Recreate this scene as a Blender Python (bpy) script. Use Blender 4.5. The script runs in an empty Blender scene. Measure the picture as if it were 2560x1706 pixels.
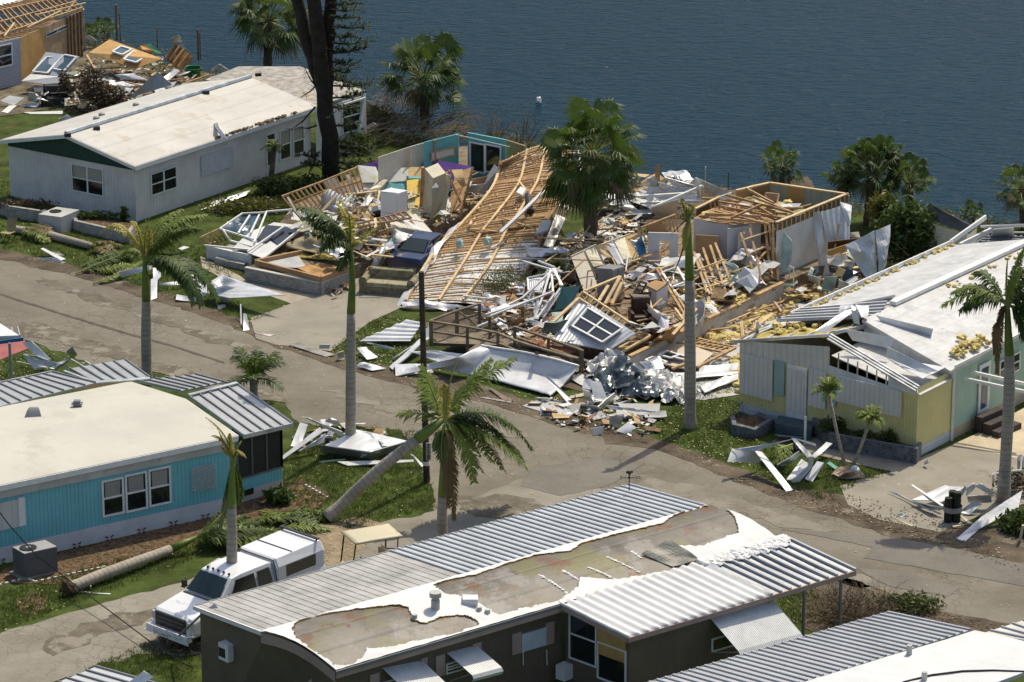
import bpy, bmesh, math, random
from mathutils import Vector as V, Matrix, noise as N
R=math.radians; rnd=random.Random(7)
S=bpy.context.scene
# ---------------- camera, world, sun, exposure ----------------
FP=9000.0; PIT=R(18.5); CH=47.0
cam=bpy.data.cameras.new('camera'); co=bpy.data.objects.new('camera',cam); S.collection.objects.link(co)
co.location=(0,0,CH); co.rotation_euler=(R(90)-PIT,0,0)
cam.sensor_fit='HORIZONTAL'; cam.sensor_width=36; cam.lens=36*FP/2560; cam.clip_start=1; cam.clip_end=6000
S.camera=co
S.render.resolution_x=1024; S.render.resolution_y=682
SUNAZ=R(32); SUNEL=R(58)       # sun stands behind the scene, to the right
wd=bpy.data.worlds.new('World'); S.world=wd; wd.use_nodes=True
nt=wd.node_tree; bg=nt.nodes['Background']; sk=nt.nodes.new('ShaderNodeTexSky'); sk.sky_type='NISHITA'
sk.sun_disc=False; sk.sun_elevation=SUNEL; sk.sun_rotation=SUNAZ; sk.ozone_density=1.0; sk.dust_density=3.0
nt.links.new(sk.outputs[0],bg.inputs[0]); bg.inputs[1].default_value=0.135
sl=bpy.data.lights.new('sun','SUN'); so=bpy.data.objects.new('sun',sl); S.collection.objects.link(so)
sl.energy=3.7; sl.angle=R(0.5); sl.color=(1,0.91,0.72)
sd=V((math.sin(SUNAZ)*math.cos(SUNEL),math.cos(SUNAZ)*math.cos(SUNEL),math.sin(SUNEL)))
so.rotation_euler=sd.to_track_quat('Z','Y').to_euler()
S.view_settings.view_transform='Standard'; S.view_settings.look='None'; S.view_settings.gamma=1; S.view_settings.exposure=0.03
# ---------------- pixel -> world ----------------
cp,sp_=math.cos(PIT),math.sin(PIT); CAM=V((0,0,CH)); UP=V((0,0,1))
def ray(px,py):
    x=(px-1280)/FP; y=-(py-853)/FP
    return V((x,cp+y*sp_,-sp_+y*cp))
def W(px,py,z=0.0):
    d=ray(px,py); return CAM+d*((z-CH)/d.z)
def crop(ox,oy,k):
    def f(x,y,z=0.0): return W(ox+x*k,oy+y*k,z)
    f.r=lambda x,y: ray(ox+x*k,oy+y*k)
    return f
k9=900/2352
A=crop(0,0,k9);B=crop(700,0,k9);D=crop(1600,300,960/2352);E=crop(500,300,k9);F=crop(1000,500,k9);G=crop(0,500,k9)
H=crop(0,900,k9);I=crop(700,850,.34);J=crop(1660,740,k9);K=crop(300,1106,k9);L=crop(1000,1106,k9);Nn=crop(1660,1106,k9)
a1=crop(0,0,.2125);a2=crop(700,380,.2551);a3=crop(1300,560,.2551);a4=crop(2000,560,.2423);a5=crop(0,1300,.2589)
a6=crop(0,760,.21683);a7=crop(2100,1050,.22319);a8=crop(1500,400,.21683);X=crop(0,0,1.0)
def hz(P,f,x,y):      # height above P (its xy) seen at that pixel row
    d=f.r(x,y); t=P.y/d.y; return CH+d.z*t
def onw(P,Q,f,x,y):   # point where the view ray meets the vertical plane through P,Q
    d=f.r(x,y); n=(Q-P).cross(UP); t=(P-CAM).dot(n)/d.dot(n); return CAM+d*t
def onp(a,b,c,f,x,y):
    n=(b-a).cross(c-a); d=f.r(x,y); t=(a-CAM).dot(n)/d.dot(n); return CAM+d*t
def lp(a,b,t): return a+(b-a)*t
def setz(p,z): return V((p.x,p.y,z))
# ---------------- materials ----------------
MATS={}
def mat(name,col,rough=.7,var=.25,sc=1.5,bump=.15,bsc=12,metal=0,spec=.4,col2=None,lines=None,spots=None,uv=False,trans=0,det=6,tl=0):
    """col base colour; var brightness mottling; lines=(axis,period,strength,dark) along UV metres; spots=(colour,scale,threshold)"""
    if name in MATS: return MATS[name]
    m=bpy.data.materials.new(name); m.use_nodes=True; t=m.node_tree; b=t.nodes['Principled BSDF']; L_=t.links.new
    def nd(ty,**kw):
        n=t.nodes.new(ty)
        for k,v in kw.items(): setattr(n,k,v)
        return n
    tc=nd('ShaderNodeTexCoord'); src=tc.outputs['UV'] if uv else tc.outputs['Object']
    n1=nd('ShaderNodeTexNoise'); n1.inputs['Scale'].default_value=sc; n1.inputs['Detail'].default_value=det; n1.inputs['Roughness'].default_value=.65; L_(src,n1.inputs['Vector'])
    mx=nd('ShaderNodeMix',data_type='RGBA'); c2=col2 or tuple(c*(1-var*1.3) for c in col)
    mx.inputs[6].default_value=(*c2,1); mx.inputs[7].default_value=(*[min(1,c*(1+var*.5)) for c in col],1)
    rmp=nd('ShaderNodeMapRange'); rmp.inputs[1].default_value=.34; rmp.inputs[2].default_value=.62; L_(n1.outputs['Fac'],rmp.inputs[0]); L_(rmp.outputs[0],mx.inputs[0])
    out=mx.outputs[2]
    if spots:
        for q,(scol,ssc,th) in enumerate(spots if isinstance(spots,list) else [spots]):
            n2=nd('ShaderNodeTexNoise'); n2.inputs['Scale'].default_value=ssc; n2.inputs['Detail'].default_value=7; n2.inputs['Roughness'].default_value=.7
            mp=nd('ShaderNodeMapping'); mp.inputs[1].default_value=(13.7*q+5,4.1*q,2); L_(src,mp.inputs[0]); L_(mp.outputs[0],n2.inputs['Vector'])
            r2=nd('ShaderNodeMapRange'); r2.inputs[1].default_value=th; r2.inputs[2].default_value=th+.07; L_(n2.outputs['Fac'],r2.inputs[0])
            m2=nd('ShaderNodeMix',data_type='RGBA'); L_(r2.outputs[0],m2.inputs[0]); L_(out,m2.inputs[6]); m2.inputs[7].default_value=(*scol,1); out=m2.outputs[2]
    nb=nd('ShaderNodeTexNoise'); nb.inputs['Scale'].default_value=bsc; nb.inputs['Detail'].default_value=5; L_(src,nb.inputs['Vector'])
    bm_=nd('ShaderNodeBump'); bm_.inputs['Strength'].default_value=bump; bm_.inputs['Distance'].default_value=.06; L_(nb.outputs['Fac'],bm_.inputs['Height'])
    nrm=bm_.outputs[0]
    if lines:
        ax,per,st,dark=lines
        sx=nd('ShaderNodeSeparateXYZ'); L_(tc.outputs['UV'],sx.inputs[0])
        dv=nd('ShaderNodeMath',operation='DIVIDE'); L_(sx.outputs[ax],dv.inputs[0]); dv.inputs[1].default_value=per
        fr=nd('ShaderNodeMath',operation='FRACT'); L_(dv.outputs[0],fr.inputs[0])
        pp=nd('ShaderNodeMath',operation='PINGPONG'); L_(dv.outputs[0],pp.inputs[0]); pp.inputs[1].default_value=.5
        rr=nd('ShaderNodeMapRange'); rr.inputs[1].default_value=.02; rr.inputs[2].default_value=.10; L_(pp.outputs[0],rr.inputs[0])
        b2=nd('ShaderNodeBump'); b2.inputs['Strength'].default_value=st; b2.inputs['Distance'].default_value=.03; L_(rr.outputs[0],b2.inputs['Height']); L_(nrm,b2.inputs['Normal']); nrm=b2.outputs[0]
        if dark:
            m3=nd('ShaderNodeMix',data_type='RGBA',blend_type='MULTIPLY'); m3.inputs[0].default_value=1
            r3=nd('ShaderNodeMapRange'); r3.inputs[3].default_value=1-dark; L_(rr.outputs[0],r3.inputs[0]); L_(out,m3.inputs[6]); L_(r3.outputs[0],m3.inputs[7]); out=m3.outputs[2]
    L_(out,b.inputs['Base Color']); L_(nrm,b.inputs['Normal'])
    b.inputs['Roughness'].default_value=rough; b.inputs['Metallic'].default_value=metal; b.inputs['Specular IOR Level'].default_value=spec
    if tl: b.inputs['Transmission Weight'].default_value=0
    MATS[name]=m; return m
WHITE=mat('weathered_white_paint',(.64,.64,.61),.55,.16,1.3,.1,spots=((.38,.35,.29),2.2,.66))
WHITEM=mat('white_sheet_metal',(.64,.65,.66),.36,.16,1.1,.12,6,metal=.12,spec=.6,spots=[((.42,.40,.35),1.7,.66),((.55,.56,.57),.8,.6)])
ALU=mat('dull_aluminium',(.55,.57,.58),.38,.25,1.4,.15,8,metal=.55,spots=((.3,.29,.27),1.3,.62))
TRIM=mat('white_trim',(.76,.76,.73),.5,.08,3,.05)
SIDW=mat('white_vertical_siding',(.67,.65,.61),.5,.10,1.2,.05,lines=(0,.2,.5,.10),spots=((.45,.43,.38),1.1,.68))
SIDT=mat('tan_metal_siding',(.62,.58,.50),.5,.10,1.2,.05,lines=(0,.15,.6,.15))
SIDH=mat('horizontal_grey_siding',(.40,.44,.50),.6,.08,1.2,.05,lines=(1,.14,.8,.2))
WOOD=mat('raw_pine_lumber',(.50,.33,.165),.8,.3,3,.2,20,spots=((.30,.19,.09),2.5,.58))
WOOD2=mat('pale_new_lumber',(.66,.49,.27),.8,.2,3,.2,20)
WOODD=mat('old_dark_lumber',(.20,.125,.06),.85,.35,3,.3,20)
PLY=mat('plywood',(.52,.31,.11),.75,.22,.8,.1,14,spots=((.36,.2,.07),1.0,.62))
BRN=mat('brown_ceiling_board',(.38,.235,.115),.85,.22,.7,.15,10,spots=[((.22,.13,.06),.8,.62),((.5,.42,.3),1.5,.68)])
DECK=mat('weathered_deck_boards',(.23,.185,.13),.85,.3,2,.3,16,lines=(0,.14,.6,.5))
RAIL=mat('weathered_railing',(.19,.15,.10),.85,.3,3,.3,16)
GLASS=mat('dark_window_glass',(.012,.016,.018),.08,.3,.8,.02,3,spec=.8)
GLASSB=mat('blue_window_glass',(.05,.10,.14),.1,.3,.8,.02,3,spec=.8)
BLIND=mat('window_blinds',(.33,.32,.29),.6,.1,2,.05,lines=(1,.06,.5,.45))
BLINDY=mat('tan_blind',(.36,.35,.27),.7,.1,2,.05)
BRICK=mat('stacked_pale_brick',(.40,.38,.35),.85,.25,5,.2,14,lines=(1,.085,.9,.45))
BRICKD=mat('dark_painted_brick',(.17,.185,.195),.85,.4,5,.2,14,lines=(1,.085,.9,.45))
CONC=mat('concrete',(.27,.245,.195),.85,.14,.5,.2,25,spots=[((.21,.185,.145),.5,.58),((.42,.40,.36),1.3,.66)])
CONCL=mat('pale_concrete',(.46,.46,.44),.85,.12,.5,.2,25,spots=((.36,.35,.32),.9,.6))
BLOCK=mat('grey_block_wall',(.52,.50,.46),.85,.12,1.5,.1,20,spots=((.36,.34,.30),1.4,.62))
INSU=mat('yellow_fibre_insulation',(.62,.50,.19),.95,.4,3,.9,9,spots=((.40,.28,.08),3.5,.6))
DARK=mat('deep_dark',(.015,.013,.012),.9,.3,2,.1)
BLK=mat('black_plastic',(.02,.02,.022),.45,.3,3,.05)
# ---------------- mesh builder ----------------
class MB:
    def __init__(s): s.v=[];s.f=[];s.uv=[];s.mi=[]
    def face(s,pts,uvs=None,mi=0):
        b=len(s.v); s.v+= [V(p) for p in pts]; s.f.append(list(range(b,b+len(pts))))
        if uvs is None:
            a=V(pts[0]); u=(V(pts[1])-a)
            if u.length<1e-9: u=V((1,0,0))
            u.normalize(); n=(V(pts[1])-a).cross(V(pts[-1])-a)
            w=n.cross(u); w=w.normalized() if w.length>1e-12 else UP
            uvs=[((V(p)-a).dot(u),(V(p)-a).dot(w)) for p in pts]
        s.uv.append(uvs); s.mi.append(mi); return s
    def quad(s,a,b,c,d,mi=0): return s.face([a,b,c,d],mi=mi)
    def box(s,o,u,v,w,mi=0):
        o,u,v,w=V(o),V(u),V(v),V(w)
        for a,p,q in ((o,u,w),(o+v,u,w),(o,v,w),(o+u,v,w),(o,u,v),(o+w,u,v)): s.quad(a,a+p,a+p+q,a+q,mi)
        return s
    def bx(s,x0,x1,y0,y1,z0,z1,mi=0): return s.box((x0,y0,z0),(x1-x0,0,0),(0,y1-y0,0),(0,0,z1-z0),mi)
    def beam(s,a,b,w=.09,h=None,mi=0,up=UP):
        a,b=V(a),V(b); d=b-a
        if d.length<1e-4: return s
        h=h or w; x=d.cross(up)
        if x.length<1e-3*d.length: x=V((1,0,0))
        x=x.normalized()*w; y=x.cross(d).normalized()*h
        return s.box(a-x/2-y/2,d,x,y,mi)
    def pl(s,pts,w=.05,h=None,mi=0):
        for a,b in zip(pts,pts[1:]): s.beam(a,b,w,h,mi)
        return s
    def tube(s,pts,rs,n=8,mi=0,cap=True):
        pts=[V(p) for p in pts]
        if not isinstance(rs,(list,tuple)): rs=[rs]*len(pts)
        rings=[]; up=V((.31,.2,.93)); L0=0
        for i,p in enumerate(pts):
            d=(pts[min(i+1,len(pts)-1)]-pts[max(i-1,0)]).normalized(); x=d.cross(up)
            if x.length<.05: x=d.cross(V((1,0,0)))
            x.normalize(); y=d.cross(x)
            rings.append([p+(x*math.cos(2*math.pi*k/n)+y*math.sin(2*math.pi*k/n))*rs[i] for k in range(n)])
        for i in range(len(rings)-1):
            L1=L0+(pts[i+1]-pts[i]).length
            for k in range(n):
                q=(k+1)%n; s.face([rings[i][k],rings[i][q],rings[i+1][q],rings[i+1][k]],[(k/n,L0),((k+1)/n,L0),((k+1)/n,L1),(k/n,L1)],mi)
            L0=L1
        if cap: s.face(rings[0],[(0,0)]*n,mi); s.face(rings[-1],[(0,L0)]*n,mi)
        return s
    def grid(s,fn,nu,nv,th=0.0,mi=0,lu=1,lv=1):
        P=[[V(fn(i/nu,j/nv)) for j in range(nv+1)] for i in range(nu+1)]
        def nr(i,j):
            a=P[min(i+1,nu)][j]-P[max(i-1,0)][j]; b=P[i][min(j+1,nv)]-P[i][max(j-1,0)]; c=a.cross(b); return c.normalized() if c.length>1e-9 else UP
        sg=1 if nr(nu//2,nv//2).z>=-.02 else -1
        b=len(s.v)
        for i in range(nu+1):
            for j in range(nv+1): s.v.append(P[i][j])
        ix=lambda i,j:b+i*(nv+1)+j
        uvf=lambda i,j:(i/nu*lu,j/nv*lv)
        for i in range(nu):
            for j in range(nv):
                s.f.append([ix(i,j),ix(i+1,j),ix(i+1,j+1),ix(i,j+1)]); s.uv.append([uvf(i,j),uvf(i+1,j),uvf(i+1,j+1),uvf(i,j+1)]); s.mi.append(mi)
        if th:
            b2=len(s.v)
            for i in range(nu+1):
                for j in range(nv+1): s.v.append(P[i][j]-nr(i,j)*th*sg)
            jx=lambda i,j:b2+i*(nv+1)+j
            for i in range(nu):
                for j in range(nv):
                    s.f.append([jx(i,j),jx(i,j+1),jx(i+1,j+1),jx(i+1,j)]); s.uv.append([uvf(i,j),uvf(i,j+1),uvf(i+1,j+1),uvf(i+1,j)]); s.mi.append(mi)
            for i in range(nu):
                for j in (0,nv): s.f.append([ix(i,j),ix(i+1,j),jx(i+1,j),jx(i,j)]); s.uv.append([(0,0)]*4); s.mi.append(mi)
            for j in range(nv):
                for i in (0,nu): s.f.append([ix(i,j),ix(i,j+1),jx(i,j+1),jx(i,j)]); s.uv.append([(0,0)]*4); s.mi.append(mi)
        return s
    def panel(s,c,th=.05,warp=0,n=None,rib=0,ribh=.04,seed=0,mi=0,fold=0):
        """four corners a,b,c,d; warped / ribbed sheet. ribs run from side ab to side dc"""
        a,b,c_,d=[V(p) for p in c]; lu=((b-a).length+(c_-d).length)/2; lv=((d-a).length+(c_-b).length)/2
        nr=((b-a).cross(d-a)).normalized()
        if nr.z<0: nr=-nr
        if rib: nu=max(2,int(round(lu/rib)))*4
        else: nu=n or (max(1,int(lu/.35)) if warp or fold else 1)
        nv=n or (max(1,int(lv/.35)) if warp or fold else 1)
        if rib and not warp: nv=1
        def fn(u,v):
            p=(a*(1-u)+b*u)*(1-v)+(d*(1-u)+c_*u)*v
            if warp:
                e=1-.6*max(abs(2*u-1),abs(2*v-1)); p=p+nr*warp*e*(N.noise(V((u*lu*.55+seed*3.7,v*lv*.55,seed*1.3)))*2+ .8*N.noise(V((u*lu*1.9,v*lv*1.9+seed,4))))
            if fold: p=p+nr*fold*abs(math.sin(u*lu*2.1+seed+1.5*N.noise(V((v*lv*.7,u,seed)))))
            if rib:
                k=int(round(u*nu))%4; p=p+nr*(ribh if k in (0,3) else 0)
            return p
        return s.grid(fn,nu,nv,th,mi,lu,lv)
    def clump(s,c,r,nu=10,seed=0,flat=.6,amp=.5,mi=0):
        c=V(c); b=len(s.v); nv=max(4,nu//2)
        for i in range(nu):
            for j in range(nv+1):
                th=2*math.pi*i/nu; ph=math.pi*j/nv; d=V((math.sin(ph)*math.cos(th),math.sin(ph)*math.sin(th),math.cos(ph)))
                q=r*(1+amp*N.noise(d*1.7+V((seed,seed*.7,1)))*1.6+amp*.6*N.noise(d*4+V((seed,2,1)))); s.v.append(c+V((d.x*q,d.y*q,d.z*q*flat)))
        for i in range(nu):
            for j in range(nv):
                k=(i+1)%nu; s.f.append([b+i*(nv+1)+j,b+k*(nv+1)+j,b+k*(nv+1)+j+1,b+i*(nv+1)+j+1]); s.uv.append([(0,0)]*4); s.mi.append(mi)
        return s
    def build(s,name,mats,root=None,org=None,smooth=False,bev=0):
        me=bpy.data.meshes.new(name); o_=org if org is not None else V((0,0,0))
        me.from_pydata([tuple(p-o_) for p in s.v],[],s.f); 
        uvl=me.uv_layers.new(name='UVMap'); fl=[c for f in s.uv for q in f for c in q]; uvl.data.foreach_set('uv',fl)
        mats=mats if isinstance(mats,(list,tuple)) else [mats]
        for m in mats: me.materials.append(m)
        if len(mats)>1: me.polygons.foreach_set('material_index',s.mi)
        bm=bmesh.new(); bm.from_mesh(me); bmesh.ops.remove_doubles(bm,verts=bm.verts,dist=1e-5)
        if bev:
            es=[e for e in bm.edges if len(e.link_faces)==2 and e.calc_face_angle(0)>.6]
            bmesh.ops.bevel(bm,geom=es,offset=bev,segments=2,affect='EDGES',profile=.5,clamp_overlap=True)
        bmesh.ops.recalc_face_normals(bm,faces=bm.faces); bm.to_mesh(me); bm.free()
        if smooth: me.polygons.foreach_set('use_smooth',[True]*len(me.polygons))
        me.update(); o=bpy.data.objects.new(name,me); S.collection.objects.link(o)
        if root: o.parent=root
        return o
def tag(o,label=None,cat=None,group=None,kind=None):
    if label: o['label']=label
    if cat: o['category']=cat
    if group: o['group']=group
    if kind: o['kind']=kind
    return o
class T:      # a thing: Empty at the base + parts given in world coordinates (or local with rot)
    def __init__(s,name,label,cat,loc,group=None,rz=0,local=False):
        s.r=bpy.data.objects.new(name,None); S.collection.objects.link(s.r); s.r.location=loc; s.r.rotation_euler=(0,0,rz); s.r.empty_display_size=.3
        tag(s.r,label,cat,group); s.loc=None if local else V(loc)
    def p(s,name,mb,m,parent=None,label=None,smooth=False,bev=0):
        o=mb.build(name,m,parent or s.r,s.loc,smooth,bev)
        if label: o['label']=label
        return o
def one(name,label,cat,mb,m,group=None,kind=None,smooth=False,bev=0):
    xs=[p.x for p in mb.v];ys=[p.y for p in mb.v];zs=[p.z for p in mb.v]
    g=V(((min(xs)+max(xs))/2,(min(ys)+max(ys))/2,min(zs)))
    o=mb.build(name,m,None,g,smooth,bev); o.location=g; return tag(o,label,cat,group,kind)
def struct(name,mb,m):
    o=mb.build(name,m); o['kind']='structure'; return o
def flat(name,pts,z,m,rag=None):
    mb=MB(); P=[W(x,y,z) for x,y in pts]
    rag={'driveway':.0,'carport_slab':0,'entry_walk':.02,'patio':0,'asphalt_patch':.05}.get(name,.16) if rag is None else rag
    if rag:
        Q=[]
        for a,b in zip(P,P[1:]+P[:1]):
            n=max(1,min(120,int((b-a).length/.35)))
            for k in range(n): q=a+(b-a)*(k/n); d=V((N.noise(q*1.3),N.noise(q*1.3+V((9,9,9))),0))*rag*1.6+V((N.noise(q*4.5),N.noise(q*4.5+V((9,9,9))),0))*rag*.7; Q.append(q+d)
        P=Q
    mb.face(P,[(p.x,p.y) for p in P]); return struct(name,mb,m)

def beams(t,name,segs,w,h,m,parent=None,up=UP):
    for a,b in segs: mb=MB(); mb.beam(a,b,w,h,up=up); t.p(name,mb,m,parent)
def yp(f,x,y,Y):
    d=f.r(x,y); return CAM+d*(Y/d.y)
# ---------------- setting: ground, lake, road ----------------
def ground_mat():
    m=mat('grass_and_soil',(.062,.088,.017),.9,.45,.8,1.0,18,spec=.15,spots=[((.10,.075,.035),.16,.60),((.19,.145,.085),.45,.66),((.042,.062,.012),2.2,.58)])
    return m
GR=ground_mat()
shore=[(-900,20),(-200,60),(215,120),(420,160),(620,215),(900,290),(1150,345),(1300,368),(1600,455),(1900,485),(2100,500),(2350,530),(2560,545),(3400,590)]
mb=MB()
sh=[V((-350,230,0))]+[W(x,y,0) for x,y in shore]+[V((350,110,0))]
inn=[p+V((0,-1.6,0)) for p in sh]
for a,b,c,d in zip(sh,sh[1:],inn,inn[1:]):
    mb.face([c,d,b+V((0,0,-.5)),a+V((0,0,-.5))],[(c.x,c.y),(d.x,d.y),(b.x,b.y),(a.x,a.y)])
    mb.face([a+V((0,0,-.5)),b+V((0,0,-.5)),b+V((0,1.5,-2.5)),a+V((0,1.5,-2.5))])
    for k in range(8):
        y0=lambda p,k:p.y+(p.y*0+20-p.y)*k/8
        p,q=V((c.x,y0(c,k),0)),V((d.x,y0(d,k),0)); r,s_=V((d.x,y0(d,k+1),0)),V((c.x,y0(c,k+1),0))
        mb.face([p,q,r,s_],[(w.x,w.y) for w in (p,q,r,s_)])
mb.box(V((-300,-300,-3)),V((700,0,0)),V((0,320,0)),V((0,0,2.99)))
struct('ground',mb,GR)
# lake
def water_mat():
    m=bpy.data.materials.new('lake_water'); m.use_nodes=True; t=m.node_tree; b=t.nodes['Principled BSDF']; L_=t.links.new
    tc=t.nodes.new('ShaderNodeTexCoord'); mp=t.nodes.new('ShaderNodeMapping'); mp.inputs[2].default_value=(0,0,R(-20)); mp.inputs[3].default_value=(1.1,3.2,1)
    L_(tc.outputs['Object'],mp.inputs[0])
    n1=t.nodes.new('ShaderNodeTexNoise'); n1.inputs['Scale'].default_value=.9; n1.inputs['Detail'].default_value=4; n1.inputs['Roughness'].default_value=.55; n1.inputs['Distortion'].default_value=.6; L_(mp.outputs[0],n1.inputs['Vector'])
    n2=t.nodes.new('ShaderNodeTexNoise'); n2.inputs['Scale'].default_value=.03; n2.inputs['Detail'].default_value=3; L_(tc.outputs['Object'],n2.inputs['Vector'])
    bu=t.nodes.new('ShaderNodeBump'); bu.inputs['Strength'].default_value=.8; bu.inputs['Distance'].default_value=.2; L_(n1.outputs['Fac'],bu.inputs['Height']); L_(bu.outputs[0],b.inputs['Normal'])
    mx=t.nodes.new('ShaderNodeMix'); mx.data_type='RGBA'; mx.inputs[6].default_value=(.0,.020,.040,1); mx.inputs[7].default_value=(.0,.027,.053,1); L_(n2.outputs['Fac'],mx.inputs[0]); L_(mx.outputs[2],b.inputs['Base Color'])
    b.inputs['Roughness'].default_value=.22; b.inputs['IOR'].default_value=1.08; b.inputs['Specular IOR Level'].default_value=.5
    return m
mb=MB(); mb.quad(V((-900,100,-.45)),V((900,100,-.45)),V((900,2600,-.45)),V((-900,2600,-.45))); struct('lake',mb,water_mat())
# asphalt
def asphalt(name,c1,c2,crack=.5):
    m=mat(name,c1,.9,.2,.35,.5,30,spec=.2,col2=c2,spots=[(tuple(x*.72 for x in c1),.45,.62),(tuple(min(1,x*1.18) for x in c1),1.6,.63)])
    t=m.node_tree; b=t.nodes['Principled BSDF']; L_=t.links.new; out=b.inputs['Base Color'].links[0].from_socket
    tc=t.nodes.new('ShaderNodeTexCoord'); vo=t.nodes.new('ShaderNodeTexVoronoi'); vo.feature='DISTANCE_TO_EDGE'; vo.inputs['Scale'].default_value=1.5
    nz=t.nodes.new('ShaderNodeTexNoise'); nz.inputs['Scale'].default_value=1.2; nz.inputs['Detail'].default_value=4
    ad=t.nodes.new('ShaderNodeMix'); ad.data_type='RGBA'; ad.blend_type='ADD'; ad.inputs[0].default_value=.9; L_(tc.outputs['Object'],ad.inputs[6]); L_(tc.outputs['Object'],nz.inputs['Vector']); L_(nz.outputs['Color'],ad.inputs[7]); L_(ad.outputs[2],vo.inputs['Vector'])
    r=t.nodes.new('ShaderNodeMapRange'); r.inputs[1].default_value=.006; r.inputs[2].default_value=.045; r.inputs[3].default_value=1-crack; L_(vo.outputs['Distance'],r.inputs[0])
    n3=t.nodes.new('ShaderNodeTexNoise'); n3.inputs['Scale'].default_value=.16; L_(tc.outputs['Object'],n3.inputs['Vector'])
    r3=t.nodes.new('ShaderNodeMapRange'); r3.inputs[1].default_value=.42; r3.inputs[2].default_value=.58; L_(n3.outputs['Fac'],r3.inputs[0])
    mm=t.nodes.new('ShaderNodeMix'); mm.inputs[2].default_value=1; L_(r3.outputs[0],mm.inputs[0]); L_(r.outputs[0],mm.inputs[3]); mm.inputs[2].default_value=1.0
    mu=t.nodes.new('ShaderNodeMix'); mu.data_type='RGBA'; mu.blend_type='MULTIPLY'; mu.inputs[0].default_value=1; L_(out,mu.inputs[6]); L_(mm.outputs[0],mu.inputs[7]); L_(mu.outputs[2],b.inputs['Base Color'])
    return m
ASP=asphalt('aged_asphalt',(.200,.180,.143),(.155,.137,.105),.32)
ASP2=asphalt('side_lane_asphalt',(.265,.248,.205),(.21,.188,.145),.3)
ASPD=mat('asphalt_patch',(.185,.172,.145),.9,.15,.5,.5,30,spec=.2)
DIRT=mat('silty_shoulder_soil',(.125,.10,.072),.95,.4,.8,.8,14,spec=.1,spots=[((.24,.21,.16),.9,.6),((.06,.05,.035),1.4,.6)])
MULCH=mat('bark_mulch',(.15,.10,.06),.95,.5,5,1.0,12,spec=.1,spots=((.40,.31,.2),7,.60))
SAND=mat('sandy_slab',(.55,.46,.32),.9,.15,.9,.4,20,spots=((.3,.24,.15),1.1,.66))
REDC=mat('red_painted_slab',(.32,.10,.09),.8,.2,1,.2)
far=[(-500,500),(0,640),(180,682),(400,748),(575,806),(640,838),(830,905),(1000,950),(1240,1000),(1400,1060),(1500,1092),(1640,1108),(1760,1158),(1900,1222),(2000,1250),(2160,1285),(2300,1345),(2560,1425),(3000,1560)]
near=[(3000,1760),(2560,1600),(2330,1560),(2080,1478),(1900,1425),(1500,1530),(1100,1400),(1095,1285),(1060,1130),(1000,1075),(745,1060),(700,1000),(440,930),(250,920),(120,868),(0,835),(-500,700)]
road=flat('road',far+near,.012,ASP)
flat('side_lane',[(-300,1660),(0,1583),(142,1541),(259,1507),(437,1460),(640,1400),(863,1329),(955,1306),(1091,1279),(1300,1200),(1500,1180),(1500,1420),(700,1640),(352,1634),(259,1660),(110,1712),(-300,1840)],.016,ASP2)
flat('road_shoulder',[(-500,478),(0,622),(180,664),(400,730),(560,783),(640,812),(700,850),(820,880),(1000,925),(1160,950),(1330,1000),(1480,1060),(1500,1092),(1400,1068),(1240,1012),(1000,962),(830,915),(640,848),(575,814),(400,757),(180,690),(0,648),(-500,508)],.020,DIRT)
flat('road_shoulder',[(1480,1050),(1640,1095),(1800,1150),(1960,1215),(2130,1240),(2300,1290),(2560,1330),(3000,1460),(3000,1600),(2560,1440),(2300,1375),(2160,1320),(1990,1265),(1760,1172),(1640,1122),(1520,1110)],.020,DIRT)
flat('bare_verge',[(2010,1440),(2080,1430),(2330,1520),(2560,1570),(2560,1690),(2300,1600),(2150,1640),(2000,1560)],.022,DIRT)
flat('asphalt_patch',[(1330,1170),(1500,1145),(1610,1160),(1520,1215),(1400,1240),(1300,1215)],.024,ASPD)
flat('asphalt_patch',[(1950,1322),(2210,1340),(2400,1375),(2560,1410),(2560,1465),(2330,1425),(2160,1395),(2180,1368)],.024,ASPD)
flat('asphalt_patch',[(2140,1420),(2260,1430),(2400,1470),(2370,1490),(2220,1465)],.024,ASPD)
flat('road_seam',[(-300,640),(0,733),(180,790),(300,826),(430,862),(560,905),(560,909),(430,867),(300,831),(180,795),(0,738),(-300,645)],.024,mat('dark_crack_filler',(.10,.085,.065),.95,.3,2),rag=.03)
SILT=mat('silt_dust',(.23,.207,.163),.95,.2,.9,.5,20,spots=[((.17,.145,.11),.7,.56)]); SILTD=mat('dark_silt',(.145,.125,.09),.95,.3,1.1,.5,16,spots=[((.24,.215,.17),.9,.52)])
flat('silt_patch',[(100,690),(300,755),(520,830),(640,868),(600,880),(400,810),(200,745),(90,705)],.022,SILTD,rag=.3)
flat('silt_patch',[(60,800),(300,870),(500,940),(700,985),(720,1010),(480,960),(260,890),(50,830)],.022,SILTD,rag=.3)
flat('silt_patch',[(780,960),(1000,1020),(1250,1060),(1330,1100),(1100,1070),(880,1000)],.022,SILT,rag=.3)
flat('silt_patch',[(1120,1240),(1300,1235),(1420,1290),(1250,1300),(1150,1270)],.026,SILTD,rag=.25)
flat('silt_patch',[(1560,1180),(1800,1230),(2100,1330),(2050,1340),(1800,1270),(1600,1220)],.022,SILT,rag=.3)
flat('silt_patch',[(1750,1330),(1950,1370),(2200,1450),(2150,1470),(1950,1410),(1780,1360)],.022,SILT,rag=.3)
flat('silt_patch',[(120,1640),(350,1560),(420,1520),(300,1530),(100,1610)],.026,SILTD,rag=.25)
flat('driveway',[(626,795),(700,770),(752,749),(806,735),(905,690),(1100,690),(1060,740),(1012,765),(925,805),(826,878),(760,868),(690,862),(640,846)],.028,CONC)
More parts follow.
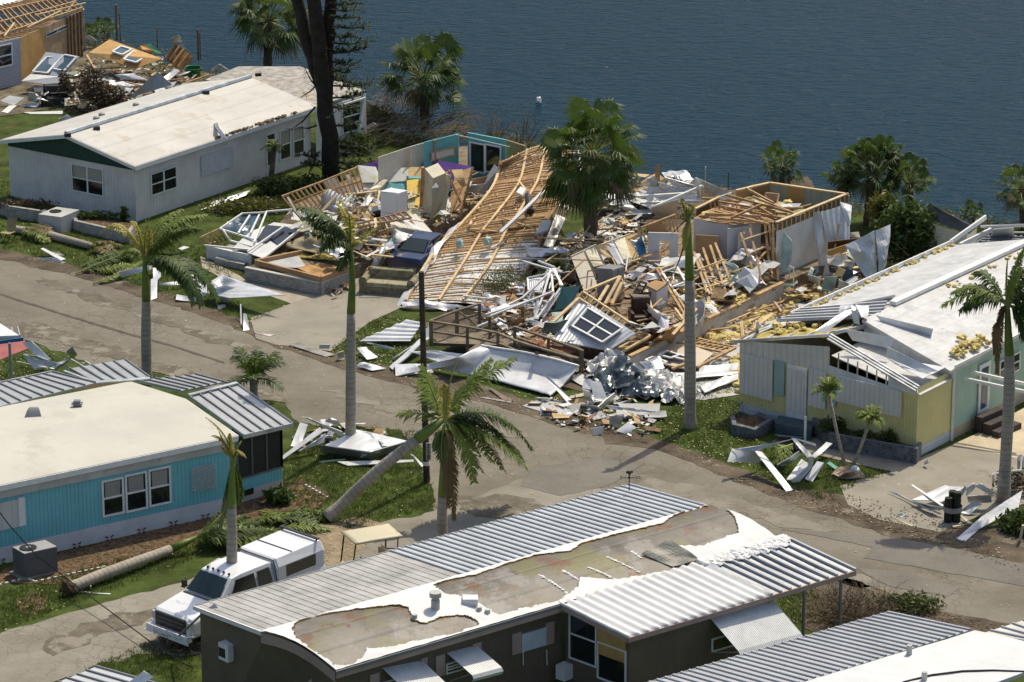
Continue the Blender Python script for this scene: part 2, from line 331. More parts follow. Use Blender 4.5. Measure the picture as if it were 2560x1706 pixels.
flat('entry_walk',[(500,640),(600,690),(620,705),(808,742),(760,752),(730,760),(560,700),(505,668)],.026,mat('sandy_walk',(.36,.31,.24),.9,.2,1,.3))
flat('carport_slab',[(1440,1010),(1560,930),(1750,835),(1960,770),(2060,740),(2100,760),(1870,880),(1860,985),(1760,1000),(1640,990)],.028,CONCL)
flat('driveway',[(2100,1215),(2160,1195),(2240,1178),(2280,1160),(2310,1140),(2400,1105),(2560,1060),(2800,1010),(2800,1330),(2560,1260),(2450,1290),(2350,1330),(2200,1300),(2120,1262)],.027,CONC)
flat('carport_slab',[(2385,1110),(2440,1085),(2560,1020),(2800,960),(2800,1250),(2560,1150),(2470,1130)],.031,SAND)
flat('entry_walk',[(1960,1075),(2100,1110),(2300,1165),(2240,1182),(2050,1140),(1930,1105)],.026,CONC)
flat('mulch_bed',[(-60,1440),(0,1430),(145,1385),(450,1300),(590,1245),(700,1215),(770,1195),(825,1245),(800,1270),(700,1290),(560,1310),(420,1390),(290,1430),(140,1457),(0,1462),(-60,1470)],.018,MULCH)
flat('mulch_patch',[(40,1500),(90,1480),(130,1490),(110,1520),(70,1540),(45,1525)],.018,MULCH)
flat('dirt_path',[(760,1320),(900,1290),(960,1310),(880,1400),(700,1440),(740,1360)],.020,mat('sandy_soil',(.27,.21,.13),.95,.3,1.5,.7,12,spots=((.16,.13,.07),1.3,.6)))
flat('patio',[(-80,880),(0,860),(60,850),(75,870),(0,900),(-80,930)],.026,REDC); flat('patio',[(-80,1000),(0,950),(10,960),(-80,1040)],.026,REDC)
flat('house_pad',[(760,620),(900,560),(1250,420),(1440,360),(1480,400),(1350,700),(1200,790),(1000,770)],.020,DIRT)
flat('house_pad',[(1330,640),(1600,520),(2020,440),(2200,700),(1900,800),(1500,990),(1150,900),(1050,820)],.020,DIRT)
flat('debris_field_soil',[(1500,520),(1560,460),(1830,470),(1700,560),(1560,620),(1430,640)],.022,DIRT)
flat('debris_field_soil',[(-200,60),(200,110),(420,165),(560,190),(420,300),(150,270),(0,290),(-200,300)],.022,mat('trampled_soil',(.16,.13,.085),.95,.5,1.2,.8,12,spots=((.06,.08,.02),.9,.55)))
# ---------------- houses ----------------
ROOFW=mat('white_coated_roof',(.52,.505,.46),.6,.10,.5,.12,6,lines=(1,1.1,.35,.10),spots=[((.44,.40,.33),.5,.56),((.33,.29,.22),1.7,.64)])
ROOFY=mat('streaked_white_roof',(.54,.54,.53),.5,.14,1.5,.15,8,lines=(1,.6,.3,.06),spots=[((.42,.42,.43),.9,.56),((.32,.32,.33),2.3,.65)])
CREAM=mat('cream_roof_coating',(.52,.505,.44),.7,.07,.3,.2,3,spots=[((.46,.44,.38),.4,.55),((.38,.35,.28),1.6,.67)])
PAN=mat('aluminium_pan_roof',(.40,.41,.42),.42,.12,.9,.1,8,metal=.25,spots=((.33,.32,.30),.7,.62))
PANO=mat('oxidised_pan_roof',(.40,.39,.37),.6,.25,.8,.2,8,spots=[((.27,.26,.23),.6,.6),((.5,.47,.4),2,.66)])
RIBD=mat('roof_rib_metal',(.20,.21,.22),.5,.1,1,.05,metal=.2)
GREEN=mat('dark_green_trim',(.018,.055,.042),.6,.15,2)
TURQ=mat('turquoise_siding',(.17,.49,.54),.5,.07,1,.05,lines=(0,.15,.6,.14))
YEL=mat('yellow_siding',(.66,.60,.27),.55,.07,1,.05,lines=(0,.15,.6,.12))
MINT=mat('mint_siding',(.36,.52,.43),.55,.08,1,.05,lines=(0,.15,.6,.12))
OLIVE=mat('dark_olive_siding',(.150,.118,.082),.6,.12,1,.05,lines=(0,.11,.7,.2))
PINKT=mat('dusty_pink_trim',(.40,.30,.265),.6,.1,1)
FOAM=mat('bright_white_foam_coating',(.68,.68,.67),.6,.07,.8,.35,3,spots=((.56,.55,.52),1.1,.64))
BARE=mat('bare_stripped_roof_metal',(.155,.138,.112),.55,.35,.5,.15,5,lines=(1,1.05,.4,.15),spots=[((.22,.205,.185),.45,.52),((.150,.138,.055),.40,.53),((.15,.07,.028),.9,.545),((.12,.05,.02),1.9,.60)])
FOAME=mat('foam_edge_yellow',(.42,.26,.05),.9,.3,4,.4)
BROWNF=mat('pinkish_brown_fascia',(.40,.29,.24),.6,.1,1)
class Gable:
    def __init__(s,t,E0,E1,E2,ze,zr,zw,over,oe,mroof,mwalls,mfas,rt=.5,th=.1,wallfront=None,names=True):
        """E0 near eave corner, E1 other corner of the gable end, E2 far end along the near eave (all at eave height)"""
        s.t=t; Uv=E2-E0; Vv=E1-E0; u=Uv.normalized(); v=Vv.normalized()
        r0=setz(lp(E0,E1,rt),zr); r1=r0+Uv; mb=MB()
        D_=V((0,0,-th))
        for a,b in ((E0,r0),(E1,r0)):
            mb.box(a,Uv,b-a,D_) if a is E0 else mb.box(a,Uv,b-a,D_)
        s.roof=t.p('roof',mb,mroof); s.E=(E0,E1,E2); s.r0,s.r1=r0,r1
        g=MB(); g.beam(E0+UP*(-.12)-v*.02,E2+UP*(-.12)-v*.02,.05,.2); g.beam(E0-u*.02-UP*.1,r0-u*.02-UP*.1,.04,.16); g.beam(E1-u*.02-UP*.1,r0-u*.02-UP*.1,.04,.16); g.beam(E1+UP*(-.12)+v*.02,E1+Uv+UP*(-.12)+v*.02,.05,.2)
        t.p('fascia',g,mfas)
        C0=setz(E0+u*oe+v*over,0); C1=setz(E1+u*oe-v*over,0); C2=setz(E2-u*oe+v*over,0); C3=C1+(C2-C0); s.C=(C0,C1,C2,C3); s.u,s.v=u,v; s.zw=zw
        def under(p):    # roof underside above point
            w=(p-setz(E0,0)); k=w.dot(v)/Vv.length
            k=max(0,min(1,k)); return ze+(zr-ze)*(k/rt if k<rt else (1-k)/(1-rt))-th
        for i,(P,Q) in enumerate(((C0,C1),(C0,C2),(C1,C3),(C2,C3))):
            w=MB(); M_=lp(P,Q,rt); pts=[P,Q,setz(Q,under(Q)),setz(M_,under(M_)),setz(P,under(P))]
            w.face(pts); 
            t.p('wall',w,mwalls[i])
def winat(t,P,Q,f,p0,p1,cols=2,rows=2,fr=.06,proud=.05,glass=GLASS,blind=None,fm=TRIM,name='window',parent=None,halfblind=True,gaps=0):
    """window on the vertical wall plane P-Q, between bottom-left and top-right pixels"""
    a=onw(P,Q,f,*p0); b=onw(P,Q,f,*p1); u=(Q-P); u.z=0; u.normalize(); n=u.cross(UP)
    if n.dot(V((0,-1,0)))<0: n=-n
    Lh=(b-a).dot(u)
    if Lh<0: u=-u; Lh=-Lh
    z0,z1=min(a.z,b.z),max(a.z,b.z); o=setz(a,z0)+n*.004; m=MB()
    m.box(o-u*fr,u*fr,n*proud,UP*(z1-z0)); m.box(o+u*Lh,u*fr,n*proud,UP*(z1-z0)); m.box(o-u*fr-UP*fr,u*(Lh+2*fr),n*proud,UP*fr); m.box(o-u*fr+UP*(z1-z0),u*(Lh+2*fr),n*proud,UP*fr)
    for k in range(1,cols):
        g=fr*1.6 if gaps==0 else gaps; m.box(o+u*(Lh*k/cols-g/2),u*g,n*proud*.9,UP*(z1-z0))
    for k in range(1,rows): m.box(o+UP*((z1-z0)*k/rows-fr/2),u*Lh,n*proud*.7,UP*fr)
    w=t.p(name,m,fm,parent); g=MB(); g.box(o,u*Lh,n*.012,UP*(z1-z0)); t.p('pane',g,glass,w)
    if blind:
        q=MB(); h=(z1-z0)*(.5 if halfblind else 1)
        for k in range(cols): q.box(o+u*(Lh*k/cols+fr)+UP*(z1-z0-h+fr*.5),u*(Lh/cols-2*fr),n*.02,UP*(h-fr)) 
        t.p('blind',q,blind,w)
    return w
def boardat(t,P,Q,f,p0,p1,m,name,th=.05,off=.0,parent=None,label=None):
    a=onw(P,Q,f,*p0); b=onw(P,Q,f,*p1); u=(Q-P); u.z=0; u.normalize(); n=u.cross(UP)
    if n.dot(V((0,-1,0)))<0: n=-n
    Lh=(b-a).dot(u)
    if Lh<0: u=-u; Lh=-Lh
    z0,z1=min(a.z,b.z),max(a.z,b.z); o=setz(a,z0)+n*(.003+off); mb=MB(); mb.box(o,u*Lh,n*th,UP*(z1-z0)); return t.p(name,mb,m,parent,label)
def ventblk(t,P,Q,f,x,y,s=.30):
    c=onw(P,Q,f,x,y); u=(Q-P); u.z=0; u.normalize(); n=u.cross(UP)
    if n.y>0: n=-n
    mb=MB(); mm=mb
    mb.box(c-u*s*.72-UP*s*.5+n*.004,u*s*1.44,n*.006,UP*s)
    for a in (-1,1):
        for b in (-1,1):
            cx=c+u*a*s*.40+UP*b*s*.23+n*.010; mm.beam(cx-u*s*.22-UP*b*a*s*.10,cx+u*s*.22+UP*b*a*s*.10,.012,s*.17,mi=1)
    t.p('vent_block',mb,[BLOCK,DARK])
# --- white home with green trim ---
ze=2.75
t=T('mobile_home','long white mobile home with dark green gable trim and intact pale roof','mobile home',A(892,1440,0))
g=Gable(t,A(880,1085,ze),A(2,915,ze),A(2075,695,ze),ze,3.62,2.4,.25,.25,ROOFW,[SIDW,SIDW,SIDW,SIDW],TRIM,rt=.5)
C0,C1,C2,C3=g.C
mb=MB(); nrm=-g.u; zz=hz(C0,A,885,1112)
def und(k): return ze+(3.62-ze)*(1-abs(2*k-1))-.12
a,b=C0+nrm*.03,C1+nrm*.03; mb.box(setz(a,zz),b-a,nrm*.03,UP*.05)
mb.face([setz(a,zz+.05),setz(b,zz+.05),setz(b,und(.04)),setz(lp(a,b,.5),und(.5)),setz(a,und(.04))])
mb.beam(setz(C0-g.v*.03,zz+.1),setz(lp(C0,C2,.5)-g.v*.03,zz+.1),.05,.25)
t.p('gable_trim',mb,GREEN)
mb=MB(); mb.tube([g.r0+UP*.05,lp(g.r0,g.r1,.5)+UP*.04,g.r1+UP*.05],.11,6); rc=t.p('ridge_cap',mb,ALU)
for x,y in ((445,895),(635,850),(1350,615),(1690,500)):
    mb=MB(); c=onp(g.r0,g.E[0],g.r1,A,x,y); mb.box(c-V((.14,.08,.0)),V((.28,.08,0)),V((-.05,.16,0)),V((0,0,.15))); t.p('torn_cap_piece',mb,BLK,rc)
for x,y in ((888,690),(665,755),(630,778)):
    c=onp(g.r0,g.E[1],g.r1,A,x,y); mb=MB(); mb.tube([c-UP*.1,c+UP*.1,c+UP*.14],[.16,.15,.02],10); t.p('roof_vent',mb,RIBD)
winat(t,C0,C1,A,(480,1240),(668,1112),2,2,.05,glass=GLASS,blind=BLINDY); winat(t,C0,C2,A,(990,1275),(1145,1090),2,2,.05)
boardat(t,C0,C2,A,(975,1128),(1165,1066),TRIM,'window_hood',.12)
boardat(t,C0,C2,A,(1312,1155),(1515,955),mat('translucent_shutter',(.55,.57,.58),.4,.1,2,lines=(0,.12,.5,.15)),'storm_shutter',.08)
winat(t,C0,C2,A,(1745,1085),(1790,870),1,2,.05); winat(t,C0,C2,A,(1832,1045),(1890,840),1,2,.05,blind=BLINDY); winat(t,C0,C2,A,(1918,1012),(1978,822),1,2,.05,blind=BLINDY)
boardat(t,C0,C2,A,(1240,1420),(2100,1330),mat('blue_grey_skirt',(.30,.36,.40),.7,.1,1),'skirting',.02)
mb=MB(); q=lp(g.E[0],g.E[2],.45); 
for k in range(60):
    s_=.42+.45*rnd.random(); c=lp(g.E[0],g.E[2],s_)+UP*.06+V((rnd.uniform(-.1,.1),.05,0)); mb.clump(c,rnd.uniform(.06,.14),5,k,.4)
tag(one('leaf_litter','brown pine litter lying along the eave of the white home','leaf litter',mb,mat('brown_litter',(.16,.11,.05),.95,.4,5,.5)),kind='stuff')
# low brick planter, well cover, in front of white home
def planter(name,label,pts,h,m,plants=True,th=.18,top=None):
    t=T(name,label,'planter',pts[0]); mb=MB()
    for a,b in zip(pts,pts[1:]): d=(b-a).normalized(); mb.beam(a+UP*h/2-d*th/2,b+UP*h/2-d*th/2,th,h)
    t.p('brick_wall',mb,m); mb=MB(); mb.face([setz(p,h*.8) for p in pts]) if len(pts)>2 else None
    if len(pts)>2: t.p('soil',mb,MULCH)
    return t
n_=-g.u
planter('brick_planter','low pale brick planter left of the concrete box by white home',[A(10,1400),A(60,1420),A(290,1455),A(300,1440)],.55,BRICK)
planter('brick_planter','low pale brick planter under the right end of the white home gable',[A(480,1470),A(500,1510),A(840,1590),A(890,1520)],.5,BRICK)
t=T('concrete_box','square concrete utility box with a dark round opening beside white home','utility box',A(300,1490)); 
P0=A(330,1490,0);u_=(A(430,1510,0)-A(330,1480,0)); mb=MB(); a=A(250,1400,.8);b=A(400,1420,.8);c=A(510,1385,.8);d=A(370,1352,.8)
mb.box(a-UP*.8,b-a,d-a,UP*.8); t.p('box_body',mb,CONCL); mb=MB(); c=(a+(b-a)*.35+(d-a)*.5)+UP*.012; mb.tube([c,c+UP*.015],.28,14); t.p('opening',mb,DARK)
# --- rear addition of white home with gravelly brown roof ---
t=T('house_addition','rear addition with a leaf strewn gravelly roof behind the white home','house addition',A(2100,800,0))
z=2.9; mb=MB(); c=[A(1380,510,z-.2),A(2070,700,z-.3),A(2352,620,z-.1),A(2300,520,z+.1)]
RG=mat('gravel_roof',(.38,.36,.32),.9,.35,2.5,.4,18,spots=((.30,.20,.07),1.0,.58))
cc=[A(1340,520,2.75),A(2060,700,2.75),B(560,590,2.9),A(1960,435,2.9)]; mb.panel(cc,.12); t.p('roof',mb,RG)
cc2=[A(1340,520,2.75),A(1960,435,2.9),A(1560,435,2.9)]; mb=MB(); mb.face(cc2); t.p('roof',mb,RG)
P,Q=setz(cc[1],0),setz(cc[2],0); mb=MB(); mb.box(P,Q-P,V((0,.12,0)),UP*2.65); t.p('wall',mb,SIDW)
winat(t,P,Q,B,(410,870),(520,640),1,4,.06,fm=TRIM); 
mb=MB(); mb.beam(B(490,1000,0),B(555,610,2.8),.1); mb.beam(B(400,690,2.5),B(560,640,2.6),.08); t.p('post',mb,TRIM)
# --- turquoise home ---
ze=2.95
t=T('mobile_home','turquoise mobile home with smooth cream roof and white fascia','mobile home',H(1480,1060,0))
g=Gable(t,H(1552,492,ze),H(850,140,ze),H(-420,905,ze),ze,3.35,2.4,.12,.12,CREAM,[TURQ,TURQ,TURQ,TURQ],TRIM,rt=.48,th=.10)
C0,C1,C2,C3=g.C; BLUEH=(C0,C2)
mb=MB(); mb.box(setz(C0,2.42)-g.v*.05,C2-C0,-g.v*.02,UP*.42); t.p('fascia_board',mb,mat('grey_white_fascia',(.50,.49,.45),.6,.15,1,spots=((.2,.19,.17),1.2,.62)))
for x0,y0,x1,y1 in ((680,1015,792,775),(832,985,945,737),(985,948,1100,702)): winat(t,C0,C2,H,(x0,y0),(x1,y1),1,2,.07,glass=GLASS,blind=BLIND)
LAT=mat('white_lattice',(.66,.66,.62),.6,.05,1)
a=onw(C0,C2,H,1250,865);b=onw(C0,C2,H,1405,665); u=(C2-C0).normalized(); n=-g.v; mb=MB(); L1=(a-b).dot(u);h=b.z-a.z; o=setz(b,a.z)+n*.05
k=0
while k<L1+h:
    s0=max(0,k-h);s1=min(L1,k)
    if s1>s0+.03:
        mb.beam(o+u*s0+UP*(k-s0),o+u*s1+UP*(k-s1),.014,.045,up=n); mb.beam(o+u*(L1-s0)+UP*(k-s0)+n*.014,o+u*(L1-s1)+UP*(k-s1)+n*.014,.014,.045,up=n)
    k+=.13
t.p('lattice_panel',mb,LAT)
boardat(t,C0,C2,H,(-60,1125),(125,905),mat('plain_shutter',(.56,.56,.53),.6,.06,1,lines=(0,.4,.4,.1)),'storm_shutter',.06); boardat(t,C0,C2,H,(120,1085),(155,890),TRIM,'shutter_frame',.09)
mb=MB(); zb=.62; mb.box(setz(C0,0)-g.v*.03,C2-C0,-g.v*.02,UP*zb); t.p('block_skirting',mb,mat('white_block_skirt',(.58,.60,.62),.8,.1,1,spots=((.42,.42,.42),1,.62)))
for x,y in ((502,1212),(715,1165),(925,1117),(1133,1070),(1342,1025),(5,1320)):
    ventblk(t,C0-g.v*.055,C2-g.v*.055,H,x,y,.26)
for x,y,k in ((218,370,0),(505,305,1)):
    c=onp(g.r0,g.E[1],g.r1,H,x,y)
    mb=MB()
    if k: mb.bx(c.x-.14,c.x+.14,c.y-.1,c.y+.1,c.z-.05,c.z+.12).bx(c.x-.20,c.x+.2,c.y-.14,c.y+.14,c.z+.10,c.z+.14).bx(c.x-.12,c.x+.12,c.y-.1,c.y+.1,c.z+.14,c.z+.24)
    else: mb.grid(lambda u,v:c+V(((u-.5)*.62*(1-v*.5),(v-.3)*.35,.28*math.sin(v*1.57))),6,4,.02); mb.box(c+V((-.31,-.1,-.08)),V((.62,0,0)),V((0,.3,0)),V((0,0,.08)))
    t.p('roof_vent',mb,RIBD)
# pan roofs helper: ribs run from edge a-b to d-c ; spacing sp along a-b
def panroof(t,c,sp,th=.05,rw=.05,rh=.055,mp=PAN,mr=RIBD,name='roof_panel',rname='roof_rib',nv=1,bow=0,skip=None,edge=True,parent=None):
    a,b,c_,d=c; mb=MB(); nr=((b-a).cross(d-a)).normalized(); nr=nr if nr.z>0 else -nr
    f=lambda u,v:(a*(1-u)+b*u)*(1-v)+(d*(1-u)+c_*u)*v+nr*bow*math.sin(math.pi*v)
    mb.grid(f,1,max(nv,6 if bow else 1),th,0,(b-a).length,(d-a).length); p=t.p(name,mb,mp,parent)
    n=max(2,int((b-a).length/sp)); mb=MB()
    for k in range(n+1):
        u=k/n
        if skip and skip(u): continue
        nn=max(nv,6 if bow else 1)
        for j in range(nn): mb.beam(f(u,j/nn)+nr*rh/2,f(u,(j+1)/nn)+nr*rh/2,rw,rh)
    t.p(rname,mb,mr,p)
    return f
# porch with ribbed roof on the street side of the turquoise home
t=T('screened_porch','screened turquoise porch with ribbed silver roof at the street end','porch',H(1840,830,0))
z1,z0=3.05,2.72
P=[H(1235,240,z1),H(1550,160,z1),H(1915,418,z0),H(1590,495,z0)]
panroof(t,P,.42,rh=.06)
mb=MB(); mb.beam(P[0]+UP*.06,P[1]+UP*.06,.18,.05); mb.beam(P[3]-UP*.04,P[2]-UP*.04,.06,.16); mb.beam(P[1],P[2],.05,.12); t.p('roof_edge',mb,ALU)
w0,w1=H(1560,960,0),H(1840,885,0); w0=setz(P[3],0)+V((-.25,.25,0)); w1=setz(P[2],0)+V((-.45,.35,0)); 
wd_=(P[1]-P[2]); wd_.z=0; w2=w1+wd_*.9
for (p,q) in ((w0,w1),(w1,w2)):
    n=(q-p).cross(UP).normalized(); n=-n if n.dot(V((0,-1,0)))<0 and p is w0 else n
    mb=MB(); mb.box(p,q-p,V((0,.06,0)) if p is w0 else V((-.06,0,0)),UP*.45); t.p('block_base',mb,BLOCK)
    mb=MB(); mb.box(p+UP*.45,q-p,V((0,.06,0)) if p is w0 else V((-.06,0,0)),UP*.45); t.p('wall',mb,TURQ)
    mb=MB(); mb.box(p+UP*.9+(V((0,.03,0)) if p is w0 else V((-.03,0,0))),q-p,V((0,.01,0)),UP*1.75); sc_=t.p('insect_screen',mb,mat('dark_screen',(.035,.036,.035),.5,.2,1,.05,spec=.3))
    mb=MB()
    for k in (0,.33,.66,1): x=lp(p,q,k); mb.beam(x+UP*.9,x+UP*2.66,.06)
    mb.beam(p+UP*.93,q+UP*.93,.06); mb.beam(p+UP*2.6,q+UP*2.6,.06,.1); t.p('screen_frame',mb,mat('dark_bronze_frame',(.16,.155,.14),.5,.1,1),sc_)
boardat(t,w0,w1,H,(1595,890),(1655,835),DARK,'crawl_opening',.02)
# far side carport roofs of turquoise home
t=T('carport','low ribbed silver carport roof behind the turquoise home','carport',H(0,250,0))
z=2.85
panroof(t,[H(-300,215,z),H(340,80,z+.0),H(625,150,2.98),H(-150,340,2.98)],.36)
mb=MB(); mb.beam(H(-300,215,z-.05),H(340,80,z-.05),.06,.12); t.p('roof_edge',mb,ALU)
for k in (.35,.7,1): 
    q=lp(H(-300,215,z),H(340,80,z),k); mb=MB(); mb.tube([setz(q,0),q],.04,8); t.p('post',mb,TRIM)
t=T('carport','bent ribbed silver canopy with flared end beside royal palm trunk','carport',H(700,120,0))
panroof(t,[a6(800,745,2.4),a6(1440,640,2.5),a6(1730,850,2.95),a6(1080,905,2.9)],.42)
panroof(t,[a6(1560,885,2.95),a6(2250,812,2.9),a6(2580,900,2.95),a6(2080,1005,3.0)],.36)
mb=MB(); mb.beam(a6(740,775,2.7),a6(1100,905,2.95),.1,.05); mb.beam(a6(1100,905,2.97),a6(1730,858,3.0),.22,.04); mb.beam(a6(820,640,2.4),a6(1100,800,2.6),.05); mb.beam(a6(980,660,2.4),a6(1250,830,2.6),.05); t.p('roof_edge',mb,ALU)
for q in (a6(1440,640,2.45),a6(800,745,2.4)): mb=MB(); mb.tube([setz(q,0),q],.04,8); t.p('post',mb,TRIM)
# left edge carport with blue edge
t=T('carport','white carport roof with blue edge at the left border','carport',G(70,1180,0))
z=2.6; mb=MB(); mb.panel([G(-400,905,z),G(125,885,z),G(-10,800,z),G(-400,880,z)],.1); t.p('roof',mb,FOAM)
mb=MB(); mb.beam(G(-400,985,z-.15),G(152,910,z-.15),.06,.14); t.p('blue_edge',mb,mat('blue_paint',(.035,.12,.30),.5)); 
mb=MB()
for k in range(14): q=lp(G(-400,950,z-.1),G(130,890,z-.1),k/13); mb.beam(q,q+V((-.2,.9,.05)),.05,.1)
t.p('roof_rib',mb,ALU); q=G(62,935,z-.15); mb=MB(); P=setz(q,0); mb.tube([P,q],.055,10); t.p('post',mb,mat('steel_post',(.33,.35,.38),.5,.1,2,metal=.3))
# --- dark olive home with foam roof, annex and carport ---
t=T('mobile_home','dark olive mobile home with peeled white foam roof','mobile home',K(1410,1568,0))
zr,zf,zn=3.25,2.75,2.72
N0,N1=K(925,1240,zr),Nn(275,418,zr); F0,F1=K(480,1072,zf),L(1492,276,zf)
FC=panroof(t,[F0,lp(F0,F1,.43),lp(N0,N1,.43),N0],.30,mp=PANO,mr=PANO,rw=.06,rh=.014)
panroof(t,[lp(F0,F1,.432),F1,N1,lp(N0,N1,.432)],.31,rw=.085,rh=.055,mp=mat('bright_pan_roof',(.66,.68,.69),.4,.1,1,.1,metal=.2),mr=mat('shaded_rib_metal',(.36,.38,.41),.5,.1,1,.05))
mb=MB(); mb.beam(F0-UP*.04+V((0,.03,0)),F1-UP*.04,.06,.12); mb.beam(F1-UP*.02,N1-UP*.02,.06,.1); t.p('roof_edge',mb,RIBD)
E0=K(1410,1497,zn); Ea=L(1035,1066,zn); U_=(Ea-E0); U_=(N1-N0)*(U_.length/(N1-N0).length)
kk=(N1-N0).length; un=(N1-N0).normalized(); E1=E0+(N1-N0)
def bow(u,v): p=(N0*(1-u)+N1*u)*(1-v)+(E0*(1-u)+E1*u)*v; return p+UP*.24*math.sin(math.pi*v)
mb=MB(); mb.grid(bow,40,14,.12,0,kk,(E0-N0).length); rf=t.p('roof',mb,BARE,smooth=False)
def roofuv(p3):    # nearest (u,v) on the bowed roof for a pixel ray
    return None
def onbow(f,x,y):
    d=f.r(x,y)
    z=3.2
    for _ in range(12):
        tt=(z-CH)/d.z; p=CAM+d*tt
        # solve u,v in plan
        a=N0;ax=N1-N0;ay=E0-N0; det=ax.x*ay.y-ax.y*ay.x; q=p-a; u=(q.x*ay.y-q.y*ay.x)/det; v=(ax.x*q.y-ax.y*q.x)/det
        z=bow(max(-.05,min(1.05,u)),max(0,min(1,v))).z
    return u,v
# bare patches outline; the foam coating is everything else
bareA=[onbow(K,*q) for q in ((1118,1225),(1160,1175),(1280,1140),(1450,1110),(1640,1085),(1820,1070),(1880,1085),(1905,1130),(1905,1160),(1960,1185),(2010,1190),(2090,1150),(2200,1140),(2280,1150),(2340,1185),(2352,1200),(2200,1255),(1740,1355),(1615,1360),(1600,1395),(1560,1430),(1500,1470),(1400,1468),(1230,1350),(1150,1290))]
bareB=[onbow(L,*q) for q in ((215,940),(300,910),(500,870),(700,800),(900,740),(1115,715),(1180,670),(1400,610),(1720,535),(1760,500),(1900,440),(2000,420),(2100,430),(2180,480),(2215,600),(2100,640),(1970,690),(1780,685),(1800,730),(1960,790),(1940,810),(1700,860),(1400,915),(1240,900),(1180,890),(1160,960),(1100,1010),(1030,1050),(800,1100),(640,1145),(560,1090),(470,1045),(370,1008),(290,1000))]
def inpoly(P,x,y):
    c=False
    for i in range(len(P)):
        x1,y1=P[i];x2,y2=P[i-1]
        if (y1>y)!=(y2>y) and x<(x2-x1)*(y-y1)/(y2-y1)+x1: c=not c
    return c
NU,NV=400,110
def jit(u,v): return u+.0035*N.noise(V((u*90,v*20,1))),v+.02*N.noise(V((u*90,v*20,7)))
bare=[[False]*NV for _ in range(NU)]
for i in range(NU):
    for j in range(NV):
        u,v=jit((i+.5)/NU,(j+.5)/NV); bare[i][j]=inpoly(bareA,u,v) or inpoly(bareB,u,v)
mb=MB(); idx={}
def gv(i,j,top):
    k=(i,j,top)
    if k not in idx:
        idx[k]=len(mb.v); u,v=i/NU,j/NV; p=bow(u,v); lump=.022*N.noise(V((u*40,v*9,3)))
        mb.v.append(p+UP*((.055+lump) if top else .004))
    return idx[k]
for i in range(NU):
    for j in range(NV):
        if bare[i][j]: continue
        q=[(i,j),(i+1,j),(i+1,j+1),(i,j+1)]; mb.f.append([gv(*c,True) for c in q]); mb.uv.append([(a/NU*kk,b/10) for a,b in q]); mb.mi.append(0)
        for (di,dj,e0,e1) in ((-1,0,(i,j),(i,j+1)),(1,0,(i+1,j),(i+1,j+1)),(0,-1,(i,j),(i+1,j)),(0,1,(i,j+1),(i+1,j+1))):
            ii,jj=i+di,j+dj
            if 0<=ii<NU and 0<=jj<NV and bare[ii][jj]:
                # torn yellow edge slopes outwards over the bare metal
                b0=bow(e0[0]/NU,e0[1]/NV);b1=bow(e1[0]/NU,e1[1]/NV); w=.012 if 1 else 0
                off=(bow((ii+.5)/NU,(jj+.5)/NV)-bow((i+.5)/NU,(j+.5)/NV))*.35
                k0=len(mb.v); mb.v+=[b0+off+UP*.006,b1+off+UP*.006]; mb.f.append([gv(*e0,True),gv(*e1,True),k0+1,k0]); mb.uv.append([(0,0)]*4); mb.mi.append(1)
t.p('foam_coating',mb,[FOAM,FOAME],rf)
for q0,q1 in (((905,865),(1085,990)),((1065,840),(1170,905)),((1230,818),(1410,905)),((1350,750),(1565,860)),((1515,715),(1570,755))):
    a=onbow(L,*q0);b=onbow(L,*q1); mb=MB()
    for k in range(40):
        s_=k/39; p=bow(a[0]+(b[0]-a[0])*s_,a[1]+(b[1]-a[1])*s_); mb.clump(p+UP*.005,rnd.uniform(.02,.065),6,k+q0[0],.15,.9)
    t.p('foam_streak',mb,FOAM,rf)
mb=MB(); p=[onbow(L,*q) for q in ((1575,740),(1760,690),(1960,800),(1780,825))]; P=[bow(*q) for q in p]
mb.panel([P[0]+UP*.05,P[1]+UP*.35,P[2]+UP*.25,P[3]+UP*.05],.03,warp=.2,n=10,seed=4); t.p('peeled_flap',mb,mat('peeled_roof_skin',(.27,.26,.22),.6,.35,1,.3),rf)
for f,x,y,k in ((L,232,1095,0),(L,460,1050,1),(L,517,1108,2),(L,572,1128,2),(K,1925,1155,2)):
    p=bow(*onbow(f,x,y)); mb=MB()
    if k==0: mb.tube([p,p+UP*.34,p+UP*.36,p+UP*.42,p+UP*.44,p+UP*.60],[.14,.14,.09,.09,.19,.19],12)
    elif k==1: mb.bx(p.x-.24,p.x+.24,p.y-.2,p.y+.2,p.z,p.z+.2)
    else: mb.tube([p,p+UP*.16],.09,8)
    t.p('roof_vent',mb,BLOCK if k!=1 else TRIM,rf,bev=.02 if k==1 else 0)
# eave, fascia
mb=MB(); mb.beam(E0-UP*.03+V((0,-.03,0)),lp(E0,E1,.62)-UP*.03,.07,.10); t.p('gutter',mb,RIBD)
mb=MB(); mb.beam(E0-UP*.16,lp(E0,E1,.62)-UP*.16,.05,.16); t.p('fascia',mb,BROWNF)
vn=(E0-N0); vn.z=0; vn.normalize()
W0=setz(E0+un*.3-vn*.35,0); WF=setz(F0+un*.15+vn*.1,0); WN=setz(N0+un*.15,0); 
mb=MB(); mb.face([W0-UP*3,WF-UP*3,setz(WF,zf-.1),setz(WN,zr-.08),setz(lp(WN,W0,.5),bow(0,.5).z-.2),setz(W0,zn-.1)]); t.p('wall',mb,OLIVE)
Wr=W0+un*(Ea-E0).length*1.02
mb=MB(); mb.face([W0,Wr,setz(Wr,zn-.08),setz(W0,zn-.08)]); t.p('wall',mb,OLIVE)
mb=MB(); q=9
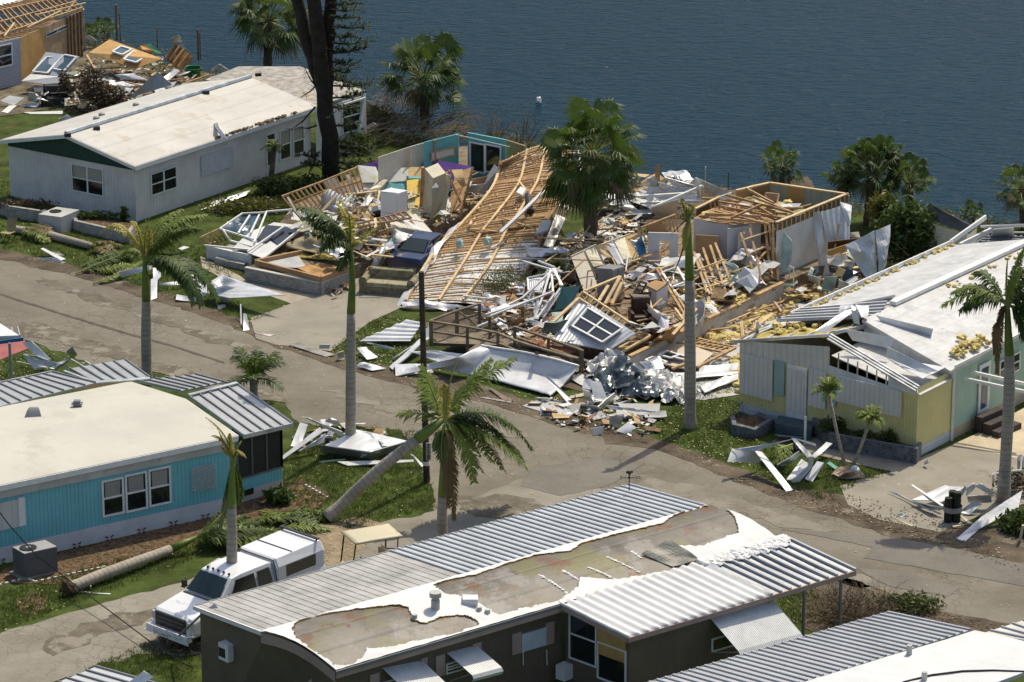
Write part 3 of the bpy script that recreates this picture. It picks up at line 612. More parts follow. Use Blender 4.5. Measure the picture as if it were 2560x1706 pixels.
for k in range(q):
    a=bow(0,k/q)-un*.03;b=bow(0,(k+1)/q)-un*.03; mb.quad(a-UP*.02,b-UP*.02,b-UP*.36,a-UP*.36)
    qa,qb=a+un*.04,b+un*.04; mb.quad(a-UP*.36,b-UP*.36,qb-UP*.36,qa-UP*.36)
t.p('gable_fascia',mb,BROWNF)
mb=MB(); mb.beam(F0-UP*.05,N0-UP*.05,.05,.14); t.p('gable_fascia',mb,TRIM)
# front wall (gable) features
boardat(t,W0,WF,K,(1085,1600),(1215,1440),TRIM,'door',.06); boardat(t,W0,WF,K,(1045,1600),(1082,1415),PINKT,'shutter',.05); boardat(t,W0,WF,K,(1217,1600),(1260,1500),PINKT,'shutter',.05)
def bxat(t,P,Q,f,p0,p1,dep,name,m): return boardat(t,P,Q,f,p0,p1,m,name,dep)
ac=bxat(t,W0,WF,K,(725,1385),(785,1305),.5,'window_air_conditioner',TRIM)
a=onw(W0,WF,K,735,1375); b=onw(W0,WF,K,775,1315)
n=(-un); o=setz(a,min(a.z,b.z))+n*.505; uu=(WF-W0).normalized(); mb=MB(); Lx=(b-a).dot(uu); mb.box(o+UP*.03,uu*Lx,n*.01,UP*(abs(b.z-a.z)*.75)); t.p('grille',mb,BLK,ac)
# side wall features
SH=(W0,Wr)
AWN=mat('ribbed_awning_metal',(.66,.68,.68),.45,.1,2,.05,lines=(0,.075,1.2,.25))
def awning(f,p0,p1,p2,p3,drop,label=None,strip=.35):
    """p0,p1 upper left/right pixels on wall plane ; outer edge found by projecting out"""
    a=onw(W0,Wr,f,*p0);b=onw(W0,Wr,f,*p1); n=vn; mb=MB(); o=1.0
    a1_=a+n*o-UP*drop;b1_=b+n*o-UP*drop
    Lx=(b-a).length
    def fn(u,v):
        p=a*(1-u)+b*u
        if v<.8: s_=v/.8; return p+n*o*s_-UP*drop*s_
        s_=(v-.8)/.2; return p+n*(o+.06*math.sin(s_*3))-UP*(drop+.22*s_)
    mb.grid(fn,1,10,.025,0,Lx,1.2); aw=t.p('window_awning',mb,AWN)
    mb=MB()
    for q in (a,b): mb.beam(q+n*.02-UP*(drop+.5),q+n*o*.9-UP*drop,.03)
    t.p('awning_arm',mb,ALU,aw)
winat(t,*SH,K,(1705,1640),(1965,1500),1,2,.05); awning(K,(1715,1475),(1975,1425),0,0,.55)
boardat(t,*SH,K,(1630,1590),(1690,1500),PINKT,'shutter',.05); boardat(t,*SH,K,(1965,1490),(2003,1400),PINKT,'shutter',.05)
winat(t,*SH,K,(2135,1505),(2310,1400),1,3,.05); awning(K,(2135,1375),(2330,1325),0,0,.5)
boardat(t,*SH,K,(2060,1535),(2118,1380),PINKT,'shutter',.05); boardat(t,*SH,L,(470,1380),(527,1300),PINKT,'shutter',.05)
boardat(t,*SH,L,(728,1390),(788,1235),PINKT,'shutter',.05); boardat(t,*SH,L,(948,1325),(1003,1165),PINKT,'shutter',.05)
boardat(t,*SH,L,(790,1370),(950,1205),mat('blue_white_board',(.50,.56,.60),.6,.1,2),'window_cover',.06)
mb=MB()
for x in (790,945): a=onw(*SH,L,x,1350)+vn*.08; b=onw(*SH,L,x,1450)+vn*.1; mb.beam(a,b,.025)
t.p('hanging_strip',mb,TRIM)
# annex and street side carport roof of the dark home
t=T('house_annex','brown walled annex under ribbed white foamed roof and silver carport pans','house annex',L(1490,1560,0))
za,zb=2.42,3.0
c0=L(1035,1052,2.75); c1=L(1490,1278,za); c2=Nn(1253,838,za); c3=Nn(790,620,2.95)
f=lambda u,v:(c0*(1-u)+c3*u)*(1-v)+(c1*(1-u)+c2*u)*v
us=.62
FOAMR=FOAM
mb=MB(); nr=(c3-c0).cross(c1-c0).normalized(); nr=nr if nr.z>0 else -nr; Lc=(c3-c0).length; nn=int(Lc*us/.36)*8
def fr(u,v):
    p=f(u*us,v); return p+nr*(.035+.045*math.cos(u*nn/8*2*math.pi)+.012*N.noise(V((u*60,v*8,1))))
mb.grid(fr,nn,12,.1,0,Lc*us,3); t.p('foamed_ribbed_roof',mb,FOAMR,smooth=True)
n0=int(Lc*(1-us)/.36)
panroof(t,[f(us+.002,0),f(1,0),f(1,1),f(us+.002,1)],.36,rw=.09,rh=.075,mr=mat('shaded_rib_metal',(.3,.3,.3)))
mb=MB()
for k in range(n0*2):
    u=us+(1-us)*k/(n0*2)+.004
    for j in range(3+rnd.randint(0,2)): mb.clump(f(u,.0+j*.035)+nr*.03,.20,6,k*7+j,.35)
t.p('foam_overspray',mb,FOAM)
mb=MB(); mb.beam(c1-UP*.08,c2-UP*.08,.07,.17); mb.beam(c0-UP*.08,c1-UP*.08,.07,.17); t.p('fascia',mb,BROWNF)
uA=(c2-c1).normalized(); vA=(c1-c0); vA.z=0; vA.normalize()
P1=setz(c1+uA*.3-vA*.25,0); P0=setz(c0+uA*.3,0); P2=P1+uA*((c2-c1).length*.62)
mb=MB(); mb.face([P0-UP*2,P1-UP*2,setz(P1,za-.1),setz(P0,2.6)]); t.p('wall',mb,OLIVE)
mb=MB(); mb.face([P1-UP*2,P2-UP*2,setz(P2,za-.1),setz(P1,za-.1)]); t.p('wall',mb,OLIVE)
winat(t,P0,P1,L,(1115,1400),(1282,1150),1,2,.05); w=winat(t,P0,P1,L,(1300,1530),(1475,1370),1,1,.05); boardat(t,P0,P1,L,(1292,1375),(1478,1235),PLY,'plywood_cover',.05)
aw=None; W0,Wr_=W0,Wr; W0s,Wrs=W0,Wr; W0,Wr=P1,P2; vn_s=vn; vn=vA
winat(t,P1,P2,Nn,(315,1360),(680,1180),2,1,.05)
def awn2():
    global W0,Wr
    a=onw(P1,P2,Nn,300,1145);b=onw(P1,P2,Nn,715,1035); mb=MB(); Lx=(b-a).length
    def fn(u,v):
        p=a*(1-u)+b*u
        if v<.85: s_=v/.85; return p+vA*1.25*s_-UP*.85*s_
        s_=(v-.85)/.15; return p+vA*(1.25+.05*math.sin(s_*3))-UP*(.85+.25*s_)
    mb.grid(fn,1,10,.025,0,Lx,1.4); q=t.p('window_awning',mb,AWN)
    mb=MB()
    for c in (a,b): mb.beam(c+vA*.03-UP*1.2,c+vA*1.2-UP*.85,.03)
    t.p('awning_arm',mb,ALU,q)
awn2(); W0,Wr,vn=W0s,Wrs,vn_s
q=boardat(t,P0,P1,L,(1072,1520),(1130,1450),TRIM,'window_air_conditioner',.4)
for f_,x,y in ((Nn,917,1240),(Nn,1157,1050)):
    pxx=f_(x,y,0)
    top=f_(x,y-(290 if x<1000 else 170),za-.15); mb=MB(); mb.tube([setz(top,-1),top],.055,8); t.p('carport_post',mb,RIBD)
# --- lower right home ---
t=T('mobile_home','silver ribbed roof home with plain white roof at lower right corner','mobile home',Nn(1400,1568,0))
z=2.8
Q0,Q1,Q2,Q3=Nn(-150,1585,z),Nn(1460,1113,z),Nn(2000,1228,3.15),Nn(350,1740,3.15)
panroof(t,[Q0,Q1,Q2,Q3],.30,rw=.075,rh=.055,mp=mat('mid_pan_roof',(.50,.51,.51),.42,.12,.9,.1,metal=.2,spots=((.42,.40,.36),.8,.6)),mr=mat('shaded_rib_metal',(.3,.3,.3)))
mb=MB(); mb.beam(Q0-UP*.05,Q1-UP*.05,.06,.14); mb.beam(Q1-UP*.05,Q2-UP*.05,.06,.14); t.p('roof_edge',mb,RIBD)
R0,R1=Nn(350,1735,3.17),Nn(2030,1230,3.19); R3=R0+(Nn(2700,1370,3.0)-R1); 
mb=MB(); mb.panel([R0,R1,Nn(2700,1370,3.25),Nn(1300,1900,3.25)],.12,warp=.03); t.p('roof',mb,mat('plain_white_roof',(.62,.63,.63),.6,.06,.5,.2,4,lines=(0,2.4,.2,.04)))
for x,y in ((1602,1385),(1700,1560)): p=Nn(x,y,3.2); mb=MB(); mb.tube([p,p+UP*.30],[.09,.085],8); t.p('roof_vent',mb,BLOCK)
mb=MB(); mb.tube([Nn(x,y,3.26) for x,y in ((1560,1568),(1750,1520),(1950,1495),(2150,1490),(2400,1500),(2600,1510))],.03,6); t.p('cable',mb,BLK)
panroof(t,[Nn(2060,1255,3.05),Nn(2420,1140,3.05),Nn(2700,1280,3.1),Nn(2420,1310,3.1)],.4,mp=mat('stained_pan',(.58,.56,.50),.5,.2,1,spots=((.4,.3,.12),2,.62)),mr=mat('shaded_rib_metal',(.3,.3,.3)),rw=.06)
for P,Q in ((Q0,Q1),(Q1,Q2)):
    mb=MB(); d=(V((0.3,-.4,0))); mb.box(setz(P,0)+d,setz(Q,0)-setz(P,0),V((0,.08,0)),UP*2.7); t.p('wall',mb,SIDW)
# --- lower left roof corner ---
t=T('carport','ribbed pale canopy corner at the bottom left border','carport',a5(900,1568,0)); z=2.6
panroof(t,[a5(560,1568,z),a5(925,1418,z),a5(1700,1640,z),a5(1300,1800,z)],.35,mp=mat('pale_pan',(.5,.52,.53),.45,.1,1,metal=.2)); 
mb=MB(); mb.panel([a5(1240,1568,z+.1),a5(1395,1460,z+.5),a5(1490,1520,z+.3),a5(1350,1600,z+.1)],.02,warp=.1,n=5); t.p('bent_flashing',mb,WHITEM)
for x,y in ((600,1560),(925,1420)): q=a5(x,y,z); mb=MB(); mb.tube([setz(q,0),q],.04,6); t.p('post',mb,RIBD)
# --- yellow home ---
ze=2.95
t=T('mobile_home','yellow mobile home with white shuttered windows and torn open roof front','mobile home',J(1665,1065,0))
E0=J(1668,592,ze);E1=J(470,295,ze); far_=D(1900,768,ze); E2=E0+(far_-E1)
YE0,YE1,YE2=E0,E1,E2
Uv=E2-E0;Vv=E1-E0;u=Uv.normalized();v=Vv.normalized(); rt=.5; rr0=setz(lp(E0,E1,rt),3.75)
rr0=J(1090,250,3.62)
rr1=rr0+Uv
s0=.30
mb=MB(); mb.box(lp(E0,E2,.14),(E2-E0)*.86,rr0-E0,-UP*.12); mb.box(lp(E1,E1+Uv,.25),Uv*.75,rr0-E1,-UP*.12); 
mb.face([lp(E1,E1+Uv,.25)+UP*.004,lp(E1,E1+Uv,.12)+UP*.004,lp(lp(E1,E1+Uv,.14),lp(rr0,rr1,.14),.5),lp(lp(E1,E1+Uv,.25),lp(rr0,rr1,.25),1)])
rf=t.p('roof',mb,ROOFY)
mb=MB(); mb.beam(lp(rr0,rr1,.28)+UP*.1,rr1+UP*.1,.3,.14); t.p('ridge_batten',mb,TRIM,rf)
mb=MB(); mb.beam(lp(E1,E1+Uv,.24)+UP*.12,E1+Uv+UP*.12,.06,.16); mb.beam(E1+Uv+UP*.12,E1+Uv*1.18+UP*.55,.08,.2)
for k in range(12): q=lp(lp(E1,E1+Uv,.26),E1+Uv,k/11); mb.beam(q,q+UP*.2-v*.12,.04)
mb.beam(lp(E0,E2,.16)+UP*.08,E2+UP*.08,.05,.12)
t.p('gutter',mb,TRIM,rf)
C0=setz(E0+u*.15+v*.15,0);C1=setz(E1+u*.15-v*.1,0);C2=C0+Uv
YC0,YC1=C0,C1
zc=ze-.12
mb=MB(); mb.face([C0+UP*.42,C1+UP*.42,setz(C1,2.5),setz(C0,2.62)]); t.p('wall',mb,YEL)
mb=MB(); mb.face([C0,C1,C1+UP*.42,C0+UP*.42]); mb.face([C0,lp(C0,C2,.16),lp(C0,C2,.16)+UP*.42,C0+UP*.42]); t.p('skirting',mb,mat('pale_skirting',(.55,.58,.58),.8,.1,1,lines=(1,.2,.4,.15)))
k1=lp(C0,C2,.16); mb=MB(); mb.face([C0+UP*.42,k1+UP*.42,setz(k1,zc),setz(C0,zc)]); t.p('wall',mb,YEL)
mb=MB(); mb.face([k1+UP*.42,C2+UP*.42,setz(C2,zc),setz(k1,zc)]); t.p('wall',mb,MINT)
mb=MB(); mb.face([k1,C2,C2+UP*.42,k1+UP*.42]); t.p('skirting',mb,mat('beige_skirting',(.42,.35,.26),.8,.1,1))
mb=MB(); mb.face([C1,C1+Uv,setz(C1+Uv,zc),setz(C1,zc)]); mb.face([C2,C1+Uv,setz(C1+Uv,zc),setz(C2,zc)]); t.p('wall',mb,SIDW)
mb=MB(); mb.beam(k1-v*.05,setz(k1,zc)-v*.05,.1); t.p('corner_post',mb,TRIM)
# gable: white panels left, open truss right
xm=lp(C0,C1,.49); x8=lp(C0,C1,.16); sdn=-u*.03
mb=MB(); mb.face([setz(C1,2.42)+sdn,setz(xm,2.55)+sdn,setz(xm,3.60)+sdn,setz(C1,2.93)+sdn]); t.p('gable_panel',mb,mat('white_gable_panel',(.66,.62,.54),.5,.1,1.2,lines=(0,.28,.6,.14),spots=((.5,.38,.2),.7,.62)))
mb=MB(); mb.face([setz(C0,2.55)+sdn,setz(x8,2.55)+sdn,setz(x8,3.0)+sdn,setz(C0,2.82)+sdn]); t.p('gable_panel',mb,WHITE)
mb=MB(); mb.face([setz(x8,2.5)+sdn,setz(xm,2.52)+sdn,setz(xm,2.86)+sdn,setz(x8,2.64)+sdn]); t.p('gable_panel',mb,WHITE)
mb=MB()
ra=J(1090,250,3.62);
for k in range(3):
    o_=-u*(.02+.11*k)-UP*.06*k; mb.beam(E0+o_,ra+o_,.07,.06)
mb.beam(E1-u*.1,ra-u*.1,.14,.10); mb.beam(E1-u*.25+UP*.03+v*.15,lp(E1,ra,.7)-u*.25+UP*.05,.06,.06)
for k in range(7):
    q=lp(x8,xm,k/6.2+.04); mb.beam(setz(q,2.6),setz(q,lp(E0,ra,.16+.33/.5*.98*(k/6.2+.04)).z),.05)
mb.beam(J(470,290,3.0),J(460,315,2.7),.05)
t.p('truss_frame',mb,ALU)
# front wall fittings
SHT=mat('white_board_shutter',(.66,.64,.58),.55,.06,1,.05,lines=(0,.22,.6,.15))
Fw=(C0-u*.03,C1-u*.03)
boardat(t,*Fw,J,(500,630),(718,420),SHT,'storm_shutter',.07); boardat(t,*Fw,J,(722,640),(792,432),mat('mint_shutter',(.33,.47,.41),.6,.05,1,lines=(1,.08,.5,.15)),'window_shutter',.05)
d=boardat(t,*Fw,J,(800,805),(938,480),TRIM,'door_frame',.05); boardat(t,*Fw,J,(806,745),(925,495),SHT,'door',.08,parent=d)
boardat(t,*Fw,J,(945,712),(1065,495),SHT,'storm_shutter',.07); boardat(t,*Fw,J,(1070,712),(1128,575),MATS['mint_shutter'],'window_shutter',.05)
boardat(t,*Fw,J,(1130,683),(1558,620),SHT,'storm_shutter',.12)
sw=(k1-v*.03,C2-v*.03)
d=boardat(t,*sw,J,(2045,775),(2130,420),TRIM,'door_frame',.05); boardat(t,*sw,J,(2060,740),(2112,455),GLASSB,'door_pane',.07,parent=d)
winat(t,*sw,J,(2190,540),(2320,370),2,2,.05)
mb=MB(); lo=-UP*.36; l2=-UP*.88; q3=lp(E0,E2,.15);q4=lp(rr0,rr1,.15); mb.panel([E0+lo+u*.1,q3+lo,q4+l2,rr0+l2+u*.1],.04); mb.panel([q3+lo,q3,q4,q4+l2],.03); t.p('lower_roof_skin',mb,ROOFY)
# raised torn roof pieces
YR=mat('yellow_insulation_bed',(.5,.4,.12),.95,.4,2,.9,6)
mb=MB(); pI=[J(500,290,2.9),J(1090,260,3.3),J(1390,160,3.2),J(720,170,2.9)]; mb.panel(pI,.05,warp=.12,n=12,seed=3); t.p('ceiling_insulation',mb,YR)
mb=MB(); pp=[J(600,235,2.95),J(760,170,3.0),J(1380,150,3.2),J(1150,230,3.4),J(1100,240,3.5)]; mb.pl(pp[:2],.09,.05); mb.pl([J(520,285,3.0),J(760,180,3.0)],.1,.04); mb.beam(J(610,240,2.9),J(612,180,3.6),.12)
for q in range(5): mb.beam(J(560+q*120,285-q*6,2.95+q*.1),J(740+q*130,180-q*4,3.0+q*.04),.05,.1)
mb.beam(J(1110,240,3.5),J(1400,185,3.3),.08,.14); mb.beam(J(1260,215,3.3),J(1420,130,3.5),.06); mb.beam(J(1230,190,3.5),J(1270,220,3.2),.08)
t.p('roof_truss',mb,ALU)
for i,(c,lab) in enumerate((((J(730,160,3.35),J(1515,0,3.9),J(1480,45,3.6),J(880,170,3.15)),None),((J(735,172,3.3),J(1390,150,3.5),J(1460,40,3.75),J(900,85,3.6)),None))):
    mb=MB(); mb.panel([c[0],c[3],c[2],c[1]],.02,rib=.28,ribh=.07); t.p('torn_pan_roof',mb,PAN)
mb=MB()
for c,s_ in (((J(980,235,3.4),J(1230,60,3.9),J(1260,85,3.8),J(1060,240,3.3)),1),((J(1250,50,3.9),J(1340,60,3.9),J(1330,160,3.6),J(1290,140,3.9)),2),((J(1150,60,3.9),J(1245,48,4.0),J(1180,110,3.7),J(1140,110,3.7)),3),((J(1220,90,3.9),J(1270,100,3.9),J(1280,190,3.4),J(1240,180,3.4)),4)):
    mb.panel(c,.02,warp=.12,n=5,seed=s_)
t.p('twisted_flashing',mb,WHITEM)
mb=MB()
for c,s_ in (((J(1385,125,3.75),J(1760,215,3.6),J(1745,270,3.2),J(1450,210,3.3)),1),((J(1185,215,3.7),J(1500,275,3.55),J(1480,345,3.15),J(1230,290,3.25)),2),((J(1460,335,3.55),J(1790,490,3.15),J(1700,505,3.0),J(1450,400,3.15)),3),((J(1450,400,3.15),J(1840,465,3.05),J(1690,540,2.98),J(1500,440,3.0)),4)):
    mb.panel(c,.02,warp=.05,n=4,seed=s_)
t.p('lifted_sheet',mb,WHITEM)
for x,y,r in ((780,225,.35),(860,215,.3),(960,185,.4),(1060,190,.35),(1480,125,.22),(1560,145,.2),(2010,305,.45),(2070,310,.35),(1950,365,.3),(1920,375,.25),(1375,240,.12),(1700,70,.1)):
    mb=MB(); p=J(x,y,3.15)
    for k in range(10): mb.clump(p+V((rnd.uniform(-r,r),rnd.uniform(-r,r)*1.3,rnd.uniform(-.05,.15))),r*rnd.uniform(.25,.5),7,k+x,.6)
    t.p('insulation_tuft',mb,INSU,rf)
mb=MB()
for k in range(90):
    q=lp(lp(E1,E1+Uv,.2),E1+Uv,rnd.random())-v*rnd.uniform(.1,.35); mb.clump(q+UP*.08,rnd.uniform(.05,.12),5,k,.5)
for k in range(40):
    q=lp(lp(rr0,rr1,.5),rr1,rnd.random())-v*rnd.uniform(.25,.6); mb.clump(q+UP*(-.02),rnd.uniform(.05,.12),5,k,.5)
t.p('insulation_scraps',mb,INSU,rf)['kind']='stuff'
# far patio roof behind the yellow home
t=T('patio_roof','white ribbed patio roof with low parapet behind the yellow home','patio roof',D(2200,800,0))
panroof(t,[D(1990,790,2.8),D(2500,795,2.8),D(2500,715,2.85),D(2140,712,2.85)][::1],.3,mp=WHITEM,mr=RIBD,rw=.05)
mb=MB()
for k in range(5): mb.beam(D(2040+k*18,780-k*16,2.9),D(2500,786-k*16,2.9),.06,.08)
t.p('roof_rib',mb,RIBD)
mb=MB(); mb.panel([D(2150,712,2.85),D(2290,712,2.85),D(2290,655,3.5),D(2160,665,3.4)],.06); mb.panel([D(2085,655,3.5),D(2500,648,3.6),D(2500,630,3.9),D(2085,645,3.6)],.05); mb.beam(D(2150,690,3.1),D(2500,690,3.1),.05); mb.beam(D(2150,675,3.3),D(1960,768,3.0),.1,.2); t.p('parapet',mb,TRIM)
mb=MB(); mb.face([D(1990,790,2.75),D(2500,795,2.75),D(2500,995,0),D(1990,990,0)]); t.p('wall',mb,SIDW)
# right edge shed
t=T('shed','small shed with slate grey shingle roof behind the yellow home','shed',D(1920,740,0))
z=2.3; mb=MB(); mb.panel([D(1770,510,2.9),D(1740,600,2.3),D(2015,700,2.1),D(2055,665,2.5)],.08); t.p('roof',mb,mat('slate_shingles',(.13,.13,.145),.85,.25,2,.3,12,lines=(1,.2,.6,.3)))
mb=MB(); P=D(1745,620,2.2);Q=D(2005,700,2.0); P,Q=setz(P,0),setz(Q,0); mb.face([P,Q,Q+UP*2.0,P+UP*2.2]); mb.face([Q,Q+V((.6,1.5,0)),Q+V((.6,1.5,2.3)),Q+UP*2.0]); t.p('wall',mb,mat('cream_clapboard',(.62,.58,.47),.7,.1,1,lines=(1,.16,.6,.2)))
# --- stripped house, top left ---
t=T('wrecked_house','grey sided house stripped to roof joists at the top left','house',A(140,600,0))
zt_=2.6
P0=setz(A(-300,330,zt_),0); P1=setz(A(130,235,zt_),0); P2=setz(A(290,165,zt_),0); P3=setz(A(530,60,zt_),0)
hb=hz(P1,A,135,580)
mb=MB(); mb.box(P0,P1-P0,V((0,.1,0)),UP*2.5); t.p('wall',mb,SIDH)
mb=MB(); mb.box(P1,P2-P1,V((0,.1,0)),UP*2.5); t.p('plywood_wall',mb,PLY)
Pm=P2+V((1.1,3.2,0))
mb=MB(); mb.box(P2,P3-P2,V((0,.1,0)),UP*2.5); t.p('inner_wall',mb,mat('tan_inner_wall',(.40,.29,.18),.8,.2,1,spots=((.25,.15,.07),1,.6)))
winat(t,P0,P1,A,(-40,445),(70,290),1,2,.07,glass=GLASS)
winat(t,P2,P3,A,(300,240),(440,165),2,1,.06,glass=GLASS,fm=ALU)
for x in (448,468,490,515,535): q=onw(P2,P3,A,x,300); q=setz(q,0)+V((0,-.08,0)); beams(t,'stud',[(q,setz(q,2.5))],.11,.11,WOODD)
mb=MB(); mb.beam(A(555,330,0),A(540,60,zt_),.14); t.p('corner_post',mb,ALU)
a0,a1_2=A(-300,330,zt_+.1),A(540,55,zt_+.1); b0,b1=A(-500,80,3.1),A(320,-10,3.1); m0,m1=lp(a0,b0,.5)+UP*.35,lp(a1_2,b1,.5)+UP*.35
for k in range(26):
    s_=k/25; p,q,r_=lp(a0,a1_2,s_),lp(m0,m1,s_),lp(b0,b1,s_); j_=V((rnd.uniform(-.1,.1),0,0)); beams(t,'roof_joist',[(p,q+j_)],.05,.13,WOOD); beams(t,'roof_joist',[(q+j_,r_)],.05,.13,WOOD)
beams(t,'roof_beam',[(a0,a1_2),(m0,m1),(b0,b1),(lp(a0,m0,.5),lp(a1_2,m1,.5))],.1,.15,WOOD)
for c in ((A(30,235,2.7),A(95,150,3.0)),(A(180,180,2.8),A(420,60,3.1)),(A(440,75,2.9),A(500,0,3.4)),(A(230,100,3.0),A(560,20,3.3))): beams(t,'loose_board',[c],.09,.05,WOOD2)
mb=MB(); mb.face([setz(P0,1.9)+V((0,.3,0)),setz(P3,1.9)+V((0,.3,0)),setz(b1,1.9),setz(b0,1.9)]); t.p('ceiling_board',mb,WOODD)
mb=MB(); mb.panel([A(-200,60,3.2),A(80,30,3.1),A(150,0,3.2),A(0,-40,3.3)],.03,warp=.15,n=5); t.p('torn_roof_sheet',mb,WHITEM)
# ---------------- vegetation ----------------
def leafm(name,c,var=.35,sc=1.2,rough=.55,spec=.35,t=.25):
    m=mat(name,c,rough,var,sc,.05,spec=spec); b=m.node_tree.nodes['Principled BSDF']
    tr=m.node_tree.nodes.new('ShaderNodeBsdfTranslucent'); mx=m.node_tree.nodes.new('ShaderNodeMixShader'); mx.inputs[0].default_value=t
    tr.inputs[0].default_value=(c[0]*1.6,c[1]*1.6,c[2]*1.1,1); o=m.node_tree.nodes['Material Output']
    m.node_tree.links.new(b.outputs[0],mx.inputs[1]); m.node_tree.links.new(tr.outputs[0],mx.inputs[2]); m.node_tree.links.new(mx.outputs[0],o.inputs[0]); return m
LF=leafm('palm_leaf_green',(.16,.215,.034)); LFD=leafm('palm_leaf_dark',(.062,.105,.02)); LFY=leafm('palm_leaf_yellow',(.42,.36,.09)); LFB=leafm('palm_leaf_brown',(.15,.10,.04),t=.1)
LFAN=leafm('fan_leaf_green',(.065,.105,.026)); LFAND=leafm('fan_leaf_dead',(.16,.125,.06),t=.1)
RACH=mat('frond_stem',(.20,.23,.05),.6,.2,2)
BARKR=mat('royal_palm_bark',(.37,.325,.26),.85,.2,1.2,.25,14,lines=(1,.21,.5,.30),spots=((.42,.40,.35),1.2,.6))
SHAFT=mat('crownshaft_green',(.14,.20,.03),.45,.3,1.1,.05,lines=(0,.2,.2,.1),spots=((.22,.20,.06),1.2,.6))
BARKB=mat('cabbage_palm_bark',(.13,.10,.07),.9,.5,5,.8,9)
BARKP=mat('pine_bark',(.030,.023,.018),.95,.4,3,1.0,8)
TWIG=mat('bare_twigs',(.19,.15,.095),.9,.3,3,.1)
TWIGG=mat('grey_twigs',(.27,.25,.22),.9,.3,3,.1)
BUSH=leafm('bush_green',(.07,.10,.02)); BUSHY=leafm('bush_olive',(.13,.13,.03)); BUSHB=leafm('withered_brown_leaves',(.11,.075,.045),t=.1)
def bez(a,b,c,t): return a*(1-t)**2+b*(2*t*(1-t))+c*t*t
def frond(mb,p0,p1,p2,ll=.55,n=44,droop=.5,wd=.055,ml=0,mr=1,sw=V((0,0,0)),start=.12):
    pts=[bez(p0,p1,p2,k/10) for k in range(11)]
    mb.tube(pts,[.045*(1-.8*k/10) for k in range(11)],5,mr,cap=False)
    for k in range(n):
        t=start+(1-start)*k/n; p=bez(p0,p1,p2,t); T_=(bez(p0,p1,p2,min(1,t+.03))-bez(p0,p1,p2,t-.03)).normalized()
        s=T_.cross(UP)
        if s.length<.15: s=T_.cross(V((.3,1,0)))
        s.normalize(); L_=ll*(.35+.65*math.sin(min(1,t*1.05+.05)*math.pi)**.6)*rnd.uniform(.8,1.1)
        for sg in (-1,1):
            lift=rnd.uniform(-.35,.45)
            d=(s*sg+T_*rnd.uniform(.35,.75)+UP*lift+sw).normalized(); w_=d.cross(s*sg+UP*.5)
            w_=(T_-d*T_.dot(d)).normalized()*wd/2
            m_=p+d*L_*.55-UP*L_*.10*droop; e=p+d*L_-UP*L_*(.35+.5*rnd.random())*droop
            b=len(mb.v); mb.v+=[p-w_*.6,p+w_*.6,m_+w_,m_-w_,e]; mb.f+=[[b,b+1,b+2,b+3],[b+3,b+2,b+4]]; mb.uv+=[[(0,0)]*4,[(0,0)]*3]; mb.mi+=[ml,ml]
def fan(mb,p0,c,nrm,r,n=20,ml=0,mr=1,droop=.3,arc=4.4,wd=.05):
    """petiole p0->c, palmate leaf at c"""
    mb.tube([p0,lp(p0,c,.5)+UP*.05,c],[.03,.025,.02],4,mr,cap=False)
    d=(c-p0).normalized(); nrm=(nrm-d*nrm.dot(d)).normalized(); s=d.cross(nrm)
    for k in range(n):
        a=-arc/2+arc*k/(n-1); q=d*math.cos(a)+s*math.sin(a); L_=r*(.78+.22*math.cos(a*.7))*rnd.uniform(.9,1.08)
        fold=nrm*(.18*abs(math.sin(a)))
        m_=c+(q+fold)*L_*.55; e=m_+(q*L_*.45)-UP*L_*rnd.uniform(.4,1.1)*droop
        w_=(s*math.cos(a)-d*math.sin(a))*(L_*.55*arc/n*.55); w2=w_.normalized()*wd/2
        b=len(mb.v); mb.v+=[c,m_-w_,m_+w_,e-w2*.3,e+w2*.3]; mb.f+=[[b,b+1,b+2],[b+1,b+3,b+4,b+2]]; mb.uv+=[[(0,0)]*3,[(0,0)]*4]; mb.mi+=[ml,ml]
def leafcloud(mb,c,rad,n,sz,mi=0,flat=.3):
    for _ in range(n):
        while 1:
            q=V((rnd.uniform(-1,1),rnd.uniform(-1,1),rnd.uniform(-1,1)))
            if q.length<1 : break
        q=q*(.55+.45*rnd.random()); p=c+V((q.x*rad[0],q.y*rad[1],q.z*rad[2])); a=V((rnd.gauss(0,1),rnd.gauss(0,1),rnd.gauss(0,flat*2))).normalized(); b_=a.cross(V((rnd.gauss(0,1),rnd.gauss(0,1),rnd.gauss(0,1)))).normalized(); s=sz*rnd.uniform(.6,1.3)
        b=len(mb.v); mb.v+=[p-a*s,p+b_*s*.35,p+a*s,p-b_*s*.35]; mb.f.append([b,b+1,b+2,b+3]); mb.uv.append([(0,0)]*4); mb.mi.append(mi)
def twigs(mb,c,r,n,ln,th=.012,up=.6,mi=0):
    for _ in range(n):
        p=c+V((rnd.uniform(-r,r),rnd.uniform(-r,r),0)); d=V((rnd.gauss(0,1),rnd.gauss(0,1),abs(rnd.gauss(0,1))*up)).normalized(); L_=ln*rnd.uniform(.5,1.2)
        q=p+d*L_*.5; e=q+(d+V((rnd.gauss(0,.4),rnd.gauss(0,.4),rnd.gauss(-.1,.35)))).normalized()*L_*.5
        mb.tube([p,q,e],[th,th*.7,th*.3],4,mi,cap=False)
        for _k in range(2): w=lp(q,e,rnd.random()); mb.tube([w,w+V((rnd.gauss(0,.3),rnd.gauss(0,.3),rnd.gauss(.1,.3)))*ln*.4],[th*.5,th*.2],3,mi,cap=False)
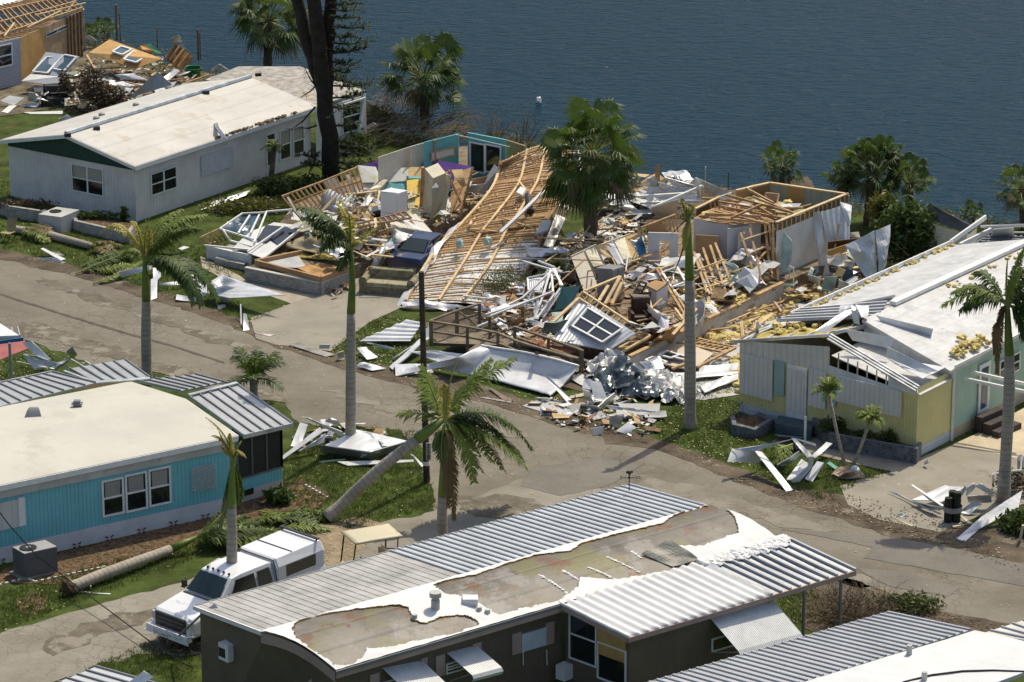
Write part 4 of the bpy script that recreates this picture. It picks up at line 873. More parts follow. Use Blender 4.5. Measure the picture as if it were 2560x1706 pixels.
def royal(label,base,f,trunk,rad,shaft,fronds,cat='palm tree',extra=None,Y=None,name='royal_palm'):
    """trunk: pixel points up the axis at base depth; shaft: pixel points; fronds: (via,tip,depth,leaflen,mat)"""
    Y=base.y if Y is None else Y
    t=T(name,label,cat,base,None)
    P=[base]+[yp(f,x,y,Y) for x,y in trunk]; n=len(P)
    PP=[];RR=[]
    for k in range(17):
        s_=k/16*(n-1); i=min(int(s_),n-2); PP.append(lp(P[i],P[i+1],s_-i)); q=k/16
        RR.append(rad*(1.35-.35*min(1,q*5)+.16*math.sin(q*math.pi))*(1-.12*q))
    mb=MB(); mb.tube(PP,RR,14); t.p('trunk',mb,BARKR,smooth=True)
    Sf=[P[-1]]+[yp(f,x,y,Y) for x,y in shaft]
    mb=MB(); m=len(Sf); QQ=[];QR=[]
    for k in range(9): s_=k/8*(m-1); i=min(int(s_),m-2); QQ.append(lp(Sf[i],Sf[i+1],s_-i)); QR.append(rad*(.90-.50*(k/8)**1.3))
    mb.tube(QQ,QR,12); t.p('crownshaft',mb,SHAFT,smooth=True)
    h=Sf[-1]; mb=MB(); ms=[LF,RACH,LFD,LFY,LFB]; mi={'g':0,'d':2,'y':3,'b':4}
    for via,tip,dep,ll,c in fronds:
        p1=yp(f,*via,Y+dep*.5); p2=yp(f,*tip,Y+dep); L_=(p1-h).length+(p2-p1).length
        if c in 'gd' and ll>.45: j=V((rnd.gauss(0,.22),rnd.gauss(0,.4),rnd.gauss(0,.2))); frond(mb,h,p1+j*.5,p2+j,ll,int(L_*24),.7,.055,mi[c],1)
        frond(mb,h+V((rnd.uniform(-.06,.06),rnd.uniform(-.06,.06),-.1)),p1,p2,ll,int(L_*30),.7,.06,mi[c],4 if c=='b' else 1,sw=V((0,0,-.1)))
    t.p('crown',mb,ms)
    if extra: extra(t,h)
    return t
royal('royal palm with yellowed windswept crown in front of the long white home',X(367,962),G,[(955,900),(955,660)],.19,[(948,520),(948,385)],
 [((800,60),(665,205),.3,.35,'y'),((905,130),(855,140),.2,.25,'y'),((935,230),(978,112),0,.25,'y'),((1000,260),(955,130),-.2,.2,'y'),((1060,110),(1300,105),.6,.5,'g'),((1120,160),(1330,190),.9,.45,'g'),((1090,230),(1250,150),1.4,.5,'g'),((1270,270),(1425,660),-.9,.6,'d'),((1200,300),(1262,690),-.4,.6,'d'),((1130,330),(1200,560),-1.2,.55,'d'),((850,260),(790,380),.6,.4,'g'),((1000,130),(1190,60),1.6,.45,'g'),((1010,370),(1060,470),-.5,.3,'g')])
royal('tall royal palm beside the driveway with fronds blown to the left',I(515,772),E,[(985,1900),(985,1600),(987,1260)],.18,[(995,1080),(985,830)],
 [((1000,560),(900,515),0,.32,'y'),((985,640),(895,545),.4,.3,'y'),((880,600),(640,565),.3,.65,'d'),((900,680),(690,640),-.3,.6,'d'),((880,760),(735,750),-.6,.55,'d'),((920,720),(780,850),-.8,.55,'d'),((910,700),(740,680),.6,.6,'g'),((1050,760),(1180,685),.3,.16,'y'),((1040,780),(1090,720),0,.3,'y'),((1010,760),(1060,800),-.3,.3,'y'),((940,880),(900,990),-.5,.4,'d')])
# leaning palm
tb=I(345,1310); th_=I(1180,590); 
royal('uprooted royal palm leaning right from the lawn, green crown fallen over the street',tb,I,[],.26,[],[] ) if 0 else None
def leaning():
    t=T('royal_palm','uprooted royal palm leaning right across the lawn with its lush crown in the street','palm tree',tb)
    pts=[I(345,1310,.15),I(480,1180,.75),I(620,1050,1.4),I(780,910,2.1),I(1010,730,3.0)]; PP=[];RR=[]
    for k in range(17): s_=k/16*4; i=min(int(s_),3); PP.append(lp(pts[i],pts[i+1],s_-i)); RR.append(.16+.055*math.sin(k/16*3.14*.9)+(.10*(1-k/3) if k<3 else 0))
    mb=MB(); mb.tube(PP,RR,14); t.p('trunk',mb,BARKR,smooth=True)
    h=I(1195,590,3.7); mb=MB(); mb.tube([pts[-1],lp(pts[-1],h,.5),h],[.21,.19,.10],12); t.p('crownshaft',mb,SHAFT,smooth=True)
    mb=MB(); Y=h.y
    for via,tip,dep,ll,c in (((1130,380),(1035,185),.6,.65,0),((1420,260),(1745,125),.8,.75,0),((1350,330),(1560,140),1.0,.6,0),((1000,520),(865,545),.2,.55,0),((1600,400),(1862,815),1.2,.75,2),((1530,600),(1820,945),.2,.8,0),((1390,640),(1425,1055),-.8,.6,0),((1500,480),(1700,800),1.0,.7,2),((1450,560),(1640,960),1.4,.7,2),((1300,700),(1500,980),.9,.7,2),((1380,560),(1560,900),1.5,.7,2),((1600,560),(1780,900),1.8,.7,2),((1110,470),(1010,290),.9,.6,0),((1330,600),(1480,860),.5,.7,0)):
        p1=yp(I,*via,Y+dep*.5);p2=yp(I,*tip,Y+dep); L_=(p1-h).length+(p2-p1).length; frond(mb,h,p1,p2,ll,int(L_*20),.5,.065,ml={0:0,2:2}[c])
    t.p('crown',mb,[LF,RACH,LFD])
leaning()
royal('royal palm before the leaning one with a brown dead frond hanging down its trunk',X(1106,1395),I,[(1190,1440),(1195,1150)],.18,[(1205,900),(1208,640)],
 [((1225,300),(1305,150),0,.22,'y'),((1190,330),(1215,330),.1,.3,'y'),((1260,760),(1280,1330),-.35,.35,'b'),((1240,720),(1235,1240),-.3,.3,'b'),((1180,720),(1190,900),-.4,.35,'d'),((1150,650),(1130,820),-.2,.3,'d'),((1230,640),(1290,870),.5,.3,'d')])
royal('battered royal palm with a stubby dead tuft for a crown beside the white truck',X(583,1548),H,[(1515,1550),(1515,1300),(1515,960)],.175,[(1515,800),(1520,640)],
 [((1500,470),(1340,375),0,.12,'y'),((1450,480),(1385,495),0,.15,'y'),((1560,560),(1610,640),0,.15,'y'),((1545,560),(1575,530),0,.2,'y'),((1500,560),(1500,480),0,.2,'y'),((1480,600),(1440,560),0,.2,'y'),((1530,580),(1580,600),.2,.2,'y'),((1490,850),(1440,1100),.4,.3,'d'),((1570,800),(1560,950),.4,.25,'d'),((1480,560),(1430,470),0,.2,'y')])
royal('bare royal palm with wispy yellow tuft and long hanging brown frond',F(1895,1495),F,[(1895,1300),(1895,900),(1892,520)],.205,[(1888,330),(1885,110)],
 [((1875,10),(1838,0),0,.15,'y'),((1900,20),(1850,40),0,.2,'y'),((1930,40),(1900,20),.1,.12,'y'),((1830,60),(1830,120),0,.15,'y'),((1850,420),(1730,560),-.3,.05,'b'),((1870,120),(1770,230),-.2,.05,'b'),((1860,180),(1860,330),-.3,.2,'y'),((1840,20),(1845,-10),0,.2,'y')])
royal('royal palm at the right border with drooping green fronds before the yellow home roof',X(2508,1256),D,[(2262,1700),(2262,1440)],.195,[(2255,1300),(2250,1120)],
 [((2080,950),(1905,1060),.3,.6,'g'),((2090,1010),(1955,1175),-.2,.6,'d'),((2270,950),(2360,770),.3,.4,'g'),((2190,1140),(2185,1560),-.2,.25,'b'),((2170,1180),(2170,1440),0,.2,'b'),((2400,1000),(2520,1060),.3,.55,'d'),((2390,1150),(2480,1330),-.2,.6,'d'),((2350,950),(2560,880),.4,.5,'d'),((2330,1060),(2420,1230),.6,.5,'d'),((2240,950),(2252,850),0,.05,'g'),((2130,900),(2050,930),.9,.45,'d'),((2300,880),(2420,900),.8,.45,'d'),((2350,1180),(2360,1330),-.4,.5,'d')])
# fallen palms
def fallen(label,pts,rad,sh,fr,leaf,name='royal_palm',rb=None,stubs=0):
    t=T(name,label,'palm tree',setz(pts[0],0)); n=len(pts); PP=[];RR=[]
    for k in range(15): s_=k/14*(n-1); i=min(int(s_),n-2); PP.append(lp(pts[i],pts[i+1],s_-i)); RR.append(rad*(1+.18*math.sin(k/14*3.3)+(.25*(1-k/2) if k<2 else 0)))
    mb=MB(); mb.tube(PP,RR,12); t.p('trunk',mb,BARKR,smooth=True)
    if rb:
        mb=MB(); mb.clump(pts[0],rad*1.45,12,3,.9); 
        for _ in range(30): d=V((rnd.gauss(-.6,.6),rnd.gauss(0,.6),rnd.gauss(0,.5))).normalized(); mb.tube([pts[0]+d*rad,pts[0]+d*rad*1.9],[.03,.01],4)
        t.p('root_ball',mb,mat('root_soil',(.10,.06,.03),.95,.5,3,1,10))
    if sh: mb=MB(); mb.tube([pts[-1]]+sh,[rad*.92,rad*.75,rad*.35],12); t.p('crownshaft',mb,SHAFT,smooth=True)
    mb=MB()
    for a,b,c,ll,ml in fr: frond(mb,a,b,c,ll,int(((b-a).length+(c-b).length)*18),.4,.06,ml)
    t.p('crown',mb,[LF,RACH,LFD,LFB,LFY])
    return t
h0=a5(1900,165,.55)
fallen('fallen royal palm lying on the grass in front of the turquoise home, root ball exposed',[a5(665,655,.30),a5(900,560,.32),a5(1280,420,.33),a5(1640,285,.28)],.165,[a5(1780,225,.42),h0],
 [(h0,H(1450,1110,.8),H(1590,1180,.15),.6,0),(h0,H(1500,1080,.9),H(1850,1120,.1),.65,2),(h0,H(1550,1120,.6),H(1830,1190,.1),.65,0),(h0,H(1420,1060,1.1),H(1480,960,1.3),.5,2),(h0,H(1500,1150,.4),H(1720,1230,.08),.6,0),(h0,H(1550,1050,.5),H(1700,1060,.1),.6,2),(h0,H(1400,1150,.4),H(1500,1200,.1),.5,0),(h0,H(1600,1080,.5),H(1900,1150,.1),.6,0),(h0,H(1480,1040,.5),H(1620,1010,.1),.6,2)],0,rb=1)
h0=G(650,305,.35)
fallen('fallen grey palm trunk with withered brown crown lying on the lawn before the white home',[G(60,185,.18),G(300,225,.18),G(590,300,.2)],.16,None,
 [(h0,G(700,290,.5),G(770,340,.1),.4,3),(h0,G(620,260,.6),G(600,330,.1),.35,3),(h0,G(680,330,.5),G(740,380,.1),.4,3),(h0,G(640,270,.7),G(720,270,.2),.35,3),(h0,G(690,260,.4),G(800,300,.1),.4,3)],0,name='fallen_palm')
def pile(label,cen,frs,cat='palm fronds',name='frond_pile'):
    t=T(name,label,cat,setz(cen,0)); 
    for a,b,c,ll,ml in frs: mb=MB(); frond(mb,a,b,c,ll,int(((b-a).length+(c-b).length)*18),.4,.06,ml,4 if ml==3 else 1); t.p('frond',mb,[LF,RACH,LFD,LFB,RACH])
pile('heap of green fallen fronds between the curb and bent white metal strips',G(700,430),[(G(610,550,.1),G(800,480,.3),G(930,400,.3),.3,0),(G(500,480,.1),G(700,380,.5),G(900,330,.2),.5,2),(G(520,440,.1),G(680,360,.5),G(830,330,.2),.5,2),(G(600,460,.1),G(760,430,.5),G(890,420,.2),.5,0),(G(640,370,.1),G(740,340,.5),G(880,370,.2),.5,2)])
pile('pile of withered fronds draped over the fallen grey trunk by the chair',G(270,230),[(G(160,180,.2),G(250,170,.7),G(380,250,.1),.45,3),(G(140,200,.2),G(220,190,.6),G(330,270,.1),.5,0),(G(200,160,.3),G(300,160,.6),G(370,220,.1),.4,3),(G(180,230,.1),G(240,210,.4),G(300,280,.1),.4,0)])
pile('mat of green palm fronds on the grass left of the leaning palm root',I(150,1290),[(I(20,1280,.1),I(180,1210,.4),I(330,1330,.1),.5,0),(I(-60,1350,.1),I(120,1260,.5),I(300,1370,.1),.55,2),(I(-40,1400,.1),I(120,1340,.4),I(380,1390,.1),.5,0),(I(0,1300,.1),I(100,1250,.5),I(250,1290,.1),.5,2),(I(-200,1330,.1),I(0,1270,.4),I(180,1330,.1),.5,0),(I(-150,1260,.1),I(0,1280,.4),I(120,1350,.1),.5,0)])
pile('green fan frond caught in the bent white metal by the yellow home',J(740,1030),[(J(840,970,.6),J(740,1000,.8),J(640,1050,.2),.5,0),(J(820,1000,.6),J(760,1040,.6),J(690,1100,.2),.5,0)])
def smallpalm(label,base,crown,rad,nf,fl,name='young_palm',trunkr=.11,cl=0,seed=0,dn=.3):
    t=T(name,label,'palm tree',base); mid=lp(base,crown,.5)+V((0,0,-.1)); mb=MB(); mb.tube([base,mid,crown],[trunkr*1.2,trunkr,trunkr*1.0],9); t.p('trunk',mb,BARKR if cl<2 else BARKB,smooth=True); mb=MB(); r_=random.Random(seed)
    for k in range(nf):
        a=2*math.pi*k/nf*1.0+r_.uniform(-.2,.2); el=r_.uniform(-.1,1.1); d=V((math.cos(a)*math.cos(el),math.sin(a)*math.cos(el),math.sin(el))); L_=rad*r_.uniform(.85,1.1)
        frond(mb,crown,crown+d*L_*.6+UP*L_*.12,crown+d*L_-UP*L_*dn*(1-el*.5),fl,int(L_*20),.4,.045,0)
    t.p('crown',mb,[LF if cl==0 else LFD,RACH]); return t
smallpalm('small dark green palm behind the ribbed roof edge at the roadside',X(636,1010),yp(H,1655,125,X(636,1010).y),1.55,15,.5,seed=5,cl=1,trunkr=.16)
b0=J(1188,1135);b1=J(1228,1128)
t=smallpalm('taller of two small palms leaning apart before the yellow home',b0,yp(J,1072,620,b0.y),.72,26,.16,'dwarf_date_palm',.06,0,3,.35); smallpalm('shorter right hand palm of the leaning pair before the yellow home',b1,yp(J,1350,800,b1.y),.72,26,.16,'dwarf_date_palm',.06,0,4,.5)
smallpalm('small shaggy palm in front of the white home side windows',A(1765,1230),yp(A,1790,960,A(1765,1230).y),.62,13,.2,'young_palm',.13,2,8,.5)
def cabbage(label,base,cen,rad,nf=34,dead=6,seed=0,tr=.22,fr=.8,skirt=0,name='cabbage_palm'):
    t=T(name,label,'palm tree',base); r_=random.Random(seed); mb=MB(); n=9; PP=[lp(base,cen,k/n) for k in range(n+1)]; mb.tube(PP,[tr*(1+.2*(k%2)) for k in range(n+1)],10); t.p('trunk',mb,BARKB)
    mb=MB()
    nf=int(nf*(1.35 if not skirt else .95))
    for k in range(nf+dead+skirt):
        el=math.asin(max(-1,min(1,-.6+1.58*((k+.5)/nf)))) if k<nf else -r_.uniform(.7,1.25)
        a=k*2.399+r_.uniform(-.3,.3); d=V((math.cos(a)*math.cos(el),math.sin(a)*math.cos(el),math.sin(el))); L_=rad*r_.uniform(.42,.82)*(1.25 if k>=nf+dead else 1)
        c=cen+d*L_+UP*rad*.05; dd=nf<=k<nf+dead
        fan(mb,cen-UP*.15,c,UP+V((r_.gauss(0,.5),r_.gauss(0,.5),0)),rad*fr*r_.uniform(.36,.56),22,2 if dd else (3 if (k>=nf or (skirt and k%2)) else 0),1,.5 if not dd else .8)
    t.p('crown',mb,[LFAN,RACH,LFAND,LFD]); return t
def cab(label,bx,by,cx,cy,rpx,**k):
    b=X(bx,by); c=yp(X,cx,cy,b.y); r=rpx/FP*(c-CAM).length; return cabbage(label,b,c,r,**k)
cab('fan palm standing alone at the lake edge behind the twig heap',1063,325,1060,190,118,seed=1,nf=36,dead=7)
cab('large shaggy fan palm beside the collapsed timber roof',1475,655,1480,375,138,seed=2,nf=50,dead=8,skirt=26,tr=.28)
cab('fan palm behind the roof of the white home, left of the pine',668,205,672,45,118,seed=3,nf=34,dead=8)
cab('fan palm rising over the lake side corner of the roofless house',2170,560,2185,430,100,seed=4,nf=34,dead=6)
cab('spindly fan palm head left in the tall cluster by the shore',2175,560,2170,375,45,seed=14,nf=16,dead=2,tr=.1)
cab('spindly fan palm head right in the tall cluster by the shore',2215,560,2225,378,42,seed=15,nf=15,dead=2,tr=.1)
cab('dark fan palm at the right of the shore cluster',2270,570,2275,452,70,seed=16,nf=26,dead=3,tr=.16)
cab('drooping fan palm at the left of the shore cluster',2120,560,2110,440,55,seed=17,nf=20,dead=3,tr=.13)
cab('short green fan palm behind the roofless house wall',1955,475,1955,415,62,seed=5,nf=22,dead=3,tr=.14)
cab('thin yellowish palm at the right border near the shed',2560,580,2552,470,75,seed=6,nf=18,dead=8,tr=.14)
cab('low fan palm seedling in the shore grass at right',2435,560,2430,535,38,seed=7,nf=12,dead=0,tr=.06)
cab('low fan palm by the posts at the left shore',262,95,258,75,42,seed=8,nf=14,dead=2,tr=.08)
cab('low fan palm left of another by the stripped house corner',225,105,222,82,36,seed=9,nf=12,dead=2,tr=.08)
smallpalm('dark cycad between the timber roof and the broken kitchen',X(1405,700),X(1405,695,.6),1.5,26,.35,'cycad',.2,1,21,.5)
smallpalm('cycad by the white perforated wall in the debris',X(1640,600),X(1640,598,.4),1.0,16,.3,'cycad',.2,1,22,.5)
# pine
def pine():
    b=A(2175,1175); Y=b.y; t=T('pine_tree','tall dark double trunked pine rising out of frame beside the white home','pine tree',b)
    st=[[(2170,1150),(2150,900),(2115,600),(2085,300),(2050,0),(2040,-150)],[(2115,600),(2010,300),(1945,0),(1930,-150)],[(2130,620),(2140,300),(2160,0),(2170,-150)]]
    for i,s_ in enumerate(st):
        P=[yp(A,x,y,Y+.3*i) for x,y in s_]; 
        if i==0: P=[b-UP*.1]+P
        PP=[];n=len(P)
        for k in range(13): q=k/12*(n-1); j=min(int(q),n-2); PP.append(lp(P[j],P[j+1],q-j)+V((N.noise(V((k*.9,i,0)))*.15,0,0)))
        mb=MB(); mb.tube(PP,[(.47-.17*k/12) if i==0 else .34-.08*k/12 for k in range(13)],14); t.p('trunk' if i==0 else 'limb',mb,BARKP,smooth=True)
    mb=MB(); tg=MB()
    br=[]
    for (x0,y0,x1,y1) in ((2150,20,2352,20),(2160,100,2352,110),(2160,60,2345,60),(2170,170,2420,175),(2150,230,2330,235),(2160,280,2400,270),(2150,350,2410,300),(2160,400,2330,420),(2180,450,2300,470),(2150,480,2330,560),(2170,560,2430,545),(2160,640,2400,600),(2170,700,2350,700),(2180,820,2330,800),(2180,900,2280,930),(2200,1000,2330,990),(2200,1060,2420,1060),(2060,700,1900,850),(2070,820,1950,830),(2080,1010,1960,1010),(2100,1080,1990,1060),(2100,520,1960,640),(2180,950,2400,960),(2190,1090,2352,1100),(2160,330,2280,330),(2150,-40,2340,-60),(2060,560,1990,440),(2180,520,2260,500)):
        p0=yp(A,x0,y0,Y+rnd.uniform(-.2,.2)); p1=yp(A,x1,y1,Y+rnd.uniform(-1.3,1.3)); m_=lp(p0,p1,.5)-UP*.12
        tg.tube([p0,m_,p1],[.05,.035,.012],5); left=x1<x0
        if left and y1<1000 and y1>420: 
            for _ in range(5): q=bez(p0,m_,p1,rnd.random()); tg.tube([q,q+V((rnd.gauss(-.2,.25),rnd.gauss(0,.2),rnd.gauss(-.1,.25)))],[.015,.005],3)
            continue
        n=int((p1-p0).length*11)
        for k in range(n):
            q=bez(p0,m_,p1,.22+.78*k/n); s_=V((rnd.gauss(0,.30),rnd.gauss(0,.45),rnd.gauss(.04,.10))); e=q+s_
            tg.tube([q,e],[.012,.005],3,cap=False)
            for _ in range(34):
                w=lp(q,e,rnd.uniform(.2,1.15)); d=V((rnd.gauss(0,1),rnd.gauss(0,1),rnd.gauss(.3,.8))).normalized()*rnd.uniform(.08,.17); v_=d.cross(UP).normalized()*.026
                bb=len(mb.v); mb.v+=[w-v_,w+v_,w+d]; mb.f.append([bb,bb+1,bb+2]); mb.uv.append([(0,0)]*3); mb.mi.append(0)
    t.p('branch',tg,BARKP); t.p('foliage',mb,leafm('pine_needles',(.045,.07,.022)))
pine()
def bush(name,label,cat,c,rad,n,sz,m,tw=0,twm=None,lift=None,kind=None,group=None):
    t=T(name,label,cat,setz(c,0),group)
    if tw:
        q=MB(); twigs(q,setz(c,0),max(rad)*.6,tw,min(max(rad),rad[2]*1.5)*1.2,up=1.2); t.p('stem',q,twm or TWIG)
    mb=MB(); leafcloud(mb,c,rad,n,sz); t.p('foliage',mb,m); return t
bush('shrub','yellow green shrub bed along the side of the white home','shrub',E(300,560,.3),(2.6,.9,.45),1500,.11,BUSHY,30)
bush('shrub','dark green shrub at the foot of the shaggy palm by white home windows','shrub',E(480,430,.4),(1.2,.8,.6),900,.12,BUSH,12)
bush('shrub','green undergrowth between white home and the pine trunk','shrub',E(640,400,.25),(1.8,.8,.4),900,.11,BUSH,20)
bush('shrub','tall dark feathery palm shrub beside the roofless house','shrub',D(1640,700,1.6),(1.7,1.0,1.9),3800,.16,LFD,60)
bush('shrub','yellowing upper leaves of the feathery shrub under the fan palms','shrub',D(1500,560,2.2),(.9,.6,1.1),900,.15,BUSHY,20)
bush('shrub','fallen twiggy green brown bush against the white underside of the timber roof','shrub',F(690,540,.7),(1.55,1.3,.9),3400,.045,BUSH,230)
bush('shrub','dry brown brush heap beyond the silver carport by the street','brush heap',Nn(1250,1080,.5),(1.7,1.4,.8),1700,.05,BUSHB,330)
bush('shrub','green fronds bush at the right end of the dry brush heap','shrub',Nn(1600,1050,.3),(1.5,.7,.4),1200,.09,BUSH,80)
bush('shrub','leafy shrub in the dark brick planter before the yellow home','shrub',J(1100,850,.75),(.75,.35,.5),700,.09,BUSH,12)
bush('shrub','sparse shrub in the middle of the planter before the yellow home','shrub',J(1270,910,.55),(.8,.3,.25),450,.08,BUSH,12)
bush('shrub','shrub near the right end of the planter before the yellow home','shrub',J(1455,930,.65),(.5,.3,.4),400,.09,BUSH,12)
bush('shrub','nearly bare shrub at the left front corner of the yellow home','shrub',J(480,720,.7),(.5,.4,.5),90,.05,BUSHB,60)
bush('shrub','thin leafless shrub beside the yellow home shutter','shrub',J(625,760,.5),(.25,.2,.4),20,.05,BUSHB,14)
bush('shrub','bare branched shrub in front of the truck grille','shrub',K(420,1180,.8),(.8,.6,1.0),80,.04,BUSHB,110)
bush('shrub','small green lily clump in the mulch by the porch','shrub',H(1820,890,.3),(.6,.5,.35),500,.17,LFD)
bush('shrub','mound of torn grass and weeds by the leaning palm root','shrub',I(170,1300,.15),(1.3,.7,.2),1500,.08,BUSH)
bush('shrub','withered brown leafed small tree in the debris behind the white home','shrub',A(600,560,1.2),(1.0,.7,1.5),900,.13,BUSHB,30)
bush('shrub','withered brown bush right of the darker one behind the white home','shrub',A(740,640,.6),(1.2,.6,.8),900,.12,BUSHB,24)
bush('shrub','slim withered brown sapling near the black armchair','shrub',A(420,560,1.0),(.45,.3,1.1),260,.13,BUSHB,12)
bush('shrub','red brown hedge at the right border behind the palm','shrub',a7(2010,680,.5),(1.2,.7,.5),900,.08,BUSHB,20)
bush('shrub','green spiky grass clump at the lower right border','shrub',a7(2030,1150,.3),(.9,.9,.5),1200,.15,BUSH)
bush('shrub','plants in the planter left of the concrete box','shrub',A(170,1330,.6),(1.9,.35,.25),500,.10,BUSHB,20)
bush('shrub','plants in the planter right of the concrete box','shrub',A(640,1410,.55),(1.4,.3,.25),500,.10,BUSH,20)
bush('shrub','green yellow shrub on the bank left of the lone fan palm','shrub',B(610,770,.6),(1.3,.9,.8),1500,.11,BUSHY,30)
bush('shrub','dark green undergrowth between pine and blown branches','shrub',B(470,930,.5),(1.6,1.0,.8),1500,.12,BUSH,30)
bush('shrub','banana like plant near the corner of the white home','shrub',A(812,1410,.5),(.18,.18,.5),60,.22,BUSH)
# twig heap
t=T('brush_pile','large heap of bare blown branches on the lake side behind the coloured wreck','brush heap',B(780,900))
mb=MB(); c=B(780,930,0)
for _ in range(420):
    p=c+V((rnd.uniform(-3.6,3.2),rnd.uniform(-1.2,2.2),rnd.uniform(.1,.9))); d=V((1,.35,.30))+V((rnd.gauss(0,.3),rnd.gauss(0,.5),rnd.gauss(0,.25))); L_=rnd.uniform(.7,1.7); q=p+d.normalized()*L_; mb.tube([p,lp(p,q,.5)+V((0,0,rnd.uniform(-.1,.15))),q],[.022,.015,.005],4,cap=False)
t.p('branch',mb,TWIG); mb=MB()
twigs(mb,B(760,700,.3),1.1,120,2.2,.014,1.2); t.p('twig',mb,TWIGG)
mb=MB(); leafcloud(mb,B(650,780,.5),(2.2,1.2,.7),900,.09); leafcloud(mb,B(900,900,.4),(2.0,1.0,.5),300,.08); t.p('foliage',mb,BUSHY)
# shoreline growth
mb=MB()
for (x,y,n,w) in ((250,110,300,2.5),(330,130,350,2.5),(420,165,350,2),(530,190,250,2),(610,200,250,2),(1250,350,250,1.5),(1330,365,260,2),(1600,470,200,1.5),(2060,520,250,2),(2330,540,400,2.5),(2430,560,600,3.5),(2540,575,400,3),(880,300,300,1.5),(2100,520,300,2),(1720,470,160,2)):
    leafcloud(mb,X(x,y,.15),(w,1.2,.4),n,.10)
tag(one('shore_vegetation','low green and yellow weeds along the lake bank','weeds',mb,BUSHY),kind='stuff')
for i,(x,y,h,lab) in enumerate(((1235,350,1.9,'leaning leafless reddish sapling on the lake bank behind the teal wall'),(1310,360,2.0,'upright bare bush on the lake bank left of the shaggy fan palm'))):
    t=T('bare_sapling',lab,'shrub',X(x,y)); mb=MB(); twigs(mb,X(x,y,0),.35,40,h,.014,2.5); t.p('stem',mb,TWIG)
# grass tufts & litter
mb=MB()
def scat(mb,poly,n,fn):
    xs=[p[0] for p in poly];ys=[p[1] for p in poly];k=0
    while k<n:
        x,y=rnd.uniform(min(xs),max(xs)),rnd.uniform(min(ys),max(ys))
        if inpoly(poly,x,y): fn(x,y); k+=1
lawns=[[(0,440),(60,500),(560,640),(620,800),(400,735),(180,660),(0,620)],[(640,1200),(800,1060),(1040,1080),(1090,1270),(860,1325),(780,1290)],[(0,1480),(560,1330),(480,1400),(0,1580)],[(830,870),(950,790),(1080,800),(1030,900),(900,920)],[(1640,1090),(1700,960),(1850,1010),(1950,1190),(1800,1150)],[(1900,1190),(1950,1130),(2230,1180),(2050,1250)],[(0,900),(120,880),(150,930),(0,960)],[(1920,1420),(2020,1450),(2080,1560),(1960,1560)],[(480,640),(620,520),(730,470),(760,560),(560,640)],[(200,1680),(480,1560),(490,1700)],[(560,830),(740,750),(640,800)],[(1700,990),(1860,980),(1850,900),(1750,950)]]
def tuft(x,y):
    p=X(x,y,.02)
    for _ in range(4):
        q=p+V((rnd.uniform(-.1,.1),rnd.uniform(-.1,.1),0)); d=V((rnd.gauss(0,.05),rnd.gauss(0,.05),rnd.uniform(.05,.12))); w=V((.013,0,0)); b=len(mb.v); mb.v+=[q-w,q+w,q+d]; mb.f.append([b,b+1,b+2]); mb.uv.append([(0,0)]*3); mb.mi.append(0)
for P in lawns:
    ar=abs(sum(P[i][0]*P[i-1][1]-P[i-1][0]*P[i][1] for i in range(len(P))))/2; scat(mb,P,int(ar/30),tuft)
tag(one('grass_tufts','short lawn grass blades over the yards','grass',mb,leafm('grass_blade',(.078,.11,.022))),kind='stuff')
mb=MB()
def chip(x,y,s=.03):
    p=X(x,y,.05); a=rnd.uniform(0,3.14); u=V((math.cos(a),math.sin(a),rnd.uniform(-.2,.2)))*s*rnd.uniform(.4,1.4); v=V((-math.sin(a),math.cos(a),rnd.uniform(-.2,.2)))*s*rnd.uniform(.4,1); mb.face([p-u-v,p+u-v,p+u*.8+v,p-u+v*.8])
for P,n in ((lawns[0],160),(lawns[3],420),(lawns[4],240),(lawns[6],60),(lawns[1],90),(lawns[2],60),(lawns[7],50),([(560,830),(740,750),(640,800)],40),([(600,790),(700,870),(1480,1090),(1400,960),(900,900)],260),([(0,870),(130,850),(520,960),(300,930)],80),([(1600,1000),(1700,1130),(1900,1240),(2500,1400),(2560,1380),(2000,1230)],200),([(0,640),(600,830),(1500,1150),(2560,1480),(2560,1540),(1100,1180),(0,850)],220),([(780,1320),(960,1300),(900,1400),(740,1430)],120)): scat(mb,P,n,chip)
tag(one('leaf_litter','scattered pale insulation and paper scraps on lawns and street','litter',mb,mat('pale_scraps',(.50,.44,.27),.9,.4,2,.2,spots=((.22,.15,.07),1.5,.55))),kind='stuff')
mb=MB()
def chip2(x,y): chip(x,y,.035)
for P,n in (([(1000,940),(1480,1050),(1640,1115),(1300,1010)],300),([(1900,1225),(2300,1350),(2560,1430),(2400,1300),(2100,1230)],500),([(2080,1480),(2560,1570),(2560,1650),(2200,1600)],700),([(0,1440),(450,1310),(700,1220),(800,1250),(700,1290),(420,1390),(140,1455)],500)): scat(mb,P,n,chip2)
tag(one('twig_litter','dark leaf and twig litter along the curbs and mulch beds','litter',mb,mat('dark_litter',(.10,.07,.04),.95,.5,2,.3,spots=((.3,.24,.15),2,.55))),kind='stuff')
